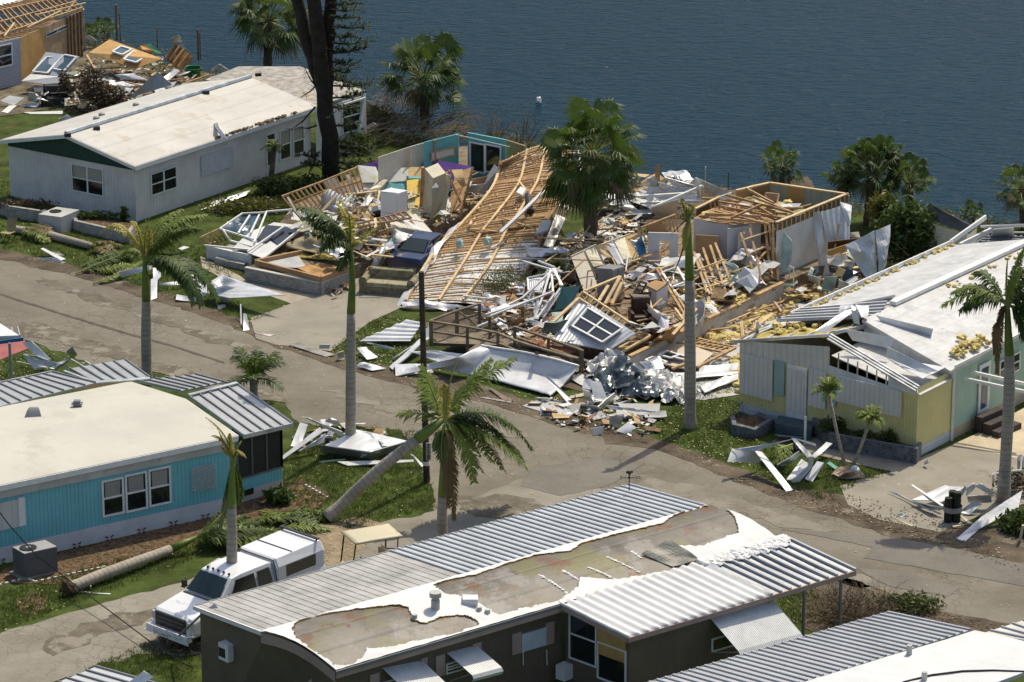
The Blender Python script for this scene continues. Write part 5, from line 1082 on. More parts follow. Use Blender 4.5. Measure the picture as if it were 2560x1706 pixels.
# ---------------- wreckage ----------------
PURP=mat('purple_wall_paint',(.085,.03,.20),.7,.15,1.2,spots=((.16,.09,.25),2,.66)); TEAL=mat('teal_wall_paint',(.14,.42,.42),.7,.15,1,spots=((.3,.5,.48),1.5,.64)); YELP=mat('mustard_wall_paint',(.62,.43,.08),.7,.1,1.5,spots=((.5,.4,.25),2,.64))
OLST=mat('olive_striped_panel',(.55,.56,.52),.7,.1,1,lines=(0,.9,.3,.0),spots=((.42,.40,.06),.9,.52)); CREM=mat('cream_cabinet',(.58,.53,.38),.55,.15,1,spots=((.42,.36,.22),1.6,.62)); PLYL=mat('light_plywood',(.60,.43,.21),.75,.2,1.2)
GRYP=mat('grey_panel',(.42,.42,.42),.6,.15,1.2,spots=((.28,.27,.24),1.5,.6)); CARP=mat('tan_carpet',(.33,.28,.18),.95,.2,1.2,.5,9,spots=((.22,.18,.07),1,.6)); OLC=mat('olive_foam_carpet',(.34,.29,.07),.95,.3,2,.5)
FOIL=mat('crumpled_foil',(.50,.50,.49),.45,.3,2,.4,9,metal=.3); FOILD=mat('dark_plastic_foil',(.11,.135,.145),.25,.4,1.5,.5,6,metal=.3,spec=.7); FABR=mat('mossy_sofa_fabric',(.24,.215,.13),.9,.35,5,.3,12,spots=((.16,.12,.09),3,.58))
BLUT=mat('blue_tarp',(.10,.26,.45),.5,.3,2,.4); MINTP=mat('mint_torn_sheet',(.42,.55,.50),.6,.2,1.5,.3); WHB=mat('white_wallboard',(.64,.64,.62),.7,.12,1,.1,spots=((.45,.41,.32),1.3,.62)); BRWN=mat('brown_leather',(.06,.032,.02),.5,.3,3,.1); REDB=mat('brick_red_board',(.32,.12,.06),.8,.3,2); GRNP=mat('green_plastic',(.01,.20,.08),.4,.2,2)
PATT=mat('patterned_tile',(.55,.5,.3),.6,.2,14,.05,spots=((.12,.16,.08),9,.5)); WEED=mat('weathered_grey_board',(.33,.31,.27),.85,.25,2,.2)
def P4(f,*c): return [f(*q) for q in c]
def pn(name,label,cat,f,c,m,th=.03,group=None,**k):
    mb=MB(); mb.panel(P4(f,*c),th,**k); return one(name,label,cat,mb,m,group)
def vw(t,f,a,b,z1,z0,m,th=.1,name='wall',label=None):
    p,q=f(*a,z1),f(*b,z1); mb=MB(); mb.box(setz(p,z0),setz(q,z0)-setz(p,z0),V((.02,th,0)),UP*(z1-z0)); t.p(name,mb,m,label=label); return p,q
def studs(t,f,a,b,c,d,n,w=.08,m=WOOD,name='stud',plates=True,rows=()):
    """top edge a->b, bottom edge d->c"""
    A_,B_,C_,D_=[f(*q) for q in (a,b,c,d)]
    for k in range(n+1): s_=k/n; beams(t,name,[(lp(A_,B_,s_),lp(D_,C_,s_))],w*.6,w,m)
    if plates: beams(t,'plate',[(A_,B_),(D_,C_)],w*1.1,w*.8,m)
    for r_ in rows: beams(t,'blocking',[(lp(A_,D_,r_),lp(B_,C_,r_))],w*.6,w,m)
# ===== coloured wreck A =====
t=T('wrecked_house','collapsed house remains with teal, purple and mustard interior walls','house',E(800,900,0)); WA=t
base=[E(345,905,.62),E(830,1010,.62),E(1150,900,.62),B(1290,1340,.62),B(1500,930,.62),B(1165,960,.62),B(640,1080,.62),B(90,1340,.62)]
mb=MB(); mb.face(base); 
for a,b in zip(base,base[1:]+base[:1]): mb.face([a,b,setz(b,0),setz(a,0)])
t.p('floor',mb,mat('dirty_floor',(.22,.16,.10),.9,.4,1.4,.4,9,spots=[((.4,.36,.3),1.1,.6),((.1,.07,.05),.8,.6)]))
mb=MB(); r_=[E(362,930,.75),E(790,1040,.75),E(970,975,.75)]; mb.pl(r_,.12,.22); mb.pl([E(362,930,.75),E(700,860,.75)],.12,.22); t.p('rim_joist',mb,BRN)
mb=MB(); mb.panel(P4(E,(630,965,.72),(800,935,.72),(960,975,.72),(790,1035,.72)),.03,warp=.03); t.p('floor_sheathing',mb,mat('osb_board',(.42,.24,.085),.85,.35,2,.4,12))
mb=MB(); mb.panel(P4(E,(370,915,.68),(640,880,.68),(700,970,.68),(500,960,.68)),.02); t.p('grey_floor_sheet',mb,GRYP)
vw(t,B,(940,932),(1165,876),3.0,.5,TEAL); p,q=vw(t,B,(1225,868),(1475,915),3.0,.5,TEAL); 
P_,Q_=B(1225,868,3.0),B(1475,915,3.0); n_=V((0,-.04,0)); winat(t,P_+n_,Q_+n_,B,(1250,1110),(1335,950),1,1,.07,glass=GLASS); winat(t,P_+n_,Q_+n_,B,(1350,1115),(1440,965),1,1,.07,glass=GLASS)
P_,Q_=B(940,932,3.0),B(1165,876,3.0); winat(t,P_+n_,Q_+n_,B,(990,1045),(1135,965),1,1,.06,glass=WHB,fm=WOOD); beams(t,'stud',[(B(1012,915,3)+n_,setz(B(1012,915,3),.6)+n_)],.1,.06,BRN)
vw(t,B,(640,1030),(850,960),2.7,.5,SIDT); vw(t,B,(850,960),(940,935),2.8,.5,SIDT); vw(t,B,(1475,915),(1600,955),2.7,.5,BRN); vw(t,B,(1500,945),(1575,965),2.4,1.6,TEAL,.06,'patch')
beams(t,'loose_cable',[(B(1150,880,3.05),B(1500,960,2.9))],.025,.025,TRIM)
studs(t,a2,(20,435,1.9),(415,290,2.4),(530,470,.7),(160,610,.3),9,rows=(.45,)); studs(t,a2,(415,290,2.4),(760,150,2.9),(830,420,.8),(530,470,.7),8,rows=(.5,))
for nm,c,m in (('wall_panel',((420,295,2.3),(545,252,2.5),(650,375,1.4),(500,390,1.4)),WHB),('wall_panel',((500,392,1.4),(650,378,1.4),(680,400,1.2),(530,430,1.1)),WHB),('wall_panel',((640,225,2.4),(680,222,2.4),(775,420,.9),(720,400,1)),WHB),('wall_panel',((635,430,.95),(715,390,1.1),(765,460,.7),(680,490,.7)),mat('pale_aqua',(.30,.60,.56),.7,.1,1)),
 ('purple_panel',((812,130,2.8),(1000,70,3.0),(1045,175,2.2),(950,185,2.2)),PURP),('striped_panel',((760,130,2.8),(940,150,2.7),(1000,300,1.9),(800,300,1.8)),OLST),('striped_panel',((790,290,1.8),(960,300,1.8),(880,445,.9),(830,400,1.0)),OLST),('striped_panel',((1000,185,2.6),(1260,150,2.8),(1245,285,2.0),(1040,300,1.9)),OLST),
 ('plywood_panel',((1260,148,2.8),(1415,150,2.85),(1405,240,2.3),(1245,240,2.25)),PLYL),('teal_panel',((1065,300,1.9),(1245,285,1.95),(1235,375,1.4),(1000,400,1.2)),TEAL),('teal_panel',((1245,240,2.3),(1400,235,2.3),(1398,258,2.2),(1240,262,2.2)),TEAL),
 ('mustard_panel',((1240,262,2.15),(1398,256,2.2),(1360,570,.75),(1255,570,.75)),YELP),('purple_panel',((1375,50,3.1),(1895,145,3.0),(1800,290,2.1),(1350,125,2.6)),PURP),('purple_panel',((1720,200,2.8),(1890,150,2.98),(1760,600,.7),(1640,560,.7)),BRN),('purple_panel',((1640,290,2),(1775,290,2),(1740,440,1.2),(1600,420,1.2)),PURP),
 ('shelf_unit',((880,370,1.9),(960,265,2.3),(1055,275,2.3),(940,410,1.5)),CREM),('drawer_front',((1600,430,1.3),(1685,440,1.3),(1660,605,.7),(1585,590,.7)),WHB)):
    mb=MB(); mb.panel(P4(a2,*[(x_,y_,.7+(z_-.7)*.56) for x_,y_,z_ in c]),.05,warp=.03); t.p(nm,mb,m)
mb=MB(); mb.panel(P4(a2,(1255,420,1.2),(1338,418,1.2),(1310,558,.75),(1257,558,.75)),.02); mb.v=[p+(CAM-p).normalized()*.35 for p in mb.v]; t.p('tile_sample',mb,PATT)
mb=MB(); mb.beam(a2(1400,150,2.9),a2(1380,560,.8),.12); t.p('wood_post',mb,WOOD)
beams(t,'wood_post',[(a2(1635,200,2.6),a2(1770,500,1.0)),(a2(1660,180,2.7),a2(1750,270,2.2)),(a2(1790,330,1.9),a2(1680,590,.9)),(a2(1890,150,3.0),a2(1760,660,.7))],.1,.07,WOOD)
mb=MB(); mb.grid(lambda u,v:lp(lp(a2(1680,175,2.7),a2(1790,170,2.7),u),lp(a2(1790,330,1.9),a2(1830,320,1.9),u),v)+V((0,-.5*math.sin(v*2.6),.0)),5,8,.02); t.p('curved_plywood',mb,PLYL)
def pbox(name,label,cat,top,z1,z0,m,f,bev=.02,lean=None,root=None):
    """box from three top corners a,b,c (b shared) at height z1"""
    a,b,c=[f(*q,z1) for q in top]; mb=MB(); u,w=a-b,c-b; k=V(lean) if lean else V((0,0,0)); mb.box(b,u,w,UP*(z0-z1)+k)
    if root: return root.p(name,mb,m,bev=bev)
    return one(name,label,cat,mb,m,bev=bev)
cb=T('tall_cabinet','tall cream kitchen cabinet tilted to the right beside the mustard wall','cabinet',a2(1500,640,.7))
a,b,c=a2(1420,165,2.8),a2(1545,112,2.9),a2(1625,205,2.8); k=a2(1400,560,.8)-a; mb=MB(); mb.box(a,b-a,(c-b),k); cb.p('cabinet_body',mb,CREM,bev=.02)
f0=lambda u,v:b+(c-b)*u+k*v+ (b-a).normalized()*.02
for u0,u1,v0,v1 in ((.06,.94,.04,.45),(.06,.94,.5,.96)): mb=MB(); mb.quad(f0(u0,v0),f0(u1,v0),f0(u1,v1),f0(u0,v1)); d_=cb.p('door',mb,CREM)
mb=MB(); mb.panel(P4(a2,(1490,360,2.2),(1530,300,2.4),(1560,350,2.2),(1520,420,1.9)),.03); mb.v=[p+V((0,-.3,.1)) for p in mb.v]; cb.p('paper_notice',mb,GRYP)
pn('cabinet_side','pale cream cabinet side leaning behind the tall tilted cabinet','cabinet',a2,((1590,215,2.6),(1645,225,2.6),(1560,650,.7),(1500,600,.8)),CREM,.3)
fr=T('refrigerator','white two door refrigerator standing upright in the coloured wreckage','refrigerator',a2(1130,680,.6))
b=a2(1145,408,2.35); a=a2(990,385,2.35); c=a2(1250,375,2.35); mb=MB(); mb.box(b,a-b,c-b,UP*-1.7); fr.p('body',mb,mat('white_enamel',(.74,.74,.76),.35,.04,1,.03),bev=.03)
n1_=-(c-b).normalized()*.04; uu=(a-b)
for z0,z1 in ((-1.66,-.98),(-.95,-.04)): mb=MB(); mb.box(b+n1_*.1+uu*.02+UP*z0,uu*.96,n1_,UP*(z1-z0)); dd=fr.p('door',mb,MATS['white_enamel'],bev=.015); mb=MB(); mb.beam(b+n1_*1.4+uu*.85+UP*(z0+.2 if z0<-1 else z0+.1),b+n1_*1.4+uu*.85+UP*(z0+.5 if z0<-1 else z0+.35),.03); fr.p('handle',mb,TRIM,dd)
pn('sink_counter','black stove with pale top tipped beside the refrigerator','stove',a2,((870,545,1.4),(985,520,1.5),(995,560,1.4),(880,580,1.3)),WHB,.1); pn('stove_front','curved black stove front under the pale top','stove',a2,((875,555,1.35),(1000,560,1.4),(1000,640,.8),(890,650,.7)),BLK,.3,warp=.2)
def heap(name,label,cat,cs,m,group=None,kind=None,flat=.5,amp=.6,nu=12,sm=True):
    mb=MB()
    for i,(p,r_) in enumerate(cs): mb.clump(p,r_,nu,i*3.1+r_,flat,amp)
    return one(name,label,cat,mb,m,group,kind,smooth=sm)
heap('insulation_batt','fluffy white insulation batting bulging beside the stud wall','insulation',[(a2(500,470,1.3),.45),(a2(520,540,1.0),.5),(a2(600,560,.9),.45),(a2(590,500,1.1),.35)],WHB,flat=.8)
carp=T('carpet','large tan carpet with rolled olive edge draped over the floor platform','carpet',E(750,850))
mb=MB(); mb.panel(P4(E,(550,840,.75),(690,735,1.1),(900,760,1.2),(965,925,.8)),.03,warp=.55,n=16,seed=5); carp.p('carpet_sheet',mb,CARP,smooth=True)
mb=MB(); mb.panel(P4(E,(560,850,.72),(960,925,.75),(965,950,.7),(540,880,.68)),.05,warp=.25,n=14,seed=2); carp.p('olive_edge',mb,OLC,smooth=True)
# brick planter A
t=T('brick_planter','large pale stacked brick planter in front of the bare floor platform','planter',E(780,1145))
bp=[E(300,1050),E(785,1148),E(965,1085)]; mb=MB()
for a,b in zip(bp,bp[1:]): mb.beam(a+UP*.29,b+UP*.29,.16,.58)
t.p('brick_wall',mb,BRICK); mb=MB(); mb.pl([p+UP*.60 for p in bp],.2,.05); t.p('coping',mb,BLOCK)
mb=MB(); mb.face([E(300,960,.45),E(785,1060,.45),E(960,1000,.45),E(500,900,.45)]); t.p('soil',mb,DIRT)
t2=T('block_wall','white block base wall left of the bare floor platform','wall',E(230,900)); mb=MB(); a,b=E(50,905),E(345,975); mb.beam(a+UP*.3,b+UP*.3,.15,.62); t2.p('blocks',mb,WHB)
t2=T('brick_step','two tier brick planter steps before the white block base','steps',E(200,960))
for q,z in (((95,925,0),0),((140,870,.25),.25)): a=E(q[0],q[1]+20,z); u=E(q[0]+195,q[1]+60,z)-a; mb=MB(); mb.box(a,u,V((.3,.9,0)),UP*.28); t2.p('tier',mb,BRICK)
# flattened porch at left
t=T('screen_porch_frame','flattened white aluminium screen porch frame at the left of the wreck','porch frame',E(330,760))
for c,m in ((((310,862,.8),(480,662,1.3),(690,688,1.3),(420,898,.8)),WHB),(((215,830,.8),(330,720,1.2),(480,662,1.3),(350,840,.8)),WHB)):
    mb=MB(); mb.panel(P4(E,*c),.04,warp=.06,n=4); mb.v=[p-UP*.05 for p in mb.v]; t.p('screen_panel',mb,m)
for c in (((370,790,1.0),(430,690,1.25),(535,700,1.25),(440,800,1.0)),((455,770,1.05),(540,700,1.25),(655,710,1.25),(520,830,.95))): mb=MB(); mb.panel(P4(E,*c),.02); mb.v=[p+UP*.03 for p in mb.v]; t.p('screen_opening',mb,GLASS)
mb=MB(); mb.panel(P4(E,(130,700,1.1),(260,615,1.3),(400,640,1.3),(330,760,1.0)),.03,warp=.4,n=10,seed=9); t.p('blue_plastic_sheet',mb,GLASSB)
beams(t,'frame_bar',[(E(130,712,1.2),E(280,610,1.4)),(E(250,740,1.2),E(325,625,1.4)),(E(355,800,1.1),E(435,600,1.5)),(E(435,600,1.5),E(610,585,1.5)),(E(130,712,1.2),E(350,780,1.0)),(E(310,862,.9),E(545,700,1.35)),(E(420,900,.85),E(690,685,1.35)),(E(30,820,.7),E(330,850,.8)),(E(200,790,.9),E(350,830,.8)),(E(330,740,1.2),E(390,615,1.4)),(E(280,612,1.4),E(435,605,1.5)),(E(150,720,1.2),E(200,790,.8))],.07,.07,TRIM)
studs(t,E,(0,770,.9),(120,715,1.2),(170,785,.5),(60,810,.4),4,.07)
beams(t,'frame_bar',[(E(610,585,1.6),E(760,760,.8)),(E(640,600,1.5),E(790,780,.8)),(E(560,490,1.9),E(620,590,1.5))],.09,.09,WEED)
pn('paving_slab','pale curved strip lying in the grass by the white home','metal strip',E,((0,590,.1),(130,520,.15),(340,455,.2),(300,500,.1)),ALU,.03,warp=.1)
# car
def loftx(mb,secs,mi=0,cap=True):
    R_=[[V((x,y,z)) for y,z in s_] for x,s_ in secs]
    for a,b in zip(R_,R_[1:]):
        n=len(a)
        for k in range(n): q=(k+1)%n; mb.quad(a[k],a[q],b[q],b[k],mi)
    if cap: mb.face(R_[0],mi=mi); mb.face(R_[-1],mi=mi)
def bodysec(hw,z0,zb,zt,ht): return [(-hw+.06,z0),(-hw,z0+.15),(-hw,zb),(-ht,zt),(ht,zt),(hw,zb),(hw,z0+.15),(hw-.06,z0)]
def wheel(t,x,y,r,w=.22,side=1):
    mb=MB(); c=V((x,y,r)); mb.tube([c-V((0,w/2,0)),c-V((0,w/2-.03,0)),c+V((0,w/2-.03,0)),c+V((0,w/2,0))],[r*.93,r,r,r*.93],20); wl=t.p('wheel',mb,mat('tyre_rubber',(.018,.018,.018),.8,.2,4))
    mb=MB(); s_=1 if y>0 else -1; mb.tube([c+V((0,s_*w*.30,0)),c+V((0,s_*(w/2+.005),0))],[r*.62,r*.6],14); t.p('rim',mb,ALU,wl)
NAVY=mat('navy_car_paint',(.008,.018,.06),.18,.15,.8,.01,3,spec=.8); SAGE=mat('car_glass',(.008,.022,.017),.06,.2,1,.01,2,spec=.9)
hd=(E(1190,960,.5)-E(1480,1000,.5)); 
car=T('car','dark blue sedan under the edge of the collapsed timber roof, rear window facing out','car',E(1330,1035,0)+V((.42,.93,0))*2.25,rz=R(66),local=True)
mb=MB(); loftx(mb,[(-2.3,bodysec(.75,.35,.62,.75,.62)),(-2.2,bodysec(.86,.22,.72,.92,.72)),(-1.5,bodysec(.88,.2,.76,.98,.76)),(-.9,bodysec(.89,.2,.78,.95,.8)),(.7,bodysec(.89,.2,.78,.92,.8)),(1.7,bodysec(.87,.2,.72,.82,.72)),(2.25,bodysec(.78,.25,.6,.68,.6))]); car.p('body',mb,NAVY,smooth=False,bev=.03)
mb=MB(); loftx(mb,[(-1.55,[(-.68,.9),(-.66,.96),(.66,.96),(.68,.9)]),(-.75,[(-.76,.9),(-.58,1.38),(.58,1.38),(.76,.9)]),(.3,[(-.76,.9),(-.58,1.40),(.58,1.40),(.76,.9)]),(1.1,[(-.7,.88),(-.66,.93),(.66,.93),(.7,.88)])]); car.p('cabin',mb,NAVY,bev=.03)
mb=MB(); mb.quad((-1.46,-.58,1.00),(-1.46,.58,1.00),(-.82,.50,1.36),(-.82,-.50,1.36)); mb.v=[p+V((-.03,0,.02)) for p in mb.v]; car.p('rear_window',mb,SAGE)
for s_ in (1,-1): mb=MB(); mb.quad((-.7,s_*.755,.97),(.4,s_*.755,.97),(.25,s_*.62,1.33),(-.6,s_*.62,1.33)); mb.v=[p+V((0,s_*.02,0)) for p in mb.v]; car.p('side_window',mb,GLASS); mb=MB(); mb.bx(-2.28,-2.2,s_*.45-.18,s_*.45+.18,.6,.75); car.p('tail_light',mb,mat('red_lens',(.18,.01,.01),.2))
for x in (-1.4,1.4):
    for y in (-.8,.8): wheel(car,x,y,.31)
# sofa
sf=T('sofa','mossy beige two seat sofa standing on the driveway before the blue car','sofa',E(1240,1130,0),rz=R(-14),local=True)
mb=MB(); mb.bx(-.95,.95,-.42,.40,.05,.40); sf.p('seat_base',mb,FABR,bev=.05); mb=MB(); mb.bx(-.95,.95,.30,.52,.1,.95); sf.p('backrest',mb,FABR,bev=.08)
for s_ in (-1,1): mb=MB(); mb.bx(s_*1.07-.14,s_*1.07+.14,-.46,.5,.05,.55); mb.tube([(s_*1.07,-.46,.58),(s_*1.07,.5,.62)],.16,12); sf.p('armrest',mb,FABR,bev=.03); mb=MB(); mb.bx(s_*.46-.45,s_*.46+.45,-.44,.3,.40,.54); sf.p('seat_cushion',mb,mat('sofa_cushion',(.34,.30,.19),.9,.25,4,.3),bev=.06)
mb=MB(); c=E(1072,950,.3); mb.tube([c-UP*.3,c+UP*.05,c+UP*.3],[.24,.27,.25],16); mb.tube([c+UP*.3,c+UP*.33],[.27,.1],16); one('barrel','round teal green plastic bin beside the silver duct','bin',mb,mat('teal_plastic',(.015,.17,.12),.4,.2,2))
mb=MB(); mb.tube([E(1125,985,.3),E(1165,900,.7),E(1210,820,1.1)],[.16,.17,.16],14); one('metal_duct','shiny silver cylinder duct leaning beside the blue car','duct',mb,FOIL,smooth=True)
t=T('siding_wall_section','tan ribbed siding wall section with small window and brick red shutters leaning behind the car','wall section',E(1400,780,.5))
sc=P4(E,(1220,672,1.45),(1410,612,1.6),(1560,780,.95),(1290,790,.85)); mb=MB(); mb.panel(sc,.08); t.p('siding',mb,SIDT)
def onpn(c,u,v,o=.03): a,b,c_,d=c; p=(a*(1-u)+b*u)*(1-v)+(d*(1-u)+c_*u)*v; n=(b-a).cross(d-a).normalized(); n=n if n.dot(CAM-p)>0 else -n; return p+n*o
def sub(t,c,u0,u1,v0,v1,m,name,o=.03,th=.02,parent=None): mb=MB(); mb.panel([onpn(c,u0,v0,o),onpn(c,u1,v0,o),onpn(c,u1,v1,o),onpn(c,u0,v1,o)],th); return t.p(name,mb,m,parent)
sub(t,sc,.34,.62,.2,.95,TRIM,'window_frame',.02); sub(t,sc,.36,.60,.22,.55,GLASSB,'pane',.04); sub(t,sc,.36,.60,.59,.93,GLASSB,'pane',.04); sub(t,sc,.20,.32,.2,.95,REDB,'shutter',.04); sub(t,sc,.64,.72,.2,.95,REDB,'shutter',.04)
t=T('stud_wall_section','tipped stud wall frame between the leaning siding section and the tall palm','wall frame',E(1150,760,.4))
studs(t,E,(1030,680,1.3),(1340,600,2.0),(1380,640,1.9),(1040,700,1.2),9,.09,BRN); studs(t,E,(1040,700,1.2),(1230,660,1.6),(1270,800,.8),(1140,800,.7),6,.09,WOOD,rows=(.5,))
for i,(a,b) in enumerate((((1070,1010,.1),(1215,755,1.2)),((1145,1000,.1),(1275,800,1.1)),((1150,830,.8),(1200,800,1.1)))):
    mb=MB(); mb.beam(E(*a),E(*b),.12,.07); one('lumber_plank',['long pine plank leaning left of the silver duct','long pine plank leaning right of the silver duct','short pine board stub above the duct'][i],'plank',mb,WOOD)
pn('plastic_film','crumpled clear plastic film over the roof of the blue car','plastic film',E,((1240,830,1.0),(1290,755,1.3),(1400,770,1.3),(1280,850,1.0)),FOIL,.02,warp=.6,n=10)
pn('dark_tarp','dark crumpled plastic sheet left of the silver duct','tarp',E,((1050,800,.6),(1120,760,1.0),(1200,850,.7),(1100,900,.4)),FOILD,.02,warp=.6,n=10)
pn('grey_board','grey board leaning on the upper left edge of the timber roof','board',B,((1275,1275,1.0),(1400,1075,2.3),(1430,1105,2.2),(1335,1275,1.0)),GRYP,.05)
pn('white_blanket','white crumpled blanket between purple wall and grey board','blanket',a2,((1840,320,1.6),(1990,345,1.6),(1930,420,1.1),(1825,400,1.1)),WHB,.03,warp=.4,n=8)
pn('ply_panel','tan plywood panel lying above the white blanket','board',B,((1250,1170,1.8),(1370,1150,1.8),(1330,1200,1.5),(1250,1205,1.5)),BRN,.03)
# collapsed timber roof
t=T('collapsed_roof','huge collapsed timber roof of long thin battens over brown board','roof',F(400,450,0)); RF=t
LE=[B(1440,1068,2.6),E(1955,330,2.2),E(1900,470,1.8),E(1700,700,1.3),E(1590,800,1.1),E(1450,1000,.6),E(1345,1195,.15)]
RE=[B(1925,885,3.1),B(1900,1000,2.9),B(1870,1180,2.5),B(1790,1380,2.0),F(940,200,1.4),F(860,420,.8),F(640,690,.15)]
def ed(E_,v):
    q=v*(len(E_)-1); i=min(int(q),len(E_)-2); s_=q-i; a=E_[max(i-1,0)];b=E_[i];c=E_[i+1];d=E_[min(i+2,len(E_)-1)]
    return .5*(2*b+(c-a)*s_+(2*a-5*b+4*c-d)*s_*s_+(3*b-a-3*c+d)*s_**3)
def RS(u,v): p=lp(ed(LE,v),ed(RE,v),u); return p+UP*(.10*N.noise(V((u*2.5,v*5,2)))+.10*math.sin(u*math.pi))
mb=MB(); mb.grid(lambda u,v:RS(u,v)-UP*.05,14,50,.02,0,6,17); 
for k,(f_) in enumerate(mb.f):
    i=k//50 if k<700 else (k-700)//50; j=k%50
    if k<1400 and (j>37-i*.1 or (j<7 and i>5 and (i+j)%3)): mb.mi[k]=1
t.p('ceiling_board',mb,[BRN,MATS['white_sheet_metal']])
r_=random.Random(3)
for k in range(58):
    if k in (7,15,16,29,41): continue
    v=.01+.98*k/57; w=.018*r_.uniform(-1,1); u0=r_.choice([0,0,0,.03]); u1=r_.choice([1,1,.98,.93]); n=9
    mb=MB(); pts=[RS(u0+(u1-u0)*i/n,min(.999,max(0,v+w*(i/n)+.0015*math.sin(i+k))))+UP*(.04+r_.uniform(-.015,.015)) for i in range(n+1)]; mb.pl(pts,.045,.06)
    for q in range(6): a=RS(r_.random(),v)+UP*.04; mb.beam(a,a+V((.03,.26,.03)),.03)
    t.p('batten',mb,WOOD if k%3 else WOOD2)
for u in (.36,.62): mb=MB(); mb.pl([RS(u,k/18)+UP*.10 for k in range(19)],.10,.06); t.p('long_beam',mb,WOOD2)
mb=MB(); mb.pl([ed(LE,k/24)+UP*.06 for k in range(25)],.12,.16); t.p('edge_beam',mb,WOOD2); mb=MB(); mb.pl([ed(RE,k/24)+UP*.05 for k in range(25)],.08,.12); t.p('edge_beam',mb,WOOD)
mb=MB(); mb.panel([LE[3]+V((-.5,0,-.1)),LE[3]+UP*.15,LE[6]+UP*.2,LE[6]+V((-.45,-.1,-.1))],.03,warp=.25,n=14); t.p('torn_edge_metal',mb,WHITEM)
mb=MB(); mb.panel([LE[6]+V((-.2,-.2,.1)),RE[6]+V((.2,-.2,.1)),RE[6]+V((.2,-.6,-.05)),LE[6]+V((-.1,-.6,-.05))],.03,warp=.3,n=20); t.p('bottom_flashing',mb,WHITEM)
for c,s_ in ((((1900,1130,2.6),(1970,1170,2.4),(1880,1375,1.6),(1812,1350,1.7)),1),(((1800,1395,1.6),(1865,1425,1.4),(1790,1600,.7),(1725,1600,.8)),3),(((1915,900,3.2),(1960,1000,2.9),(1990,1170,2.4),(1910,1100,2.6)),5)):
    mb=MB(); mb.panel(P4(B,*c),.02,warp=.35,n=8,seed=s_); t.p('hanging_foil',mb,FOIL)
mb=MB()
for a,b in (((1965,778,1.5),(2120,630,1.9)),((2120,630,1.9),(2250,505,2.3))): mb.beam(E(*a)+UP*.3,E(*b)+UP*.3,.16,.08)
one('white_corner_strip','long bent white gutter lying across the timber roof','gutter',mb,WHITEM)
pn('white_hatch','white square hatch panel near the right edge of the timber roof','hatch',E,((2190,745,1.6),(2235,655,1.9),(2295,655,1.9),(2275,715,1.7)),WHB,.1)
pn('vent_fan','white square vent fan lying on the timber roof','vent fan',E,((2065,470,2.4),(2095,435,2.5),(2130,450,2.5),(2105,490,2.4)),TRIM,.12)
mb=MB(); mb.tube([E(2140,490,2.3),E(2160,600,2.0)],[.12,.16],10); one('dark_pipe','dark stub pipe below the vent fan on the timber roof','pipe',mb,BLK)
for i in range(14):
    u,v=r_.random(),r_.random(); p=RS(u,v)+UP*.15; q=p+V((r_.gauss(0,.7),r_.gauss(0,1.0),.1)); mb=MB(); mb.beam(p,q,.09,.04); one('loose_board','loose short board lying on the collapsed timber roof','board',mb,[WOOD,WOOD2,TRIM][i%3],'boards on the collapsed timber roof')
for p in ((1700,870,1.0),(1880,850,1.1)): c=E(*p)+UP*.4; mb=MB(); mb.clump(c,.2,9,p[0],1.1); one('plastic_bag',['pale blue crumpled bag on the lower timber roof','small white rag bundle on the lower timber roof'][p[0]>1800],'bag',mb,MINTP)
# ===== ramp deck with railings =====
t=T('wooden_ramp','weathered grey wooden deck and sloping ramp with two rail fence','deck ramp',F(700,1000,0))
dk=P4(F,(215,930,.55),(740,800,.55),(1290,1010,.55),(1180,1060,.1)); 
mb=MB(); mb.panel([F(215,935,.5),F(370,865,.5),F(800,840,.5),F(1000,960,.5)],.12); t.p('deck_floor',mb,DECK)
mb=MB(); mb.panel([F(430,990,.5),F(560,900,.5),F(1290,1060,.12),F(1180,1130,.1)],.1); t.p('ramp_floor',mb,DECK)
rl=[F(205,795,1.5),F(440,830,1.5),F(640,870,1.5),F(780,930,1.3),F(1120,1030,1.0)]
bl=[F(200,790,1.5),F(370,725,1.5),F(520,680,1.5)]; b2_=[F(750,830,1.5),F(970,905,1.35),F(1190,985,1.15)]
for n_,pl_ in (('front',rl),('back',bl),('far',b2_)):
    for dz in (0,-.42): beams(t,'rail',[(a+UP*dz,b+UP*dz) for a,b in zip(pl_,pl_[1:])],.12,.07,RAIL)
    for p in pl_: beams(t,'railing_post',[(p+UP*.02,p-UP*1.05)],.13,.13,RAIL)
beams(t,'railing_post',[(F(585,760,1.5),F(590,900,.5)),(F(800,690,1.6),F(808,830,.5)),(F(375,700,1.6),F(372,870,.5)),(F(1180,980,1.15),F(1180,1120,.1)),(F(895,1000,1.2),F(895,1000,.2))],.13,.13,RAIL)
beams(t,'brace',[(F(370,720,1.4),F(530,840,.6)),(F(650,870,.6),F(840,800,1.0)),(F(590,900,.6),F(700,840,1.0))],.1,.05,RAIL)
mb=MB(); a,b=F(1060,1060,0),F(1300,1135,0); mb.beam(a+UP*.2,b+UP*.2,.15,.4); t.p('brick_base',mb,BRICKD)
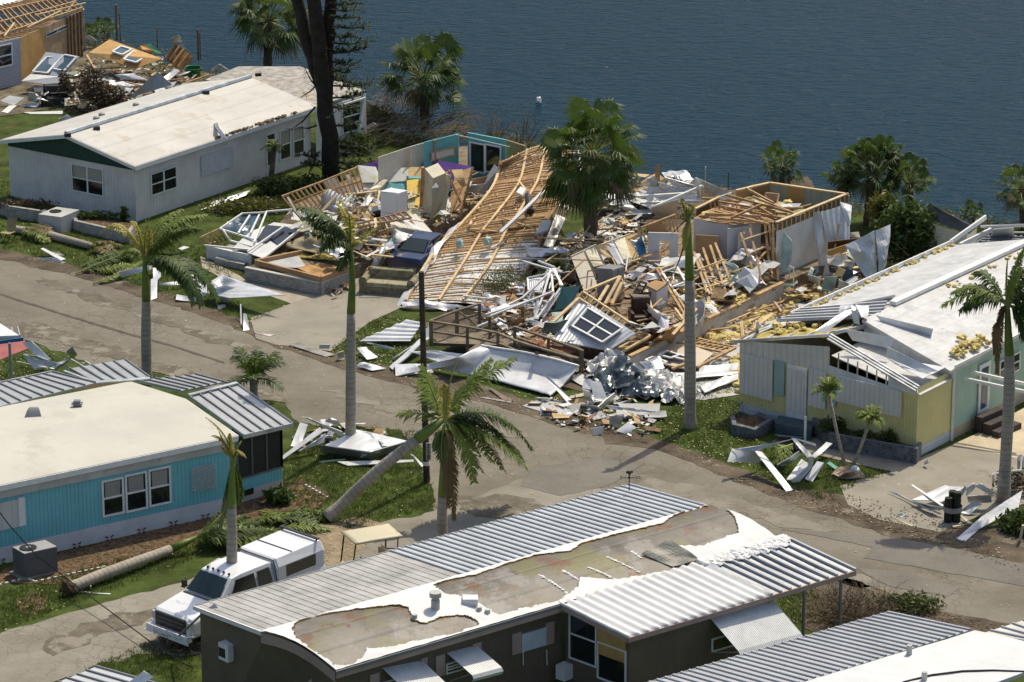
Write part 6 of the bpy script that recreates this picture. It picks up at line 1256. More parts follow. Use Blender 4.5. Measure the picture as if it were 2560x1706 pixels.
# ===== wreck B =====
t=T('wrecked_house','roofless white sided house with exposed rooms, studs and vented skirting','house',D(855,1050,0)); WB=t
fl=[F(1590,955,.7),D(855,1000,.7),D(1240,850,.7),D(1100,560,.7),D(560,520,.7),F(1300,360,.7),F(1080,640,.7),F(1250,900,.7)]
mb=MB(); mb.face(fl)
for a,b in zip(fl,fl[1:]+fl[:1]): mb.face([a,b,setz(b,0),setz(a,0)])
t.p('floor',mb,MATS['dirty_floor'])
sa,sb=F(1480,985,.72),D(860,995,.72); sa=lp(sb,F(1600,965,.72),1.12)
nn=(sb-sa).cross(UP).normalized(); nn=nn if nn.y<0 else -nn
mb=MB(); mb.box(setz(sa,0)+nn*.02,setz(sb,0)-setz(sa,0),nn*.14,UP*.66); t.p('block_skirting',mb,BLOCK)
for k in range(9): c=lp(sa,sb,.06+.107*k); 
for x,y in ((1640,945),(1760,893),(1990,783),(2105,738),(2215,690),(2330,640)): ventblk(t,setz(sa,0)+nn*.165,setz(sb,0)+nn*.165,F,x,y,.22)
ventblk(t,setz(sa,0)+nn*.165,setz(sb,0)+nn*.165,D,820,1035,.22)
beams(t,'sill_board',[(sa+nn*.1+UP*.0,sb+nn*.1+UP*.0)],.2,.08,WOOD)
zt1=3.1
vw(t,D,(795,385),(1272,455),zt1,.7,mat('greenish_panel',(.42,.45,.34),.8,.1,1,lines=(0,.5,.3,.2))); 
mb=MB(); p,q=D(900,400,zt1)-V((0,.03,0)),D(1005,415,zt1)-V((0,.03,0)); mb.box(setz(p,2.4),setz(q,2.4)-setz(p,2.4),V((0,-.02,0)),UP*.7); t.p('ply_strip',mb,PLY)
p,q=D(795,385,zt1)-V((0,.05,0)),D(1270,455,zt1)-V((0,.05,0)); mb=MB(); mb.box(setz(p,.7),setz(q,.7)-setz(p,.7),V((0,-.03,0)),UP*1.5); t.p('wallboard',mb,WHB)
vw(t,D,(690,402),(795,385),zt1,.7,BRN); vw(t,D,(590,432),(690,402),zt1,.7,BRN); vw(t,D,(490,470),(560,445),zt1,.7,WHB); vw(t,D,(345,540),(490,475),2.7,.7,WOODD)
p,q=D(835,632,zt1),D(1272,455,zt1); d_=(q-p); mb=MB(); n2=d_.cross(UP).normalized(); n2=n2 if n2.y<0 else -n2
mb.box(setz(p,.5),setz(q,.5)-setz(p,.5),n2*.08,UP*2.25); t.p('siding_wall',mb,SIDW)
mb=MB(); mb.box(setz(p,2.75),setz(q,2.75)-setz(p,2.75),n2*.05,UP*.3); t.p('joist_band',mb,WOODD)
for k in range(17): a=lp(p,q,k/16)+n2*.07; beams(t,'joist_end',[(setz(a,2.75),setz(a,3.05))],.05,.05,WOOD2)
beams(t,'top_plate',[(p+UP*.03,q+UP*.03),(D(795,385,zt1+.03),D(1272,455,zt1+.03)),(D(590,432,zt1+.03),D(795,385,zt1+.03)),(D(340,545,2.75),D(490,470,3.0))],.14,.06,WOOD2)
mb=MB(); mb.box(setz(lp(p,q,.02),.45)+n2*.09,d_*.55,n2*.02,UP*.3); t.p('blue_trim',mb,mat('blue_skirt',(.22,.33,.42),.6,.1,1))
# ceilings & joists on top
for c,m in ((((330,600,2.6),(560,490,2.6),(830,615,2.6),(575,650,2.6)),BRN),(((560,490,2.6),(770,470,2.6),(1060,560,2.6),(830,612,2.6)),mat('olive_ceiling',(.36,.32,.17),.85,.3,1,spots=((.2,.14,.06),1,.55))),):
    mb=MB(); mb.panel(P4(D,*c),.03,warp=.12,n=8); t.p('ceiling_board',mb,m)
r_=random.Random(11)
for a,b,dz in (((380,480),(600,500),2.9),((480,500),(830,560),2.95),((500,530),(860,600),2.95),((520,545),(900,575),2.9),((400,575),(740,590),2.9),((460,560),(790,640),2.85),((650,420),(820,510),3.3),((690,470),(960,580),3.0),((560,600),(740,520),3.1),((700,520),(810,585),3.0),((580,480),(700,500),2.95),((360,590),(640,580),2.8),((430,600),(820,630),2.8),((530,460),(900,560),3.1),((900,560),(1050,520),2.8),((770,540),(1000,540),2.9)):
    beams(t,'ceiling_joist',[(D(*a,dz),D(*b,dz))],.07,.09,WOOD if r_.random()<.6 else BRN)
for k in range(16): x=430+k*27; beams(t,'hanger',[(D(x,505+k*4,2.95),D(x+4,540+k*4,2.7))],.05,.05,BRN)
mb=MB(); mb.panel(P4(D,(765,450,2.9),(850,455,2.9),(820,545,2.4),(760,510,2.6)),.05); t.p('cabinet_door',mb,mat('dark_red_wood',(.10,.045,.025),.6,.2,2)); beams(t,'door_casing',[(D(770,448,2.95),D(852,456,2.95)),(D(852,456,2.95),D(830,550,2.4))],.07,.05,WOOD)
mb=MB(); mb.panel(P4(D,(860,510,2.7),(990,520,2.7),(960,560,2.5),(850,545,2.5)),.03,warp=.2); t.p('fallen_wallboard',mb,WHB)
for k in range(12):
    x,y=r_.uniform(360,1000),r_.uniform(500,600); mb=MB(); c=D(x,y,2.75); mb.clump(c,r_.uniform(.15,.35),8,k,.35); t.p('insulation_lump',mb,INSU if k%2 else WHB)
# interior walls facing the street
WI=mat('white_room_wall',(.60,.60,.61),.7,.08,1,.05,spots=((.4,.36,.28),1.2,.66))
vw(t,D,(330,602),(540,635),2.6,.7,WI,.08); vw(t,D,(540,635),(690,628),2.6,.7,WI,.08); vw(t,D,(535,668),(640,650),2.5,.7,WI,.06,'closet_wall'); vw(t,D,(640,650),(740,625),2.5,.7,WI,.06); vw(t,D,(340,705),(480,712),2.2,.7,BRN,.05,'closet_wall'); vw(t,D,(400,715),(480,715),2.0,.75,WI,.05,'door_panel')
vw(t,D,(600,700),(650,668),2.3,.75,WHB,.04,'door_panel')
p,q=D(50,690,2.4),D(235,695,2.4)
t3=T('wall_cabinet_section','white wall section with square pass through opening, standing in the wreckage','wall section',setz(p,.7))
mb=MB(); h=1.55; uu=q-p; 
mb.box(p-UP*h,uu*.38,V((0,.08,0)),UP*h); mb.box(p-UP*h+uu*.72,uu*.28,V((0,.08,0)),UP*h); mb.box(p-UP*.35+uu*.38,uu*.34,V((0,.08,0)),UP*.35); mb.box(p-UP*h+uu*.38,uu*.34,V((0,.08,0)),UP*.25); t3.p('panel',mb,WI); mb=MB(); mb.box(p-UP*1.3+uu*.42,uu*.3,V((0,.3,0)),UP*.12); t3.p('shelf',mb,WHB)
# leaning studs
ls=[((615,690,2.5),(715,1000,.75)),((670,665,2.6),(755,1005,.75)),((765,635,2.8),(800,960,.75)),((790,640,2.8),(830,970,.75)),((640,680,2.4),(640,700,2.3)),((460,755,2.0),(590,1080,.75)),((430,770,1.9),(540,1100,.75)),((385,785,1.8),(500,1110,.75)),((330,810,1.7),(440,1150,.75)),((360,850,1.6),(470,1130,.75)),((840,640,2.8),(845,985,.75)),((815,640,2.8),(820,980,.75))]
beams(t,'leaning_stud',[(D(*a),D(*b)) for a,b in ls],.10,.07,WOOD)
beams(t,'cross_brace',[(D(615,742,2.2),D(830,670,2.6)),(D(340,925,1.4),D(520,855,1.8)),(D(340,1045,1.0),D(555,985,1.2)),(D(670,820,1.8),D(760,780,2.0)),(D(105,920,1.5),D(330,840,1.7)),(D(690,940,1.0),D(790,900,1.3))],.08,.05,WOOD2)
for i,(c,m) in enumerate(((((340,820,1.5),(365,815,1.5),(470,1160,.75),(430,1170,.75)),WHB),(((240,1080,1.0),(300,1060,1.1),(400,1160,.75),(350,1200,.75)),WHB))): mb=MB(); mb.panel(P4(D,*c),.03,warp=.1); t.p('broken_wallboard',mb,m)
t3=T('door_frame_section','tipped white framed screen door section behind the bare palm','door frame',D(200,1000,.8))
beams(t3,'frame_bar',[(D(135,935,1.6),D(225,900,1.8)),(D(225,900,1.8),D(275,985,1.4)),(D(135,935,1.6),D(240,1090,1.0)),(D(195,1025,1.3),D(272,995,1.4)),(D(160,975,1.5),D(200,960,1.6))],.09,.05,TRIM); beams(t3,'frame_timber',[(D(100,910,1.6),D(270,1190,.75)),(D(118,905,1.6),D(290,1180,.75)),(D(0,970,1.3),D(120,905,1.6))],.1,.07,WOOD)
# tan door wall, cabinets, chair
t=T('tilted_kitchen_wall','row of tilted tan and white kitchen wall panels between cycad and grey refrigerator','wall section',a3(700,700,.7))
for c,m,nm in ((((500,320,2.5),(632,265,2.7),(760,610,1.0),(640,700,.8)),mat('tan_door',(.40,.36,.29),.6,.12,1),'door_panel'),(((635,265,2.7),(740,215,2.8),(830,400,1.9),(720,420,1.8)),CREM,'wall_panel'),(((745,212,2.8),(865,165,2.9),(900,330,2.1),(800,330,2.1)),PLYL,'wall_panel'),(((862,165,2.9),(915,145,2.9),(1020,390,1.7),(960,400,1.7)),WI,'cupboard_side'),(((915,150,2.95),(1020,120,3.0),(1090,330,2.0),(1010,350,1.9)),CREM,'wall_panel'),(((1030,130,2.9),(1070,160,2.8),(1190,340,1.9),(1090,370,1.8)),PLYL,'wall_panel'),(((690,400,1.8),(800,340,2.1),(830,450,1.5),(750,480,1.3)),GRYP,'cupboard_side'),(((850,230,2.7),(920,230,2.7),(1000,380,1.8),(960,400,1.7)),WI,'cupboard_side'),(((700,330,2.2),(790,300,2.3),(850,330,2.1),(760,400,1.8)),WI,'shelf')):
    mb=MB(); mb.panel(P4(a3,*[(x_,y_,.7+(z_-.7)*.56) for x_,y_,z_ in c]),.05,warp=.03); t.p(nm,mb,m)
beams(t,'panel_edge',[(a3(630,262,2.7),a3(740,520,1.4)),(a3(742,214,2.8),a3(820,390,1.9)),(a3(500,322,2.5),a3(745,205,2.85)),(a3(800,205,2.9),a3(1080,100,3.1))],.06,.06,CREM)
t=T('refrigerator','dull grey refrigerator leaning in the debris before the kitchen panels','refrigerator',a3(900,700,.7))
b=a3(900,450,2.2); a=a3(755,432,2.2); c=a3(1025,410,2.2); mb=MB(); mb.box(b,a-b,c-b,UP*-1.5); t.p('body',mb,mat('grey_enamel',(.24,.24,.24),.45,.1,1),bev=.03)
for k in (0,1): mb=MB(); mb.box(b+(c-b)*(.03+.5*k)+V((0,-.03,-1.45)),(c-b)*.44,V((.0,-.03,0)),UP*1.4); t.p('door',mb,MATS['grey_enamel'])
mb=MB(); mb.bx(0,.01,0,.01,0,.01)
t=T('dining_chair','black ladder back chair tipped over in the wreckage','chair',a3(1170,780,.75))
beams(t,'leg',[(a3(1180,565,1.9),a3(1105,700,1.5)),(a3(1240,580,1.9),a3(1170,720,1.4)),(a3(1110,690,1.4),a3(1130,790,1.0)),(a3(1170,720,1.4),a3(1235,780,1.0)),(a3(1105,700,1.4),a3(1090,790,1.0)),(a3(1230,700,1.3),a3(1200,800,.9))],.06,.06,BLK)
beams(t,'slat',[(a3(1178,568,1.9),a3(1240,582,1.9)),(a3(1160,600,1.8),a3(1222,618,1.8)),(a3(1140,640,1.65),a3(1203,660,1.65)),(a3(1105,745,1.2),a3(1215,750,1.2))],.05,.05,BLK); mb=MB(); mb.panel(P4(a3,(1110,690,1.4),(1185,690,1.4),(1240,730,1.2),(1160,745,1.2)),.05); t.p('seat',mb,BLK)
t=T('armchair','dark brown leather recliner on the broken floor behind fallen siding','armchair',a3(1170,1050,.72))
a=a3(1100,1010,.75); mb=MB(); mb.box(a,V((.75,.1,0)),V((-.1,.75,0)),UP*.42); t.p('seat',mb,BRWN,bev=.06); mb=MB(); mb.box(a+V((.0,.55,.3)),V((.78,.1,0)),V((-.05,.22,.1)),UP*.75); t.p('backrest',mb,BRWN,bev=.08)
for s_ in (0,.72): mb=MB(); mb.box(a+V((s_-.06,-.05+s_*.1,0)),V((.16,.02,0)),V((-.1,.75,0)),UP*.6); t.p('armrest',mb,BRWN,bev=.05)
t=T('kitchen_counter','tan topped white counter island behind the tipped black chair','counter',a3(1330,850,.72))
tp=P4(a3,(1225,595,1.7),(1330,550,1.75),(1450,580,1.7),(1340,655,1.6)); mb=MB(); mb.panel(tp,.05); t.p('counter_top',mb,BRN); mb=MB(); q=[setz(p,.72) for p in tp]
for i in range(4): mb.quad(q[i],q[(i+1)%4],tp[(i+1)%4]-UP*.06,tp[i]-UP*.06)
t.p('cabinet_base',mb,WI)
pn('red_frame_board','red brown framed board on the broken floor by the counter','board',a3,((1220,860,.9),(1290,820,1.1),(1420,870,.9),(1330,920,.8)),REDB,.05); pn('dark_board','dark boards under the red framed board','board',a3,((1240,900,.8),(1400,880,.85),(1420,930,.8),(1260,960,.78)),BRWN,.06)
for i,(c,m,l) in enumerate(((((1250,980,.8),(1510,930,.8),(1530,945,.8),(1290,1010,.8)),WHB,'white strips lying on the floor right of the recliner'),(((1230,1010,.78),(1380,1020,.78),(1400,1060,.78),(1230,1050,.78)),CREM,'cream board on the floor corner by the recliner'),(((1290,1080,.76),(1620,930,.76),(1620,960,.76),(1300,1110,.76)),REDB,'reddish floor boards along the vented skirting'),(((1430,940,.8),(1600,925,.8),(1600,960,.8),(1410,980,.8)),BRN,'brown floor boards behind the bare palm trunk'))): pn('floor_board',l,'board',a3,c,m,.03)
# fallen siding wall with windows
t=T('fallen_siding_wall','fallen white ribbed siding wall with four pane window and grey shutter','wall section',F(1200,950,.5))
sc=P4(F,(1172,635,1.75),(1540,872,1.45),(1365,985,.75),(995,915,.75)); mb=MB(); mb.panel(sc,.07,rib=.22,ribh=.02); t.p('siding',mb,WHITEM)
wc=[onp(sc[0],sc[1],sc[3],F,*q) for q in ((1228,715),(1455,850),(1325,940),(1130,835))]; wf=MB()
def wq(u,v,o=.08): return onpn(wc,u,v,o)
for a,b in (((0,0),(1,0)),((1,0),(1,1)),((0,1),(1,1)),((0,0),(0,1)),((.5,0),(.5,1)),((0,.5),(1,.5))): wf.beam(wq(*a),wq(*b),.09,.05)
w_=t.p('window_frame',wf,TRIM); mb=MB(); mb.quad(wq(0,0,.06),wq(1,0,.06),wq(1,1,.06),wq(0,1,.06)); t.p('pane',mb,GLASS,w_)
mb=MB(); mb.panel([onp(sc[0],sc[1],sc[3],F,*q)+UP*.08 for q in ((1215,698),(1248,712),(1128,845),(1098,830))],.03); t.p('shutter',mb,mat('grey_shutter',(.16,.22,.25),.6,.1,2,lines=(1,.09,.6,.4)))
mb=MB(); mb.panel(P4(F,(1090,925,.8),(1300,930,.8),(1370,985,.5),(1170,950,.5)),.03,warp=.35,n=10); t.p('bent_bottom_edge',mb,WHITEM)
pn('curled_green_sheet','curled grey green sheet left of the fallen siding wall','sheet metal',F,((945,800,1.4),(1095,830,1.2),(1010,900,.7),(930,860,.8)),mat('grey_green_sheet',(.22,.28,.25),.5,.2,1),.02,warp=.5,n=8)
t=T('wall_frame_timber','pine wall framing behind the fallen siding wall','wall frame',F(1500,1000,.7)); studs(t,F,(1195,600,2.0),(1635,890,1.1),(1600,920,.95),(1165,640,1.8),12,.08,WOOD2); studs(t,F,(1635,890,1.1),(1380,1035,.5),(1290,1045,.45),(1560,900,.9),4,.1,WOOD2); 
beams(t,'timber',[(F(1210,595,2.0),F(1440,500,2.2)),(F(1340,680,1.6),F(1440,500,2.3)),(F(1385,680,1.5),F(1450,540,2.1)),(F(1300,660,1.7),F(1360,560,2.0)),(F(1000,800,1.3),F(1170,640,1.8)),(F(1180,640,1.7),F(1200,600,2.0))],.13,.07,WOOD2)
# twisted white frames
t=T('twisted_awning_frame','tangle of twisted white aluminium awning frames above the deck','metal frame',F(900,750,.4))
fb=[((800,400,1.6),(1055,475,1.7)),((905,400,1.6),(1060,470,1.7)),((905,400,1.6),(1010,440,1.8)),((835,510,1.5),(985,480,1.8)),((835,510,1.5),(840,590,1.2)),((985,450,2.0),(940,610,1.5)),((1010,450,1.9),(1050,560,1.5)),((990,460,1.9),(1000,610,1.4)),((865,600,1.4),(1010,615,1.4)),((865,600,1.4),(810,710,.8)),((1010,615,1.4),(870,810,.7)),((940,610,1.5),(870,810,.7)),((1050,575,1.5),(920,760,.8)),((1055,590,1.4),(935,770,.7)),((560,750,1.4),(840,660,1.5)),((575,765,1.4),(1000,600,1.6)),((800,640,1.4),(985,470,1.9)),((700,690,1.3),(800,640,1.4)),((1000,450,2.0),(1060,560,1.6)),((820,700,.9),(930,720,.8)),((800,870,.7),(1000,780,.9)),((800,870,.7),(880,885,.65)),((600,800,.7),(640,775,.8)),((640,775,.8),(690,800,.7)),((500,830,.7),(600,790,.8))]
beams(t,'frame_bar',[(F(*a),F(*b)) for a,b in fb],.085,.06,WHITEM)
for c,s_ in ((((590,720,1.4),(690,680,1.4),(720,700,1.3),(600,745,1.3)),1),(((865,700,.9),(900,640,1.2),(920,660,1.1),(880,780,.6)),2),(((835,520,1.4),(960,500,1.6),(930,600,1.3),(845,590,1.2)),3)): mb=MB(); mb.panel(P4(F,*c),.02,warp=.2,rib=.1,ribh=.02,seed=s_); t.p('ribbed_strip',mb,WHITEM)
pn('dark_glass_panel','dark blue green glass door panel leaning beside the fallen siding wall','glass door',F,((1060,570,1.6),(1180,560,1.7),(1110,700,1.1),(1000,730,.9)),mat('teal_glass',(.01,.05,.06),.1,.2,1),.04)
pn('teal_board','pale teal board below the dark glass panel','board',F,((990,735,1.0),(1070,730,1.0),(1060,800,.7),(1000,800,.7)),MINTP,.03); pn('brown_box','dark brown drawer box above the twisted white frames','drawer',F,((1040,480,1.5),(1140,465,1.6),(1150,520,1.3),(1060,530,1.2)),BRWN,.2); pn('pink_board','pinkish board lying on the deck','board',F,((840,915,.62),(1000,900,.62),(990,950,.6),(870,960,.6)),REDB,.03)
pn('orange_boards','rust brown boards spilling under the deck railing','boards',F,((950,940,.5),(1150,990,.4),(1100,1010,.35),(940,970,.5)),REDB,.05,warp=.1)
# curled siding at the right end of wreck B
t=T('torn_siding_sheets','tall curled white siding sheets hanging off the roofless house corner','siding',D(1150,960,.1))
for c,s_,rb in ((((1060,568,2.9),(1105,560,3.0),(1165,960,.2),(1105,965,.2)),1,0),(((1110,565,3.0),(1285,515,3.0),(1275,740,1.6),(1150,770,1.5)),2,.3),(((1225,500,3.2),(1298,525,3.0),(1285,640,2.4),(1270,660,2.2)),3,0),(((860,665,2.7),(925,740,2.3),(925,870,1.4),(865,950,.8)),4,0)):
    mb=MB(); mb.panel(P4(D,*c),.025,warp=.25 if not rb else .1,rib=rb,ribh=.04,seed=s_,n=None if rb else 6); t.p('siding_sheet',mb,WHITEM if s_<4 else MINTP)
beams(t,'timber',[(D(1220,640,2.4),D(1190,800,1.4))],.08,.05,WOOD)
for i,(nm,l,c,m,w) in enumerate((('siding_sheet','large curved white sheet metal leaning by the feathery shrub',((1255,770,2.0),(1430,680,2.5),(1450,960,.6),(1400,990,.5)),WHITEM,.3),('siding_sheet','white curled sheet behind the stems of the feathery shrub',((1440,680,2.5),(1530,640,2.6),(1500,900,1.0),(1450,950,.7)),WHITEM,.3),
 ('mahogany_board','long red brown panel leaning behind the curled siding',((1150,745,1.8),(1360,720,1.9),(1300,770,1.5),(1150,790,1.4)),MATS['dark_red_wood'],0),('plywood_sheet','plywood sheet under the red brown panel',((1150,800,1.5),(1280,755,1.7),(1250,800,1.3),(1155,830,1.2)),PLY,0),('tan_sheet','cream rubble sheet above the red brown panel',((1280,690,1.9),(1340,685,1.9),(1350,720,1.7),(1270,720,1.7)),CREM,.1),
 ('white_gutter','white box gutter piece lying at the foot of the siding',((1035,945,.8),(1110,970,.7),(1100,1010,.3),(1035,980,.4)),WHITEM,0),('green_board','grey green board leaning in the scrap heap beside yellow home',((1130,960,.9),(1210,960,.9),(1190,1040,.2),(1110,1060,.2)),mat('sage_board',(.27,.36,.32),.7,.1,1),0),('plywood_scrap','small plywood scrap leaning beside the white strip',((1215,905,1.2),(1260,920,1.1),(1240,960,.8),(1185,960,.8)),PLYL,0),
 ('white_sheet','white flared sheet standing by the yellow home gutter',((1218,975,1.0),(1275,1000,.8),(1300,1060,.2),(1215,1065,.2)),WHITEM,.15),('white_sheet','small white sheet folded in the heap left of the curved sheet',((1250,860,1.3),(1320,860,1.3),(1310,900,1.0),(1260,890,1.0)),WHITEM,.2),('blue_tarp','dark blue tarp scrap in the heap beside yellow home',((1240,910,1.0),(1300,880,1.2),(1310,990,.6),(1240,1000,.4)),mat('navy_tarp',(.03,.07,.10),.5,.3,2),.3),('blue_board','blue grey sheet at the foot of the siding wall',((930,950,.4),(1090,900,.8),(1100,930,.6),(960,1000,.2)),MATS['blue_skirt'],0))):
    pn(nm,l,'debris panel',D,c,m,.03,warp=w,n=7 if w else None,seed=i)
t=T('entry_steps','concrete entry steps with white hand rail at the siding wall','steps',D(940,1030))
for q,z in (((870,1015),0),((880,990),.25)): a=D(*q,z); mb=MB(); mb.box(a,D(q[0]+130,q[1]-20,z)-a,V((.3,.7,0)),UP*.26); t.p('step',mb,CONC)
mb=MB(); mb.tube([D(915,895,1.3),D(940,905,1.3)],.025,6); mb.tube([D(940,905,1.3),D(940,1030,.3)],.03,6); mb.tube([D(918,895,1.3),D(915,990,.5)],.02,6); t.p('hand_rail',mb,TRIM)
# insulation & boards between house B and slab
pn('white_scrap','white folded scrap among yellow insulation','scrap',D,((820,1145,.3),(870,1135,.4),(885,1165,.2),(825,1170,.1)),WHITEM,.02,warp=.1)
pn('blue_crumpled_sheet','pale blue crumpled metal sheet sliding off the broken floor','sheet metal',D,((475,850,1.6),(530,900,1.4),(760,1030,.8),(720,1040,.7)),MINTP,.02,warp=.4,n=10)
pn('pale_blue_box','pale blue bent sheet under the leaning studs','sheet metal',D,((550,950,1.3),(620,950,1.3),(640,1020,.9),(590,1040,.8)),MINTP,.1,warp=.3,n=6)
# wood frame & flat wall on slab
t=T('fallen_window_wall','cream wall section with white window frames lying flat on the slab','wall section',a3(1500,1320))
mb=MB(); mb.panel(P4(a3,(1140,1315,.35),(1440,1170,.5),(1640,1175,.5),(1640,1420,.3)),.06,warp=.03); t.p('wall_panel',mb,mat('cream_wallboard',(.55,.47,.36),.7,.1,1)); mb=MB(); mb.panel(P4(a3,(1640,1175,.5),(1900,1270,.45),(1740,1400,.3),(1640,1420,.3)),.06,warp=.03); t.p('wall_panel',mb,MATS['cream_wallboard'])
for c in (((1230,1350,.42),(1300,1320,.45),(1440,1370,.42),(1370,1390,.4)),((1360,1300,.48),(1440,1262,.5),(1560,1300,.48),(1480,1330,.46)),((1500,1320,.46),(1570,1300,.48),(1630,1320,.46),(1630,1350,.44))):
    q=P4(a3,*c); mb=MB(); mb.panel(q,.02); mb.v=[p+UP*.05 for p in mb.v]; w_=t.p('window_pane',mb,GLASS); mb=MB()
    for i in range(4): mb.beam(q[i]+UP*.07,q[(i+1)%4]+UP*.07,.09,.05)
    t.p('window_frame',mb,TRIM,w_)
t=T('timber_frame','open pine frame lying on the concrete slab beside the yellow home','wall frame',a3(1850,1280)); studs(t,a3,(1540,1165,.35),(2000,1260,.35),(1900,1300,.3),(1500,1190,.3),2,.1,WOOD); studs(t,a3,(1730,1120,.4),(2110,1210,.4),(1990,1260,.35),(1600,1160,.35),8,.08,WOOD); beams(t,'timber',[(a3(2110,1215,.4),a3(1735,1405,.3)),(a3(1740,1165,.35),a3(2080,1225,.35)),(a3(1490,1420,.3),a3(1620,1370,.4))],.12,.08,WOOD)
for i,(a,b) in enumerate((((1740,1060,.2),(2070,1015,.3)),((1740,1040,.2),(1900,1010,.3)),((1900,930,.4),(2300,790,.4)),((1760,1100,.15),(1990,1030,.2)),((2000,860,.5),(2352,740,.4)))): mb=MB(); mb.beam(a3(*a),a3(*b),.10,.05); one('lumber_plank','long pine plank lying across the pale slab beside the vented skirting','plank',mb,WOOD,'planks on the pale slab')
for x,y in ((1900,1370),(2000,1385),(1850,1250)): c=a3(x,y,.1); mb=MB(); mb.clump(c,.22,8,x,.5); one('white_scrap','small crumpled white scrap on the pale slab','scrap',mb,WHITEM,'white scraps on the pale slab')
for c,l,s_ in ((((1960,1215,.2),(2210,1130,.3),(2210,1170,.25),(1990,1265,.1)),'long curved white gutter against the left wall of the yellow home',1),(((1940,1230,.15),(2130,1150,.3),(2150,1165,.25),(1960,1250,.1)),'second curved gutter strip left of the yellow home wall',2),(((1700,1130,.2),(2210,1120,.2),(2200,1140,.15),(1750,1190,.15)),'wide flat white sheet behind the bare palm trunk on the slab',3),(((1960,1090,.25),(2215,1060,.3),(2200,1110,.2),(1950,1130,.2)),'bright white sheet beside the fallen window wall',4)): pn('white_gutter',l,'sheet metal',F,c,WHITEM,.04,warp=.15,n=8,seed=s_)
# big white trough and foil heap
t=T('roof_trough','huge upturned white roof trough along the deck ramp','roof section',I(1600,350,.1))
tr=[[(1090,200,.1),(1300,130,1.0),(1480,45,1.0)],[(1330,240,.15),(1440,190,.4),(1580,60,1.0)],[(1560,290,.15),(1720,230,.35),(1860,108,.95)],[(1900,380,.15),(2030,270,.3),(2190,190,.85)],[(1990,410,.15),(2080,330,.25),(2195,200,.8)]]
G_=[[I(*q) for q in r_] for r_ in tr]
def TR(u,v):
    q=u*4;i=min(int(q),3);s_=q-i; q2=v*2;j=min(int(q2),1);w=q2-j; f_=lambda r_:lp(r_[j],r_[j+1],w); p=lp(f_(G_[i]),f_(G_[i+1]),s_); return p+V((0,0,.05*N.noise(V((u*6,v*3,1)))))
mb=MB(); mb.grid(TR,40,16,.03); t.p('trough_sheet',mb,WHITEM,smooth=True)
mb=MB(); mb.pl([TR(k/20,1)+UP*.03 for k in range(21)],.08,.06); mb.pl([TR(.985,k/6) for k in range(7)],.05,.05); t.p('rim',mb,TRIM)
mb=MB(); mb.panel([I(845,180,.25),I(1100,180,.35),I(1130,240,.1),I(850,265,.05)],.04,warp=.06,n=5); mb.panel([I(850,230,.05),I(1300,130,.9),I(1330,170,.6),I(860,265,.05)],.04,warp=.06,n=6); t.p('side_strip',mb,WHITEM)
for i,(c,l,w,rb) in enumerate(((((945,85,.4),(1150,90,.4),(1350,110,.5),(1200,170,.2)),'white wavy sheet between utility pole and trough',.15,0),(((1940,260,.9),(1970,265,.9),(2165,460,.1),(2140,490,.05)),'narrow white strip leaning off the right end of the trough',0,0),(((2050,500,.1),(2160,470,.3),(2200,520,.15),(2110,555,.05)),'bent white corner piece at the strip foot',.3,0),(((820,140,.1),(870,110,.25),(1110,-30,.5),(1060,-10,.4)),'narrow white gutter pointing up to the deck corner',.1,0),(((560,195,.1),(620,160,.25),(780,200,.15),(680,225,.1)),'white crumpled sheet on the road edge behind the tall palm',.3,0),(((565,65,.3),(630,60,.3),(720,130,.1),(640,150,.1)),'curved white panel leaning right of the tall palm trunk',.15,0),(((635,25,.3),(680,30,.3),(830,65,.2),(820,80,.1)),'narrow white box gutter on the litter strewn lawn',.05,0))): pn('white_metal_piece',l,'sheet metal',I,c,WHITEM,.03,warp=w,n=8 if w else None,seed=i)
pn('ribbed_panel','broad ribbed white roof panel on the lawn left of the utility pole','roof panel',E,((1030,1450,.15),(1350,1310,.6),(1450,1330,.6),(1370,1450,.2)),WHITEM,.03,rib=.4,ribh=.05)
pn('curved_edge_panel','curled white panel edge beside the ramp post','roof panel',F,((130,870,.5),(205,820,.7),(205,900,.3),(140,930,.2)),WHITEM,.03,warp=.2)
pn('white_metal_piece','long white curved gutter running under the ribbed panel','sheet metal',F,((-70,1090,.1),(-50,1110,.1),(170,920,.5),(140,905,.5)),WHITEM,.05,warp=.1)
def crump(c,R_,H_,seed,m,name,label,cat,root=None,n=26,sh=.62,flatn=True):
    mb=MB()
    def fn(u,v):
        x=(u-.5)*2;y=(v-.5)*2; p=V((x*R_[0],y*R_[1],0)); h=H_*max(0,1-(x*x+y*y)**.9*.8); k=V((x*1.6*sh+seed,y*1.6*sh,seed))
        return c+p+V((N.noise(k*2.1)*.3*R_[0],N.noise(k*2.3+V((5,5,5)))*.3*R_[1],h*(.65+.9*abs(N.noise(k*1.5)))+.28*abs(N.noise(k*3.3))))
    mb.grid(fn,n,n,.01)
    return root.p(name,mb,m) if root else one(name,label,cat,mb,m)
t=T('foil_heap','big heap of crumpled silver foil and dark sheeting at the ramp end','sheet heap',F(1500,1300,0))
crump(F(1440,1200,.1),(1.15,1.2),1.0,3.1,FOILD,'dark_sheeting',None,None,t,22); crump(F(1370,1120,.3),(.9,.8),.8,8.2,FOIL,'silver_sheeting',None,None,t,20); crump(F(1700,1240,.05),(1.0,1.1),.75,5.4,FOIL,'silver_sheeting',None,None,t,24); crump(F(1600,1250,.1),(1.0,.9),.7,9.9,FOILD,'dark_sheeting',None,None,t,20); crump(F(1780,1300,.05),(.45,.6),.45,2.2,FOIL,'silver_sheeting',None,None,t,16)
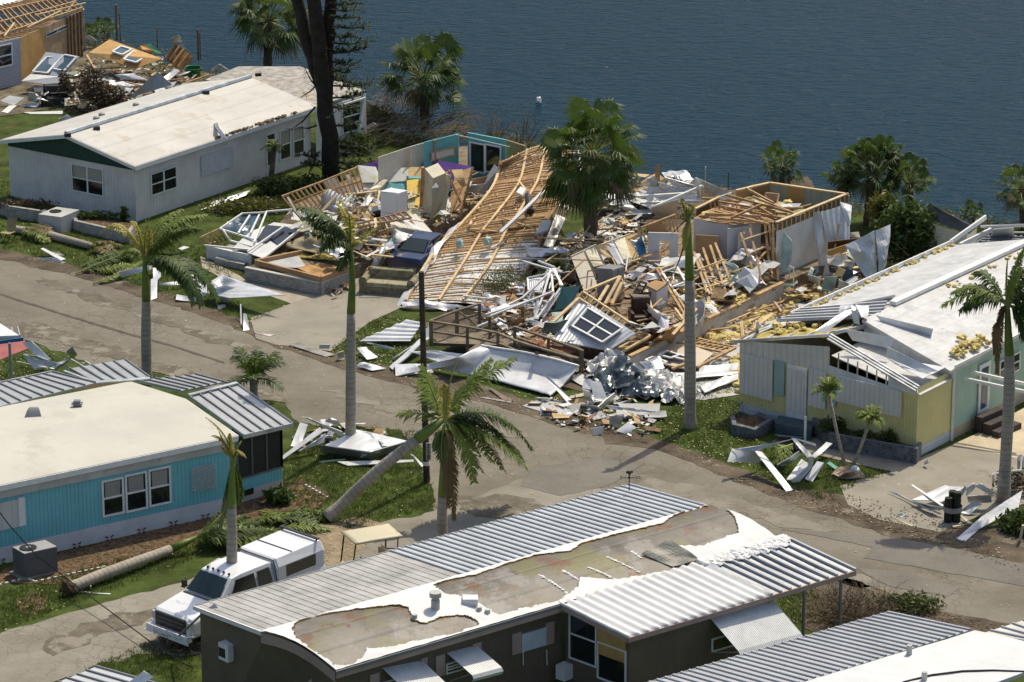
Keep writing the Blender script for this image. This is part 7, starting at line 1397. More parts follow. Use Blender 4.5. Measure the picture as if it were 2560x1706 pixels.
pn('silver_sheet','silver draped sheet over the fallen window wall edge','sheet metal',F,((1560,1060,.6),(1700,1040,.7),(1730,1110,.5),(1620,1120,.5)),ALU,.02,warp=.25,n=8)
pl_=[((1190,1230),(1250,1260),(1330,1330),(1370,1290)),]
t=T('bent_white_channel','folded white metal channel box in front of the foil heap','sheet metal',F(1280,1350))
for c in (((1180,1330,.4),(1290,1350,.4),(1300,1375,.1),(1180,1350,.1)),((1290,1350,.4),(1400,1260,.5),(1405,1285,.2),(1300,1375,.1)),((1240,1180,1.1),(1310,1190,1.0),(1350,1290,.5),(1270,1300,.5)),((1195,1235,.7),(1240,1250,.7),(1260,1320,.2),(1215,1310,.2)),((1200,1180,.9),(1240,1170,1.0),(1250,1240,.7),(1190,1230,.7))): mb=MB(); mb.panel(P4(F,*c),.03,warp=.05); t.p('channel_side',mb,WHITEM)
for i,(f,c,m,l,w) in enumerate(((F,((800,1345,.05),(950,1290,.1),(1230,1350,.1),(1080,1430,.05)),CONCL,'broken pale slab piece at the road edge',0),(F,((1370,1410,.5),(1460,1400,.5),(1440,1470,.1),(1370,1480,.1)),FOIL,'crumpled silver can like sheet at the road edge',.4),(F,((1410,1510,.1),(1490,1450,.35),(1545,1490,.3),(1470,1530,.05)),WHITEM,'tilted white square sheet at the road edge',.05),(F,((1262,1490,.3),(1330,1480,.3),(1320,1530,.02),(1265,1540,.02)),TRIM,'white box piece standing at the road edge',.1),(F,((1500,1400,.2),(1590,1410,.2),(1580,1440,.05),(1530,1440,.05)),FOIL,'small dented foil piece right of the white sheet',.2),(F,((1330,1340,.2),(1690,1380,.25),(1700,1400,.15),(1380,1370,.1)),ALU,'long silver strip in front of the dark sheeting',.1),(F,((1420,1330,.2),(1700,1330,.3),(1690,1410,.1),(1480,1400,.1)),CONCL,'pale flat panel under the silver sheeting',.03),(F,((580,1230,.1),(600,1230,.1),(740,1310,.05),(690,1320,.05)),RAIL,'grey weathered plank on the grass below the trough',0),(F,((520,1290,.05),(560,1290,.05),(730,1315,.05),(720,1325,.05)),WEED,'thin pale plank at the road edge below the trough',0),(F,((850,1310,.1),(900,1290,.15),(905,1310,.1),(860,1330,.05)),CREM,'small cream board scrap under the trough',.1),(F,((1180,1130,.2),(1250,1170,.3),(1190,1210,.1),(1110,1170,.1)),WHB,'light board scrap by the ramp foot',.1),(F,((1050,1380,.1),(1110,1370,.2),(1130,1400,.1),(1070,1410,.05)),WHITEM,'white bent scrap on the pale slab piece',.2))): pn('scrap_sheet',l,'debris sheet',f,c,m,.03,warp=w,n=7 if w else None,seed=i+20)
# lake side pile
t=T('collapsed_white_roof','collapsed white roof sheets piled on the lake side behind the wreck','roof section',D(250,520,0))
for i,(c,w,m) in enumerate(((((0,400,1.0),(80,350,1.6),(110,350,1.6),(100,420,.9)),.1,ALU),(((150,350,1.6),(370,410,1.2),(330,430,1.0),(200,400,1.2)),.1,ALU),(((340,350,1.8),(540,440,1.0),(500,470,.8),(305,385,1.5)),.05,ALU),(((0,430,.9),(130,400,1.2),(380,420,1.1),(370,470,.8)),.25,WHITEM),(((0,450,.8),(380,440,1.0),(370,500,.6),(0,490,.6)),.2,WHITEM),(((0,500,.6),(230,490,.7),(350,490,.7),(100,540,.3)),.25,WHITEM),(((50,400,1.2),(100,410,1.2),(70,460,.8),(30,450,.9)),.2,WHITEM),(((110,375,1.5),(160,380,1.4),(190,420,1.0),(130,410,1.1)),.3,WHB),(((-70,560,.3),(80,545,.3),(70,580,.1),(-60,590,.1)),.2,WHITEM),(((-130,530,.5),(-60,520,.5),(0,560,.3),(-80,560,.2)),.3,WHITEM),(((-90,580,.3),(70,570,.3),(60,590,.1),(-80,600,.1)),.05,ALU))):
    mb=MB(); mb.panel(P4(D,*c),.03,warp=w,n=8,seed=i); t.p('roof_sheet',mb,m)
beams(t,'roof_beam',[(D(60,545,1.0),D(380,405,1.9)),(D(380,405,1.9),D(380,470,1.0)),(D(0,510,.7),D(360,500,.7)),(D(-20,470,.9),D(380,445,1.1)),(D(355,410,1.9),(D(360,470,1.0)))],.14,.1,TRIM)
mb=MB(); mb.tube([D(108,400,.6),D(107,285,2.6)],.12,8); one('chimney_stub','rust brown pipe stub rising from the white roof pile','chimney pipe',mb,BRN)
t=T('perforated_wall','white wall panel with rows of oval openings leaning in the debris','wall section',a8(720,690))
pc=P4(a8,(575,545,1.7),(895,440,2.1),(885,635,.9),(690,700,.5)); mb=MB(); mb.panel(pc,.08); t.p('panel',mb,WHB); mb=MB()
for r_2 in range(3):
    for k in range(9): mb.panel([onpn(pc,.12+k*.085,.18+r_2*.15,.02),onpn(pc,.16+k*.085,.18+r_2*.15,.02),onpn(pc,.16+k*.085,.26+r_2*.15,.02),onpn(pc,.12+k*.085,.26+r_2*.15,.02)],.01)
t.p('oval_openings',mb,DARK)
pn('blue_tarp','blue patterned tarp crumpled between tilted panels and white wall section','tarp',a3,((1120,200,2.2),(1180,125,2.6),(1230,300,1.8),(1170,330,1.6)),BLUT,.02,warp=.5,n=8)
t=T('plywood_wall_frame','plywood sheathed stud frame standing behind the white pass through wall','wall frame',a8(700,800,.7)); mb=MB(); mb.panel(P4(a8,(530,760,2.6),(700,690,2.8),(790,830,2.1),(560,830,2.1)),.04); t.p('plywood',mb,BRN); studs(t,a8,(475,780,2.6),(870,630,2.9),(900,830,2.0),(540,970,1.4),10,.07,WOOD)
# ---------------- vehicles, fittings and scattered debris ----------------
TRW=mat('white_truck_paint',(.72,.73,.74),.25,.05,.8,.01,3,spec=.7)
fc=setz(K(315,1240,.6),0); tr_=T('pickup_truck','white pickup truck with cab over cargo shell parked on the side lane','pickup truck',fc+V((.66,.75,0))*3.2,rz=math.atan2(-.75,-.66),local=True)
# local x forward, front at +3.2
def ts(hw,z0,zb,zt,ht): return bodysec(hw,z0,zb,zt,ht)
mb=MB(); loftx(mb,[(3.05,ts(.80,.55,.95,1.12,.70)),(2.95,ts(.95,.5,1.05,1.20,.82)),(2.2,ts(.98,.5,1.12,1.30,.86)),(1.65,ts(1.0,.5,1.16,1.36,.90)),(.9,ts(1.0,.48,1.18,1.36,.92)),(-.9,ts(1.0,.48,1.18,1.34,.92)),(-3.2,ts(1.0,.5,1.18,1.34,.94))]); tr_.p('body',mb,TRW,bev=.05)
mb=MB(); loftx(mb,[(1.62,[(-.86,1.3),(-.80,1.36),(.80,1.36),(.86,1.3)]),(.95,[(-.92,1.3),(-.70,1.98),(.70,1.98),(.92,1.3)]),(.5,[(-.92,1.3),(-.72,2.05),(.72,2.05),(.92,1.3)]),(-.75,[(-.92,1.3),(-.72,2.05),(.72,2.05),(.92,1.3)]),(-.9,[(-.92,1.3),(-.72,2.0),(.72,2.0),(.92,1.3)])]); cab_=tr_.p('cab',mb,TRW,bev=.05)
mb=MB(); mb.quad((1.60,-.76,1.42),(1.60,.76,1.42),(1.03,.64,1.96),(1.03,-.64,1.96)); mb.v=[p+V((.03,0,.02)) for p in mb.v]; tr_.p('windshield',mb,SAGE)
for s_ in (1,-1):
    for x0,x1,x2,x3 in ((.0,1.2,.85,.0),(-.75,-.12,-.12,-.70)): mb=MB(); mb.quad((x0,s_*.905,1.42),(x1,s_*.905,1.42),(x2,s_*.76,1.92),(x3,s_*.76,1.92)); mb.v=[p+V((0,s_*.025,0)) for p in mb.v]; tr_.p('side_window',mb,GLASS)
    mb=MB(); mb.bx(1.35,1.5,s_*1.05-.08,s_*1.05+.08,1.38,1.62); mb.beam((1.4,s_*.95,1.42),(1.42,s_*1.15,1.5),.05); tr_.p('wing_mirror',mb,BLK,bev=.03)
    mb=MB(); mb.bx(2.93,3.06,s_*.80-.13,s_*.80+.13,.85,1.08); tr_.p('headlight',mb,mat('headlamp_glass',(.5,.5,.5),.1,.1,2),bev=.02)
    for x in (2.15,-2.0): wheel(tr_,x,s_*.86,.42,.28)
    mb=MB(); mb.bx(-2.75,-1.35,s_*.955-.01,s_*.955+.01,1.42,1.82); tr_.p('shell_window',mb,GLASS)
mb=MB(); mb.bx(3.0,3.10,-.70,.70,.68,1.12); mb.bx(3.02,3.27,-.72,.72,.47,.64) if 0 else None; gr=tr_.p('grille',mb,BLK); mb=MB()
for z in (.84,.98): mb.bx(3.10,3.115,-.6,.6,z,z+.018)
tr_.p('grille_bars',mb,RIBD,gr)
mb=MB(); mb.bx(3.05,3.28,-1.0,1.0,.45,.66); tr_.p('bumper',mb,TRW,bev=.05)
mb=MB(); mb.tube([(3.3,-.9,.70),(3.38,-.5,.74),(3.4,0,.75),(3.38,.5,.74),(3.3,.9,.70)],.03,6); mb.tube([(3.35,-.5,.5),(3.38,-.5,.74)],.025,6); mb.tube([(3.35,.5,.5),(3.38,.5,.74)],.025,6); tr_.p('brush_guard',mb,TRIM)
for y in (-.5,-.25,0,.25,.5): mb=MB(); c=V((.86,y,2.055)); mb.tube([c-UP*.03,c+UP*.03],.045,8); tr_.p('roof_light',mb,BLK)
mb=MB(); loftx(mb,[(-.92,[(-.95,1.32),(-.93,1.8),(-.78,2.08),(.78,2.08),(.93,1.8),(.95,1.32)]),(-1.0,[(-.96,1.32),(-.95,1.85),(-.82,2.14),(.82,2.14),(.95,1.85),(.96,1.32)]),(-3.1,[(-.96,1.32),(-.95,1.85),(-.82,2.18),(.82,2.18),(.95,1.85),(.96,1.32)]),(-3.22,[(-.94,1.32),(-.92,1.8),(-.76,2.08),(.76,2.08),(.92,1.8),(.94,1.32)])]); sh_=tr_.p('cargo_shell',mb,TRW,bev=.03)
mb=MB(); mb.beam((-1.75,-.83,2.17),(-1.75,.83,2.17),.03,.02); tr_.p('shell_seam',mb,BLK,sh_); mb=MB(); mb.beam((-2.95,-.9,2.27),(-2.95,.9,2.27),.10,.05); mb.beam((-2.95,-.8,2.15),(-2.95,-.8,2.27),.04); mb.beam((-2.95,.8,2.15),(-2.95,.8,2.27),.04); tr_.p('rack_bar',mb,BLK,sh_)
mb=MB(); mb.beam((-.94,-.95,1.35),(-.94,-.8,2.06),.05,.04); mb.beam((-.94,.95,1.35),(-.94,.8,2.06),.05,.04); mb.beam((-.94,-.8,2.07),(-.94,.8,2.07),.05,.04); tr_.p('cab_gap',mb,BLK)
mb=MB(); mb.quad((1.75,-.8,1.345),(1.75,.8,1.345),(1.68,.8,1.36),(1.68,-.8,1.36)); mb.v=[p+UP*.02 for p in mb.v]; tr_.p('wiper_cowl',mb,BLK)
# golf cart
gc=T('golf_cart','beige roofed golf cart behind the silver roof edge on the lane','golf cart',K(1650,925,0),rz=R(205),local=True)
mb=MB(); mb.grid(lambda u,v:V(((u-.5)*1.75,(v-.5)*1.25,1.85+.07*math.sin(u*math.pi)*math.sin(v*math.pi))),10,8,.06); gc.p('canopy',mb,mat('beige_plastic',(.56,.50,.34),.5,.08,1),smooth=True)
beams(gc,'canopy_post',[(V((.8,s_*.52,1.85)),V((.95,s_*.5,.8))) for s_ in (1,-1)]+[(V((-.75,s_*.52,1.85)),V((-.7,s_*.5,.75))) for s_ in (1,-1)],.04,.04,BLK)
mb=MB(); loftx(mb,[(1.3,bodysec(.5,.35,.5,.6,.4)),(.9,bodysec(.58,.3,.6,.85,.5)),(.75,bodysec(.58,.3,.5,.55,.55))]); mb.bx(-1.2,.8,-.58,.58,.3,.42); gc.p('body',mb,MATS['beige_plastic'],bev=.03)
mb=MB(); mb.bx(-.45,.1,-.52,.52,.42,.75); gc.p('seat',mb,mat('tan_vinyl',(.35,.28,.18),.6),bev=.04); mb=MB(); mb.bx(-.55,-.42,-.52,.52,.75,1.15); gc.p('backrest',mb,MATS['tan_vinyl'],bev=.04)
mb=MB(); pts=[V((.45+.07*math.cos(a),.25+.17*math.sin(a),1.0+.15*math.cos(a))) for a in [k*.5236 for k in range(13)]]; mb.tube(pts,.02,5); mb.beam((.45,.08,1.0),(.45,.42,1.0),.03); mb.beam((.48,.25,.98),(.75,.25,.6),.03); gc.p('steering_wheel',mb,BLK)
for x in (.85,-.8):
    for y in (-.5,.5): wheel(gc,x,y,.23,.18)
beams(gc,'rear_bar',[(V((-.75,-.5,1.0)),V((-1.45,-.5,.85))),(V((-1.45,-.5,.85)),V((-1.45,-.5,.4)))],.035,.035,BLK)
# air conditioner
t=T('air_conditioner','large grey outdoor air conditioner beside the turquoise home wall','air conditioner',a5(350,560,0)); z=.95
a,b,c=a5(120,270,z),a5(235,335,z),a5(550,265,z); AC_=mat('grey_ac_casing',(.12,.12,.125),.55,.12,2,.1,lines=(0,.07,.6,.3))
mb=MB(); mb.box(b,a-b,c-b,-UP*(z-.08)); t.p('casing',mb,AC_); mb=MB(); mb.box(b+UP*.003,a-b,c-b,UP*.03); t.p('top_cover',mb,mat('grey_ac_top',(.34,.34,.35),.5,.1,2)); ctr=b+(a-b)*.5+(c-b)*.3+UP*.035
mb=MB(); mb.tube([ctr,ctr+UP*.03],.30,20); fg=t.p('fan_grille',mb,BLK); mb=MB(); mb.tube([ctr+UP*.03,ctr+UP*.05],.09,12); t.p('fan_hub',mb,ALU,fg); mb=MB(); mb.box(b+V((-.1,-.1,-z+.0)),(a-b)*1.1,(c-b)*1.05,UP*.08); t.p('pad',mb,CONC)
# utility pole with numbers
pb=X(1067,1206); pt_=yp(X,1053,680,pb.y); t=T('utility_pole','short broken dark wooden utility pole with a vertical number sign','utility pole',pb); mb=MB(); mb.tube([pb,lp(pb,pt_,.5),pt_],[.12,.115,.10],12); t.p('pole',mb,mat('creosote_wood',(.075,.05,.035),.9,.4,3,.5,12))
a=yp(I,1072,760,pb.y-.2);b=yp(I,1110,885,pb.y-.2); mb=MB(); mb.box(setz(a,b.z),V((b.x-a.x,0,0)),V((0,.03,0)),UP*(a.z-b.z)); sg=t.p('number_sign',mb,mat('pale_sign',(.48,.48,.45),.6,.1,2))
def text(root,s_,loc,size,m,rot=(R(90),0,0),name='lettering',parent=None,ext=.004):
    cu=bpy.data.curves.new(name,'FONT'); cu.body=s_; cu.size=size; cu.extrude=ext; cu.align_x='CENTER'; cu.align_y='CENTER'; o=bpy.data.objects.new('tmp',cu); S.collection.objects.link(o); bpy.context.view_layer.update()
    me=bpy.data.meshes.new_from_object(o); bpy.data.objects.remove(o); o2=bpy.data.objects.new(name,me); S.collection.objects.link(o2); me.materials.append(m); o2.parent=parent or root.r; o2.location=V(loc)-(root.loc or V((0,0,0))); o2.rotation_euler=rot; return o2
hh=(a.z-b.z); cx=(a.x+b.x)/2
for k,ch in enumerate('258'): text(t,ch,(cx,a.y-.012,a.z-hh*(.18+.32*k)),hh*.36,DARK,name='digit',parent=sg,rot=(R(90),R(0),0))
mb=MB(); q=yp(I,1075,905,pb.y); mb.tube([q-UP*.08,q+UP*.08],.125,12); t.p('white_band',mb,TRIM)
mb=MB(); mb.tube([yp(X,1064,840,pb.y-.1),X(900,1000,5)],.012,4); 
# weather vane
w0=L(1497,315,3.0); t=T('weather_vane','small black weather vane on the corner of the silver roof','weather vane',w0); mb=MB(); top=yp(L,1499,200,w0.y); mb.tube([w0,top],.02,6); t.p('rod',mb,BLK); c=yp(L,1498,232,w0.y); mb=MB(); mb.beam(c-V((.24,0,0)),c+V((.24,0,0)),.02); mb.beam(c-V((0,.24,0)),c+V((0,.24,0)),.02); mb.clump(c,.05,8,1,1,0); t.p('direction_arms',mb,BLK)
for dx,ch in ((-.29,'E'),(.29,'N')):
    o=text(t,ch,c+V((dx,0,0)),.17,BLK,name='direction_letter'); o.scale=(-1,1,1)
mb=MB(); mb.clump(top,.07,8,2,1.2,.2); mb.beam(top-V((.12,0,-.02)),top+V((.12,0,.04)),.03,.07); t.p('ornament',mb,BLK)
# bundled posts
t=T('wooden_piles','cluster of three dark green mooring piles strapped with a grey band','piles',a7(1250,1170)); c0=a7(1260,1150)
for dx,dy,hh,l in ((-.17,0,.95,0),(.14,.03,1.15,0),(.0,.28,1.1,0)): mb=MB(); mb.tube([c0+V((dx,dy,0)),c0+V((dx,dy,hh))],[.15,.14],12); t.p('pile',mb,mat('dark_green_wood',(.035,.04,.022),.9,.4,3,.4,lines=(0,.1,.3,.2)))
mb=MB(); mb.tube([c0+V((0,.08,.42)),c0+V((0,.08,.62))],[.34,.34],16,cap=False); t.p('band',mb,WEED)
# patio chair
t=T('patio_chair','tan mesh patio chair on the lawn at the left border','chair',G(40,240)); c=G(40,235); mb=MB(); mb.panel([G(45,205,.45),G(105,205,.45),G(105,120,1.0),G(50,115,1.0)],.03); t.p('backrest',mb,mat('tan_mesh',(.30,.25,.12),.7)); mb=MB(); mb.panel([G(-10,215,.42),G(60,225,.42),G(105,205,.45),G(45,200,.45)],.04); t.p('seat',mb,MATS['tan_mesh'])
beams(t,'leg',[(G(0,215,.42),G(10,245,.02)),(G(60,222,.42),G(60,255,.02)),(G(100,205,.45),G(100,235,.02)),(G(45,200,.45),G(45,225,.02))],.04,.04,BLK)
# entry things at yellow home
planter('brick_planter','long dark brick planter along the front of the yellow home',[J(985,900),J(1100,1000),J(1640,1095),J(1668,1050)],.62,BRICKD)
planter('brick_planter','small square tiered brick planter at the left corner of the yellow home',[J(445,850),J(460,905),J(590,935),J(700,870),J(600,830)],.42,BRICKD)
t=T('entry_porch_box','grey mesh sided entry stoop with white post at the yellow home door','entry stoop',J(840,920)); a=J(725,905);mb=MB(); mb.box(a,J(960,950)-a,V((.2,.9,0)),UP*.45); t.p('stoop',mb,mat('dark_teal_step',(.06,.09,.10),.7,.2,2)); mb=MB(); mb.beam(J(920,975),setz(J(920,975),1.15),.09); t.p('post',mb,TRIM); mb=MB(); mb.panel([J(725,905,.1),J(905,925,.1),J(905,925,.62),J(725,905,.62)],.02); t.p('mesh_side',mb,GRYP)
t=T('side_steps','dark wooden side steps with teal risers at the yellow home','steps',J(2100,880)); 
for k in range(3): a=J(2030+k*30,865-k*5+k*8,.22*(2-k)); mb=MB(); a=J(2025,890,0)+V((.30*k,-.28*k,0)); mb.box(a,V((1.0,1.1,0)),V((.25,-.24,0)),UP*(.66-.2*k)); t.p('step',mb,mat('dark_step_wood',(.055,.04,.035),.8,.3,3))
for k,(a,b) in enumerate((((1885,470,2.45),(2420,590,2.3)),((1885,525,2.3),(2420,640,2.1)))): mb=MB(); mb.beam(J(*a),J(*b),.09,.12); one('carport_beam',['upper white carport beam reaching right from the mint wall','lower white carport beam reaching right from the mint wall'][k],'beam',mb,TRIM)
t=T('white_pipe_rail','white bent pipe and hand rail by the right hand palm','rail',J(2150,1230)); mb=MB(); mb.tube([J(2150,1245,.1),J(2150,1165,.9),J(2230,1150,.95),J(2330,1140,1.0),J(2335,1050,1.4)],.05,8); t.p('rail_pipe',mb,TRIM); mb=MB(); mb.tube([J(2330,1150,.2),J(2330,1060,1.3)],.13,10); t.p('downpipe',mb,BLOCK)
mb=MB(); mb.beam(J(1108,1105,.2)+V((-.18,.25,0)),J(1130,1130,.05),.22,.03); one('green_sign','small teal green sign board lying in the grass by the small palms','sign',mb,mat('teal_sign',(.03,.30,.24),.5))
mb=MB(); mb.clump(J(1185,1165,.05),.55,12,2,.3); one('stone_ring','round mulch mound at the foot of the paired small palms','mulch mound',mb,mat('pinkish_mulch',(.36,.27,.18),.9,.3,4,.4)); mb=MB(); mb.clump(J(1248,1140,.12),.2,10,3,.9,.15); one('white_pot','small white pot beside the paired palms','flower pot',mb,TRIM)
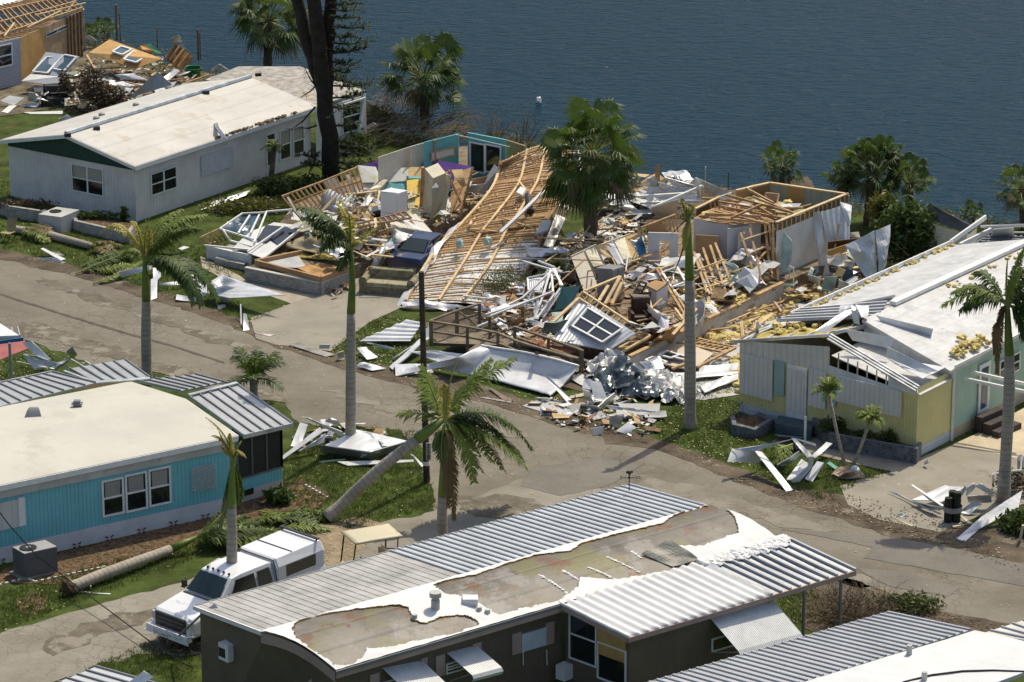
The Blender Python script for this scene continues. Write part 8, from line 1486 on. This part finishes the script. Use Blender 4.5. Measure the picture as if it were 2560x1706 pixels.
# ---- debris lists: (crop, corners, material, label, warp)
LST=[
(J,((415,1085,.7),(440,1000,1.0),(600,1010,.9),(630,1090,.3)),WHITEM,'wide white panel end of the bent gutter by the yellow home lawn',.05),
(J,((440,1005,1.0),(780,950,1.3),(850,930,1.35),(600,1015,.95)),ALU,'long silver white gutter arching over the yellow home lawn',.03),
(J,((590,1010,.9),(640,1020,.8),(845,1265,.05),(800,1275,.05)),WHITEM,'white gutter strip running down onto the street',.03),
(J,((830,930,1.35),(860,930,1.35),(970,1040,.8),(940,1060,.8)),ALU,'silver bent strip at the peak of the white heap',.1),
(J,((940,1050,.9),(975,1045,.9),(965,1140,.2),(940,1130,.2)),WHITEM,'upright white flap right in the lawn heap',.1),
(J,((840,1220,.1),(950,1120,.6),(970,1120,.6),(890,1220,.05)),WHITEM,'curved white trough in the front of the lawn heap',.15),
(J,((920,1195,.1),(1000,1080,.5),(1045,1090,.5),(970,1215,.05)),WHITEM,'straight white channel lying right of the lawn heap',.0),
(J,((735,1100,.4),(880,1010,.8),(900,1040,.6),(780,1120,.2)),ALU,'crumpled grey sheet inside the lawn heap',.4),
(J,((960,1050,.4),(1060,955,.5),(1100,965,.5),(990,1060,.3)),WHITEM,'pale blue gutter strip behind the lawn heap',.02),
(J,((860,930,1.3),(990,965,1.0),(995,985,.9),(880,945,1.2)),ALU,'small folded gutter end over the stoop walk',.05),
(J,((800,1200,.1),(900,1060,.5),(960,1100,.5),(830,1210,.05)),TRIM,'orange edged white strip under the trough',.1),
(a7,((800,895,.3),(1180,730,.5),(1230,745,.5),(1000,900,.3)),WHITEM,'ribbed white panel in the right hand scrap heap',0),
(a7,((1000,900,.3),(1230,745,.5),(1400,750,.6),(1140,920,.3)),WHITEM,'second ribbed white panel in the right hand scrap heap',0),
(a7,((795,730,.5),(815,725,.5),(1170,960,.3),(1140,965,.3)),TRIM,'straight white bar across the right hand scrap panels',0),
(a7,((540,800,.1),(600,800,.15),(1040,1020,.2),(1000,1010,.1)),WHITEM,'long thin white strip pointing left from the right scrap heap',.05),
(a7,((810,905,.2),(1040,960,.4),(1190,975,.4),(1030,1020,.1)),ALU,'grey folded gutter in front of the right scrap panels',.1),
(a7,((1410,740,.9),(1500,700,1.0),(1510,740,.8),(1400,840,.5)),WHITEM,'twisted white sheet top in the right scrap heap',.3),
(a7,((1510,720,.9),(1580,700,1.0),(1740,800,.7),(1690,830,.5)),WHITEM,'torn white sheet arching toward the right palm',.15),
(a7,((1420,850,.6),(1690,840,.6),(1700,920,.3),(1440,930,.2)),ALU,'boxy silver sheet before the right palm',.1),
(a7,((1340,1020,.2),(1500,900,.5),(1590,940,.4),(1450,1060,.1)),ALU,'silver trough right of the dark piles',.2),
(a7,((1310,860,.5),(1400,740,.9),(1430,770,.8),(1320,900,.4)),ALU,'dark edged grey sheet behind the dark piles',.1),
(a7,((1305,1330,.05),(1590,1080,.4),(1850,920,.6),(1560,1220,.1)),WHITEM,'long pale blue white gutter section lying at lower right',.02),
(a7,((1590,1080,.4),(2040,790,1.0),(2000,980,.6),(1560,1220,.1)),WHITEM,'broad end of the pale white gutter beside the right palm',.03),
(a7,((1310,1330,.06),(1560,1190,.12),(1560,1220,.08),(1400,1360,.04)),WHITEM,'frayed tip of the long gutter on the street',.02),
(a7,((560,1080,.05),(600,1080,.08),(830,1190,.05),(800,1190,.04)),CREM,'thin cream plank on the street at right',0),
(a7,((1260,1185,.1),(1430,1170,.15),(1500,1160,.15),(1270,1200,.1)),CREM,'thin cream board behind the dark piles foot',0),
(a7,((1330,1060,.2),(1370,1070,.2),(1490,1160,.1),(1450,1170,.1)),CREM,'pale green tipped board right of the dark piles',0),
(a7,((640,1065,.1),(680,1045,.15),(750,1055,.1),(700,1090,.05)),WHB,'crumpled white paper by the cream plank on street',.2),
(a7,((945,470,.2),(985,440,.35),(1000,490,.2),(950,495,.1)),WHITEM,'small white lump at the corner of the yellow home',.1),
(G,((230,370,.1),(330,370,.2),(430,405,.1),(350,412,.05)),WHITEM,'white bent sheet on the far left lawn',.15),
(G,((265,320,.3),(285,315,.3),(430,385,.1),(400,395,.1)),WHITEM,'white strip crossing the bent sheet on the far left lawn',.05),
(G,((310,340,.2),(380,335,.25),(420,360,.15),(340,360,.1)),CREM,'tan board on the bent sheets of the far left lawn',.1),
(G,((775,470,.4),(1050,410,.6),(1055,435,.5),(790,510,.1)),WHITEM,'long white gutter trough left of the yellowed palm trunk',.02),
(G,((1000,370,.7),(1045,370,.7),(1050,500,.3),(1000,550,.1)),WHITEM,'upright white panel just right of the yellowed palm trunk',.1),
(G,((985,520,.4),(1030,500,.5),(1025,640,.05),(985,655,.02)),WHITEM,'lower white panel strip right of the yellowed palm trunk',.05),
(G,((1040,545,.3),(1180,530,.3),(1190,555,.2),(1040,560,.2)),WHITEM,'horizontal white bar right of the yellowed palm trunk',.02),
(G,((1155,620,.2),(1330,640,.3),(1330,665,.1),(1150,655,.1)),WHITEM,'folded silver gutter below the palm fronds',.1),
(G,((1210,460,.6),(1270,470,.6),(1350,620,.3),(1320,640,.2)),WHITEM,'white slanting panel under the drooping dark fronds',.05),
(G,((1260,590,.5),(1450,490,.9),(1860,620,.9),(1500,640,.5)),WHITEM,'large flat white roof sheet jutting over the lawn',.06),
(G,((1390,530,1.0),(1460,490,1.1),(1545,530,1.0),(1430,560,.9)),ALU,'curled silver end on top of the large roof sheet',.25),
(G,((1440,625,.5),(1500,620,.5),(1490,665,.1),(1440,655,.1)),WHITEM,'small folded flap under the large roof sheet',.1),
(G,((1590,740,.5),(1610,745,.5),(1630,850,.02),(1590,855,.02)),WHITEM,'upright white trough piece at the road edge',.03),
(G,((1568,680,.6),(1576,680,.6),(1580,810,.02),(1572,810,.02)),WHITEM,'slim white stake at the road edge',0),
(G,((1655,868,.06),(1700,870,.08),(1795,880,.06),(1760,892,.04)),mat('pinkish_board',(.6,.5,.46),.7),'pinkish white board on the street by the driveway',0),
(G,((1885,945,.1),(1950,930,.2),(2190,1010,.1),(2130,1025,.05)),WEED,'bundle of grey weathered boards at the driveway mouth',.05),
(G,((2085,945,.3),(2160,945,.3),(2150,975,.1),(2085,975,.1)),WHB,'small white roll at the driveway mouth',.1),
(G,((2225,1000,.4),(2260,990,.4),(2270,1040,.1),(2220,1050,.1)),CREM,'cream crumpled bag left of the tall palm',.3),
(G,((1418,688,.05),(1470,683,.08),(1475,700,.05),(1425,712,.04)),WHB,'small white board on the lawn under the big sheet',0),
(G,((1165,318,.2),(1200,300,.25),(1240,310,.2),(1190,330,.15)),WHB,'small pale curved scrap on the lawn behind fronds',.1),
(a6,((250,445,.5),(360,430,.7),(590,640,.3),(480,650,.2)),WHITEM,'white ribbed sheet on the left curb grass',.02),
(a6,((265,580,.5),(300,590,.5),(640,730,.2),(380,750,.05)),WHITEM,'white curved sheet edge on the left curb grass',.1),
(a6,((290,580,.6),(420,600,.6),(660,680,.4),(600,730,.2)),ALU,'grey crumpled sheet on the left curb grass',.2),
(a6,((760,540,1.0),(830,485,1.2),(890,570,.8),(830,635,.4)),ALU,'upright curled grey scoop on the left curb grass',.1),
(a6,((660,680,.4),(830,620,.6),(760,700,.3),(610,790,.05)),ALU,'folded grey strip joining the scoop to the canopy',.2),
(a6,((190,665,.4),(210,665,.4),(640,745,.1),(620,750,.1)),TRIM,'thin white bar lying on the left curb grass',0),
(H,((1975,370,.9),(2020,380,.9),(2240,470,.6),(2240,500,.4)),WHITEM,'long grey white channel left of the tall palm base',.03),
(H,((1845,650,.1),(1850,620,.2),(2090,440,.9),(2110,470,.8)),WHITEM,'long curved white gutter against the porch corner',.05),
(H,((1900,560,.3),(1960,410,.8),(2010,420,.8),(1960,580,.2)),WHITEM,'pale leaning strip with insulation near the porch',.05),
(H,((2120,400,.9),(2150,380,1.0),(2210,400,.9),(2240,440,.5)),ALU,'folded silver wedge left of the tall palm base',.1),
(H,((1950,600,.1),(2060,540,.3),(2130,480,.5),(2120,540,.2)),WHITEM,'thin curved white blade on the lawn by the porch',.05),
(I,((300,770,.55),(660,822,.55),(665,872,.1),(295,820,.1)),ALU,'left side of the big grey gutter boat around the tall palm',.0),
(I,((660,822,.55),(935,742,.6),(935,780,.2),(665,872,.1)),ALU,'right side of the big grey gutter boat around the tall palm',.0),
(I,((300,790,.35),(560,660,.5),(930,740,.4),(660,840,.25)),WHITEM,'silver floor sheet of the gutter boat around the tall palm',.05),
(I,((560,665,.5),(700,690,.5),(760,760,.3),(580,770,.3)),ALU,'crumpled silver sheet inside the gutter boat',.2),
(I,((290,895,.1),(480,875,.15),(480,885,.1),(290,905,.05)),MINTP,'turquoise and white strip on the lawn below the boat',.0),
(I,((420,895,.12),(980,880,.3),(985,895,.25),(500,925,.05)),TRIM,'bent white pipe lying across the lawn to the utility pole',.0),
(I,((965,840,.4),(985,850,.4),(1060,925,.05),(1040,940,.02)),TRIM,'short white bar at the utility pole foot',.0),
(K,((597,780,.15),(640,755,.25),(680,760,.2),(630,785,.1)),WHB,'crumpled white bag on the grass behind the truck',.3),
(a5,((865,655,.05),(875,630,.2),(885,640,.2),(880,665,.05)),CREM,'tiny cream stake beside the fallen palm root',0),
(a5,((750,698,.04),(800,695,.06),(1070,710,.04),(1060,718,.03)),TRIM,'thin white strip by the fallen palm root',0),
(A,((200,480,.8),(300,340,1.6),(520,370,1.6),(410,500,.8)),SIDH,'grey clapboard wall section with windows tipped against the stripped house',0),
(A,((140,530,.7),(200,485,.9),(400,500,.9),(380,560,.5)),WHB,'white panel at the foot of the tipped clapboard wall',0),
(A,((580,345,1.2),(715,258,1.5),(1060,385,1.2),(880,450,.7)),PLY,'large orange plywood wall panel with windows lying in the debris',0),
(A,((1085,390,.9),(1150,295,1.5),(1265,375,1.3),(1180,465,.6)),mat('dark_bookcase',(.20,.105,.04),.7,.2,2),'tilted brown bookcase near the lake shore',0),
(A,((915,300,1.3),(970,290,1.4),(1030,350,1.0),(930,325,1.2)),mat('orange_plastic',(.65,.25,.03),.5),'orange slide shaped board on the plywood panel edge',.05),
(A,((940,290,1.45),(985,288,1.45),(1060,350,1.0),(1030,352,1.0)),mat('bright_green',(.03,.25,.12),.5),'green folded board above the orange one',.05),
(A,((1105,260,1.9),(1165,230,2.3),(1190,280,1.6),(1130,290,1.5)),WHITEM,'torn white flap standing on the bookcase',.3),
(A,((1160,280,1.7),(1180,275,1.8),(1225,330,1.3),(1210,335,1.2)),WHITEM,'thin white strip sliding off the bookcase',.05),
(A,((830,645,.6),(1030,470,1.9),(1125,555,1.4),(980,600,.9)),GRYP,'grey triangular gable panel behind the white home roof',0),
(A,((745,490,.5),(860,480,.6),(965,520,.5),(800,520,.3)),WHITEM,'long white sheet on the ground behind the dead bush',.1),
(A,((680,550,.5),(800,530,.5),(880,560,.4),(720,580,.2)),WHITEM,'white frame sheet near the withered bush',.1),
(A,((1050,515,.4),(1140,450,.6),(1175,465,.6),(1100,525,.3)),WHITEM,'white trough sheet left of the green tub',.1),
(A,((1380,455,.3),(1430,425,.6),(1490,460,.3),(1420,470,.2)),WHITEM,'white folded sheet right of the green tub',.15),
(A,((220,575,.6),(330,570,.6),(320,600,.4),(225,600,.4)),WHB,'white sofa cushion in the left debris',.02),
(A,((0,660,.3),(60,625,.5),(160,640,.4),(90,690,.1)),WHB,'white door lying at the left border debris',.0),
(A,((10,730,.05),(60,690,.1),(110,690,.1),(50,740,.05)),WHB,'small white board at the edge of the left debris',.0),
(A,((190,600,.8),(230,610,.7),(260,670,.2),(180,650,.3)),GRYP,'grey bent duct piece beside the black armchair',.2),
(A,((140,680,.2),(260,670,.3),(240,700,.1),(150,695,.1)),ALU,'grey metal tray in the left debris',.1),
(A,((150,735,.05),(410,725,.08),(410,745,.05),(200,745,.03)),WHB,'white lattice strip lying on the left lawn',.02),
(A,((385,780,.4),(440,750,.6),(500,785,.4),(400,800,.2)),WHB,'folded white cardboard behind the white home eave',.05),
(A,((550,245,.6),(580,230,.8),(630,265,.4),(600,275,.3)),WHB,'white scrap by the low palms at the left shore',.1),
(A,((345,420,1.9),(350,330,1.9),(520,310,1.9),(500,350,1.9)),None,None,0),
(A,((1400,810,2.95),(1425,800,3.4),(1490,910,2.9),(1450,905,2.85)),WHITEM,'bent white flap sticking up from the white home eave',.08),
(B,((555,830,.8),(610,800,1.1),(640,820,1.0),(560,845,.7)),WHITEM,'white scrap at the corner of the rear addition',.15),
(B,((590,990,.3),(610,970,.6),(605,1010,.2),(585,1015,.1)),WHITEM,'small white scrap under the brush heap',.1),
(E,((1080,90,1.6),(1120,200,.9),(1000,220,.8),(1010,180,1.0)),None,None,0),
(K,((580,1080,2.85),(620,1052,3.0),(650,1095,2.8),(600,1100,2.75)),ALU,'small bent flap at the left corner of the dark home roof',.1),
]
for i,(f,c,m,l,w) in enumerate(LST):
    if m is None: continue
    pn('sheet_piece' if m in (WHITEM,ALU,TRIM,MINTP) else 'board_piece',l,'metal sheet' if m in (WHITEM,ALU,TRIM,MINTP) else 'board',f,c,m,.03,warp=w,n=8 if w else None,seed=i*1.7)
for c,lab in (((215,480,.85,305,385,1.35,400,385,1.35,310,490,.85),'left window pane of the tipped clapboard wall'),((335,460,.95,420,370,1.5,500,385,1.5,420,475,.95),'right window pane of the tipped clapboard wall'),((735,350,1.25,790,315,1.35,860,335,1.3,800,370,1.15),'window lying in the orange plywood panel'),((810,400,1.05,870,345,1.2,965,375,1.1,890,420,.95),'second window lying in the orange plywood panel')):
    q=[A(c[0],c[1],c[2]),A(c[3],c[4],c[5]),A(c[6],c[7],c[8]),A(c[9],c[10],c[11])]; t=T('window',lab,'window',setz(q[0],.5)); mb=MB()
    for i in range(4): mb.beam(q[i]+UP*.09,q[(i+1)%4]+UP*.09,.11,.07)
    t.p('frame',mb,TRIM); mb=MB(); mb.quad(*[p+UP*.08 for p in q]); t.p('pane',mb,GLASSB)
beams_=[(A(1085,390,1.0),A(1150,295,1.6)),(A(1110,405,.95),A(1175,315,1.5)),(A(1135,425,.85),A(1205,335,1.4)),(A(1165,450,.75),A(1240,360,1.35))]
for a,b in beams_: mb=MB(); mb.beam(a+UP*.1,b+UP*.1,.05,.12); one('shelf_board','thin shelf edge of the tilted bookcase by the shore','shelf',mb,PLY,'shelves of the tilted bookcase')
t=T('plastic_tub','green plastic storage tub near the shore','tub',A(1260,500)); c=A(1262,495,0); mb=MB(); mb.tube([c,c+UP*.42],[.36,.46],18,cap=False); mb.tube([c,c+UP*.02],[.36,.36],18); t.p('tub_body',mb,GRNP); mb=MB(); pts=[c+UP*.42+V((.46*math.cos(a),.46*math.sin(a),0)) for a in [k*.3307 for k in range(20)]]; mb.tube(pts,.03,5); t.p('rim',mb,GRNP)
t=T('armchair','black recliner armchair on the grass by the withered sapling','armchair',A(340,690)); a=A(275,700); 
mb=MB(); mb.box(a,V((1.5,.1,0)),V((.1,.8,0)),UP*.45); t.p('seat',mb,BLK,bev=.08); mb=MB(); mb.box(a+V((.05,.65,.1)),V((1.5,.1,0)),V((.03,.25,0)),UP*.85); t.p('backrest',mb,BLK,bev=.1)
for s_ in (0,1.35): mb=MB(); mb.box(a+V((s_,0,0)),V((.2,.02,0)),V((.1,.8,0)),UP*.6); t.p('armrest',mb,BLK,bev=.05)
for i,(x,y,h,l) in enumerate(((765,240,2.0,'dark post at the left shore'),(788,260,1.7,'thinner dark post at the left shore'),(1030,310,1.3,'short dark post near the orange panel'),(1297,370,1.7,'leaning grey brown post by the green tub'),(1310,365,1.5,'thin dark stake by the green tub'))): p=A(x,y+25); mb=MB(); mb.beam(p,p+UP*h,.10 if i in(0,3) else .06); one('fence_post',l,'post',mb,WOODD)
for i,(x,l) in enumerate(((540,'green fence post on the lake bank behind the roofless house'),(400,'thin pale stake standing in the shallow lake'))): p=D(x,430-(i*30)); mb=MB(); mb.beam(p-UP*.5,p+UP*.9,.05); one('fence_post',l,'post',mb,[GRNP,TRIM][i])
t=T('wire_fence','thin wire fence along the lake bank at the right','fence',D(1830,520)); 
for x,y in ((1820,520),(2000,535),(2180,560),(2340,570)): beams(t,'fence_post',[(D(x,y+15,0),D(x,y+15,1.1))],.05,.05,WOODD)
beams(t,'wire',[(D(1820,535,h),D(2340,585,h)) for h in (.4,.75,1.05)],.02,.02,GRNP)
mb=MB(); mb.clump(B(1690,665,-.4),.16,10,4,1.6,.2); one('floating_buoy','small white object floating on the lake','buoy',mb,TRIM)
mb=MB(); mb.clump(X(1510,170,-.47),.3,10,4,.06,.6); one('floating_debris','low brown patch of debris floating on the lake','floating debris',mb,BARKB)
mb=MB(); mb.tube([H(-30,960,4),H(60,1080,3.0),H(240,1280,1.7),H(450,1440,.5),a5(1430,1160,.3),a5(1800,1400,.2),K(520,1480,-.5)],.022,5); one('fallen_wire','thin black fallen service wire crossing the side lane','wire',mb,BLK)
mb=MB(); mb.tube([K(390,1260,.9),K(560,1100,2.5)],.04,6); one('bent_pole','grey pole leaning from the truck to the dark home roof corner','pole',mb,RIBD)
mb=MB(); mb.beam(a7(2050,1180,.7),a7(2015,1360,.02),.07); one('wooden_stake','pale wooden stake leaning at the lower right border','stake',mb,CREM)
# mulch edging: small white bricks
mb0=MB(); mb0.box((-.06,-.03,0),(.12,0,0),(0,.06,0),(0,0,.06)); pr=None
edg=[[a5(0,635),a5(130,600),a5(240,575)],[a5(290,585),a5(345,605),a5(600,550),a5(1060,450)],[H(2000,825),H(2160,915)]]
for E_ in edg:
    for a,b in zip(E_,E_[1:]):
        n=max(2,int((b-a).length/.22))
        for k in range(n):
            p=lp(a,b,k/n)
            if pr is None: pr=mb0.build('edging_brick',TRIM); o=pr
            else: o=pr.copy(); S.collection.objects.link(o)
            o.location=p; o.rotation_euler=(0,0,math.atan2(b.y-a.y,b.x-a.x)); tag(o,'small white brick edging the bark mulch bed of the turquoise home','edging brick','white bricks edging the mulch bed')
# ---- scattered individual boards and metal scraps ----
def scatter(n,poly,z0,z1,name,label,cat,group,mats,size,seed,kind='b',dirn=None):
    r_=random.Random(seed); k=0; xs=[p[0] for p in poly];ys=[p[1] for p in poly]
    while k<n:
        x,y=r_.uniform(min(xs),max(xs)),r_.uniform(min(ys),max(ys))
        if not inpoly(poly,x,y): continue
        z=r_.uniform(z0,z1); p=X(x,y,z); a=r_.gauss(dirn,.6) if dirn is not None else r_.uniform(0,3.14); d=V((math.cos(a),math.sin(a),r_.gauss(0,.22))); L_=r_.uniform(*size); mb=MB()
        if kind=='b': mb.beam(p-d*L_/2,p+d*L_/2,r_.choice([.05,.09,.12]),.045,up=V((r_.gauss(0,.3),r_.gauss(0,.3),1)))
        else:
            s_=V((-d.y,d.x,r_.gauss(0,.3)))*L_*r_.uniform(.3,.7); mb.panel([p-d*L_/2-s_/2,p+d*L_/2-s_/2*r_.uniform(.5,1),p+d*L_/2+s_/2,p-d*L_/2+s_/2],.015,warp=L_*.35,n=4,seed=k+seed)
        one(name,label,cat,mb,r_.choice(mats),group); k+=1
WApoly=[(730,560),(900,470),(1000,430),(1180,430),(1230,490),(1110,550),(1010,580),(985,640),(800,640)]
WBpoly=[(1330,650),(1480,560),(1620,600),(1700,640),(1900,640),(1940,690),(1640,850),(1600,800),(1460,720),(1400,740)]
scatter(80,WApoly,.7,1.8,'loose_board','loose board lying in the floor of the coloured wreck','board','boards in the coloured wreck',[WOOD,WOOD2,PLYL,WHB,CREM,WOODD],(.4,1.6),5)
scatter(62,WApoly,.7,1.6,'loose_scrap','torn sheet scrap in the floor of the coloured wreck','scrap','scraps in the coloured wreck',[WHB,CREM,PLYL,WHITEM,OLST,GRYP,TEAL],(.3,1.2),6,'s')
scatter(90,WBpoly,.75,1.6,'loose_board','loose board lying on the floor of the roofless house','board','boards in the roofless house',[WOOD,WOOD2,BRN,WOODD,WHB],(.4,1.9),7,dirn=.9)
scatter(55,WBpoly,.75,1.4,'loose_scrap','torn sheet scrap on the floor of the roofless house','scrap','scraps in the roofless house',[WHB,CREM,GRYP,WHITEM,BRN],(.3,1.3),8,'s')
scatter(16,WBpoly,.9,1.7,'wall_fragment','broken wall panel fragment tilted in the roofless house debris','wall fragment','wall fragments in the roofless house',[WHB,WI,CREM,BRN,WHITEM,GRYP],(1.3,2.3),41,'s')
scatter(8,WApoly,.8,1.5,'wall_fragment','broken wall panel fragment in the coloured wreck','wall fragment','wall fragments in the coloured wreck',[OLST,WHB,CREM,WHITEM],(1.2,2.0),43,'s')
scatter(22,WBpoly,1.0,1.9,'long_timber','long splintered framing timber tilted in the roofless house debris','timber','framing timbers in the roofless house',[WOOD,WOOD2,WOOD],(2.0,3.4),42,dirn=.9)
slabp=[(1700,860),(1850,760),(1960,700),(2080,690),(2060,740),(1900,820),(1840,860)]
scatter(46,slabp,.05,.35,'loose_board','thin board lying in the gap between roofless and yellow homes','board','boards between the two homes',[WOOD,WOOD2,BRN],(.5,2.2),9,dirn=.95)
heapp=[(1960,660),(2060,600),(2160,640),(2110,740),(2000,760),(1930,720)]
scatter(30,heapp,.1,.9,'loose_scrap','sheet scrap in the heap at the side of the roofless house','scrap','scraps beside the roofless house',[WHITEM,WHB,MINTP,GRYP,PLYL,FOILD],(.4,1.2),10,'s')
topl=[(60,240),(230,150),(300,120),(470,160),(520,190),(400,230),(300,260),(180,270)]
scatter(28,topl,.05,.7,'loose_scrap','sheet scrap strewn by the stripped house','scrap','scraps strewn by the stripped house',[WHITEM,WHB,GRYP,BRN,PLYL,ALU,CREM,BLK,MATS['sage_board'],WOODD],(.3,1.1),11,'s')
scatter(42,topl,.05,.7,'loose_board','thin board strewn by the stripped house','board','boards strewn by the stripped house',[WOOD,TRIM,WOODD,BRN,CREM],(.5,1.8),12)
fillp=[(1380,620),(1500,560),(1560,500),(1640,500),(1600,570),(1480,630)]
scatter(14,fillp,.05,.3,'loose_scrap','scrap lying between the shaggy palm and tilted panels','scrap','scraps behind the tilted panels',[WHB,CREM,WHITEM,PLYL,WOODD],(.2,.7),13,'s')
deckp=[(1180,760),(1300,700),(1390,730),(1380,790),(1400,870),(1250,840)]
scatter(42,deckp,.55,1.1,'loose_scrap','scrap lying on the deck and broken floor edge','scrap','scraps on the deck',[WHITEM,WHB,PLYL,BRN,REDB,GRYP],(.2,.8),14,'s')
streetp=[(1330,1000),(1480,980),(1640,1000),(1640,1090),(1500,1080),(1380,1060)]
scatter(12,streetp,.05,.25,'loose_scrap','flat scrap at the curb below the foil heap','scrap','scraps below the foil heap',[WHITEM,WHB,CONCL,PLYL,ALU],(.25,.9),15,'s')
palmp=[(730,1060),(850,1040),(1010,1100),(1000,1140),(860,1130),(720,1110)]
scatter(7,palmp,.05,.4,'loose_scrap','white scrap around the tall palm foot','scrap','scraps around the tall palm foot',[WHITEM,ALU,WHB],(.3,1.0),16,'s')
plant=[(800,700),(860,690),(880,720),(830,740)]
scatter(4,plant,.05,.3,'loose_scrap','small mixed litter between brick planter and driveway','scrap','litter by the brick planter',[WHB,REDB,CREM,BRWN],(.15,.5),17,'s')
lakep=[(1480,470),(1600,430),(1700,440),(1760,470),(1640,500),(1500,520)]
scatter(20,lakep,.4,1.1,'loose_scrap','white metal scrap on the collapsed lake side roof','scrap','scraps on the lake side roof pile',[WHITEM,ALU,WHB],(.5,1.6),18,'s')
# fine rubble and insulation: uncountable
mb=MB(); r_=random.Random(77); SM=[WHB,CREM,GRYP,WHITEM,BRN,PLYL,ALU,WOODD]
for poly,n,z0,z1,s_ in ((WBpoly,40,.75,1.1,.45),(WApoly,40,.7,1.1,.4),(deckp,25,.5,.9,.35),(fillp,110,.0,.2,.3),(heapp,60,.05,.6,.4),(topl,80,.0,.4,.4),(streetp,60,.0,.15,.3),(palmp,34,.0,.2,.3),(lakep,40,.3,.9,.5),(plant,20,0,.15,.2)):
    xs=[p[0] for p in poly];ys=[p[1] for p in poly];k=0
    while k<n:
        x,y=r_.uniform(min(xs),max(xs)),r_.uniform(min(ys),max(ys))
        if not inpoly(poly,x,y): continue
        p=X(x,y,r_.uniform(z0,z1)); a=r_.uniform(0,3.14); d=V((math.cos(a),math.sin(a),r_.gauss(0,.25)))*s_*r_.uniform(.4,1.2); w=V((-d.y,d.x,r_.gauss(0,.2)*s_))*r_.uniform(.3,.8); mb.panel([p-d-w,p+d-w*r_.uniform(.3,1),p+d+w,p-d+w],.012,warp=s_*.4,n=3,seed=k+s_,mi=r_.randrange(8)); k+=1
one('rubble','torn small sheets and boards mixed into the wreckage','rubble',mb,SM,kind='stuff')
def rubble(name,label,polys,n,mats,sz,seed,z=(.02,.25)):
    r_=random.Random(seed); mb=MB()
    for poly,m_,zb in polys:
        xs=[p[0] for p in poly];ys=[p[1] for p in poly];k=0
        while k<m_:
            x,y=r_.uniform(min(xs),max(xs)),r_.uniform(min(ys),max(ys))
            if not inpoly(poly,x,y): continue
            p=X(x,y,zb+r_.uniform(*z)); u=V((r_.gauss(0,1),r_.gauss(0,1),r_.gauss(0,.4))).normalized()*sz*r_.uniform(.3,1.5); v=u.cross(V((r_.gauss(0,.4),r_.gauss(0,.4),1))).normalized()*sz*r_.uniform(.2,.8); mb.box(p,u,v,UP*.02,mi=r_.randrange(len(mats))); k+=1
    return one(name,label,'rubble',mb,mats,kind='stuff')
rubble('rubble','fine mixed rubble of splinters and plaster over the wrecked floors',[(WApoly,900,.65),(WBpoly,600,.7),([(1000,560),(1130,560),(1240,420),(1180,420)],150,.7),(deckp,350,.5)],0,[WOOD,WHB,CREM,BRN,INSU,WOODD,GRYP],.16,31)
rubble('rubble','fine mixed rubble over the ground around the wrecks',[(slabp,600,0),(heapp,300,0),(fillp,500,0),(topl,500,0),(streetp,300,0),(plant,80,0),([(1560,640),(1600,600),(1700,610),(1640,660)],80,.6),([(1180,640),(1330,660),(1330,720),(1250,760)],200,.0)],0,[WHB,CREM,BRN,WOODD,WHITEM,DIRT,GRYP],.14,32,(.0,.12))
mb=MB(); r_=random.Random(4)
for poly,n,zb,s_ in ((slabp,120,.05,.22),([(1690,690),(1800,680),(1900,700),(1850,760),(1700,800)],60,.75,.2),([(1480,840),(1700,740),(1940,700),(1700,860),(1560,900)],30,.1,.1),([(1830,900),(1850,880),(1850,980),(1830,960)],30,.1,.15),(WBpoly,60,.75,.15),([(1800,880),(1860,870),(1850,980),(1770,990)],25,.02,.1)):
    xs=[p[0] for p in poly];ys=[p[1] for p in poly];k=0
    while k<n:
        x,y=r_.uniform(min(xs),max(xs)),r_.uniform(min(ys),max(ys))
        if inpoly(poly,x,y): mb.clump(X(x,y,zb),s_*r_.uniform(.5,1.5),8,k,.5); k+=1
one('loose_insulation','torn yellow fibre insulation strewn between the homes','insulation',mb,INSU,kind='stuff')
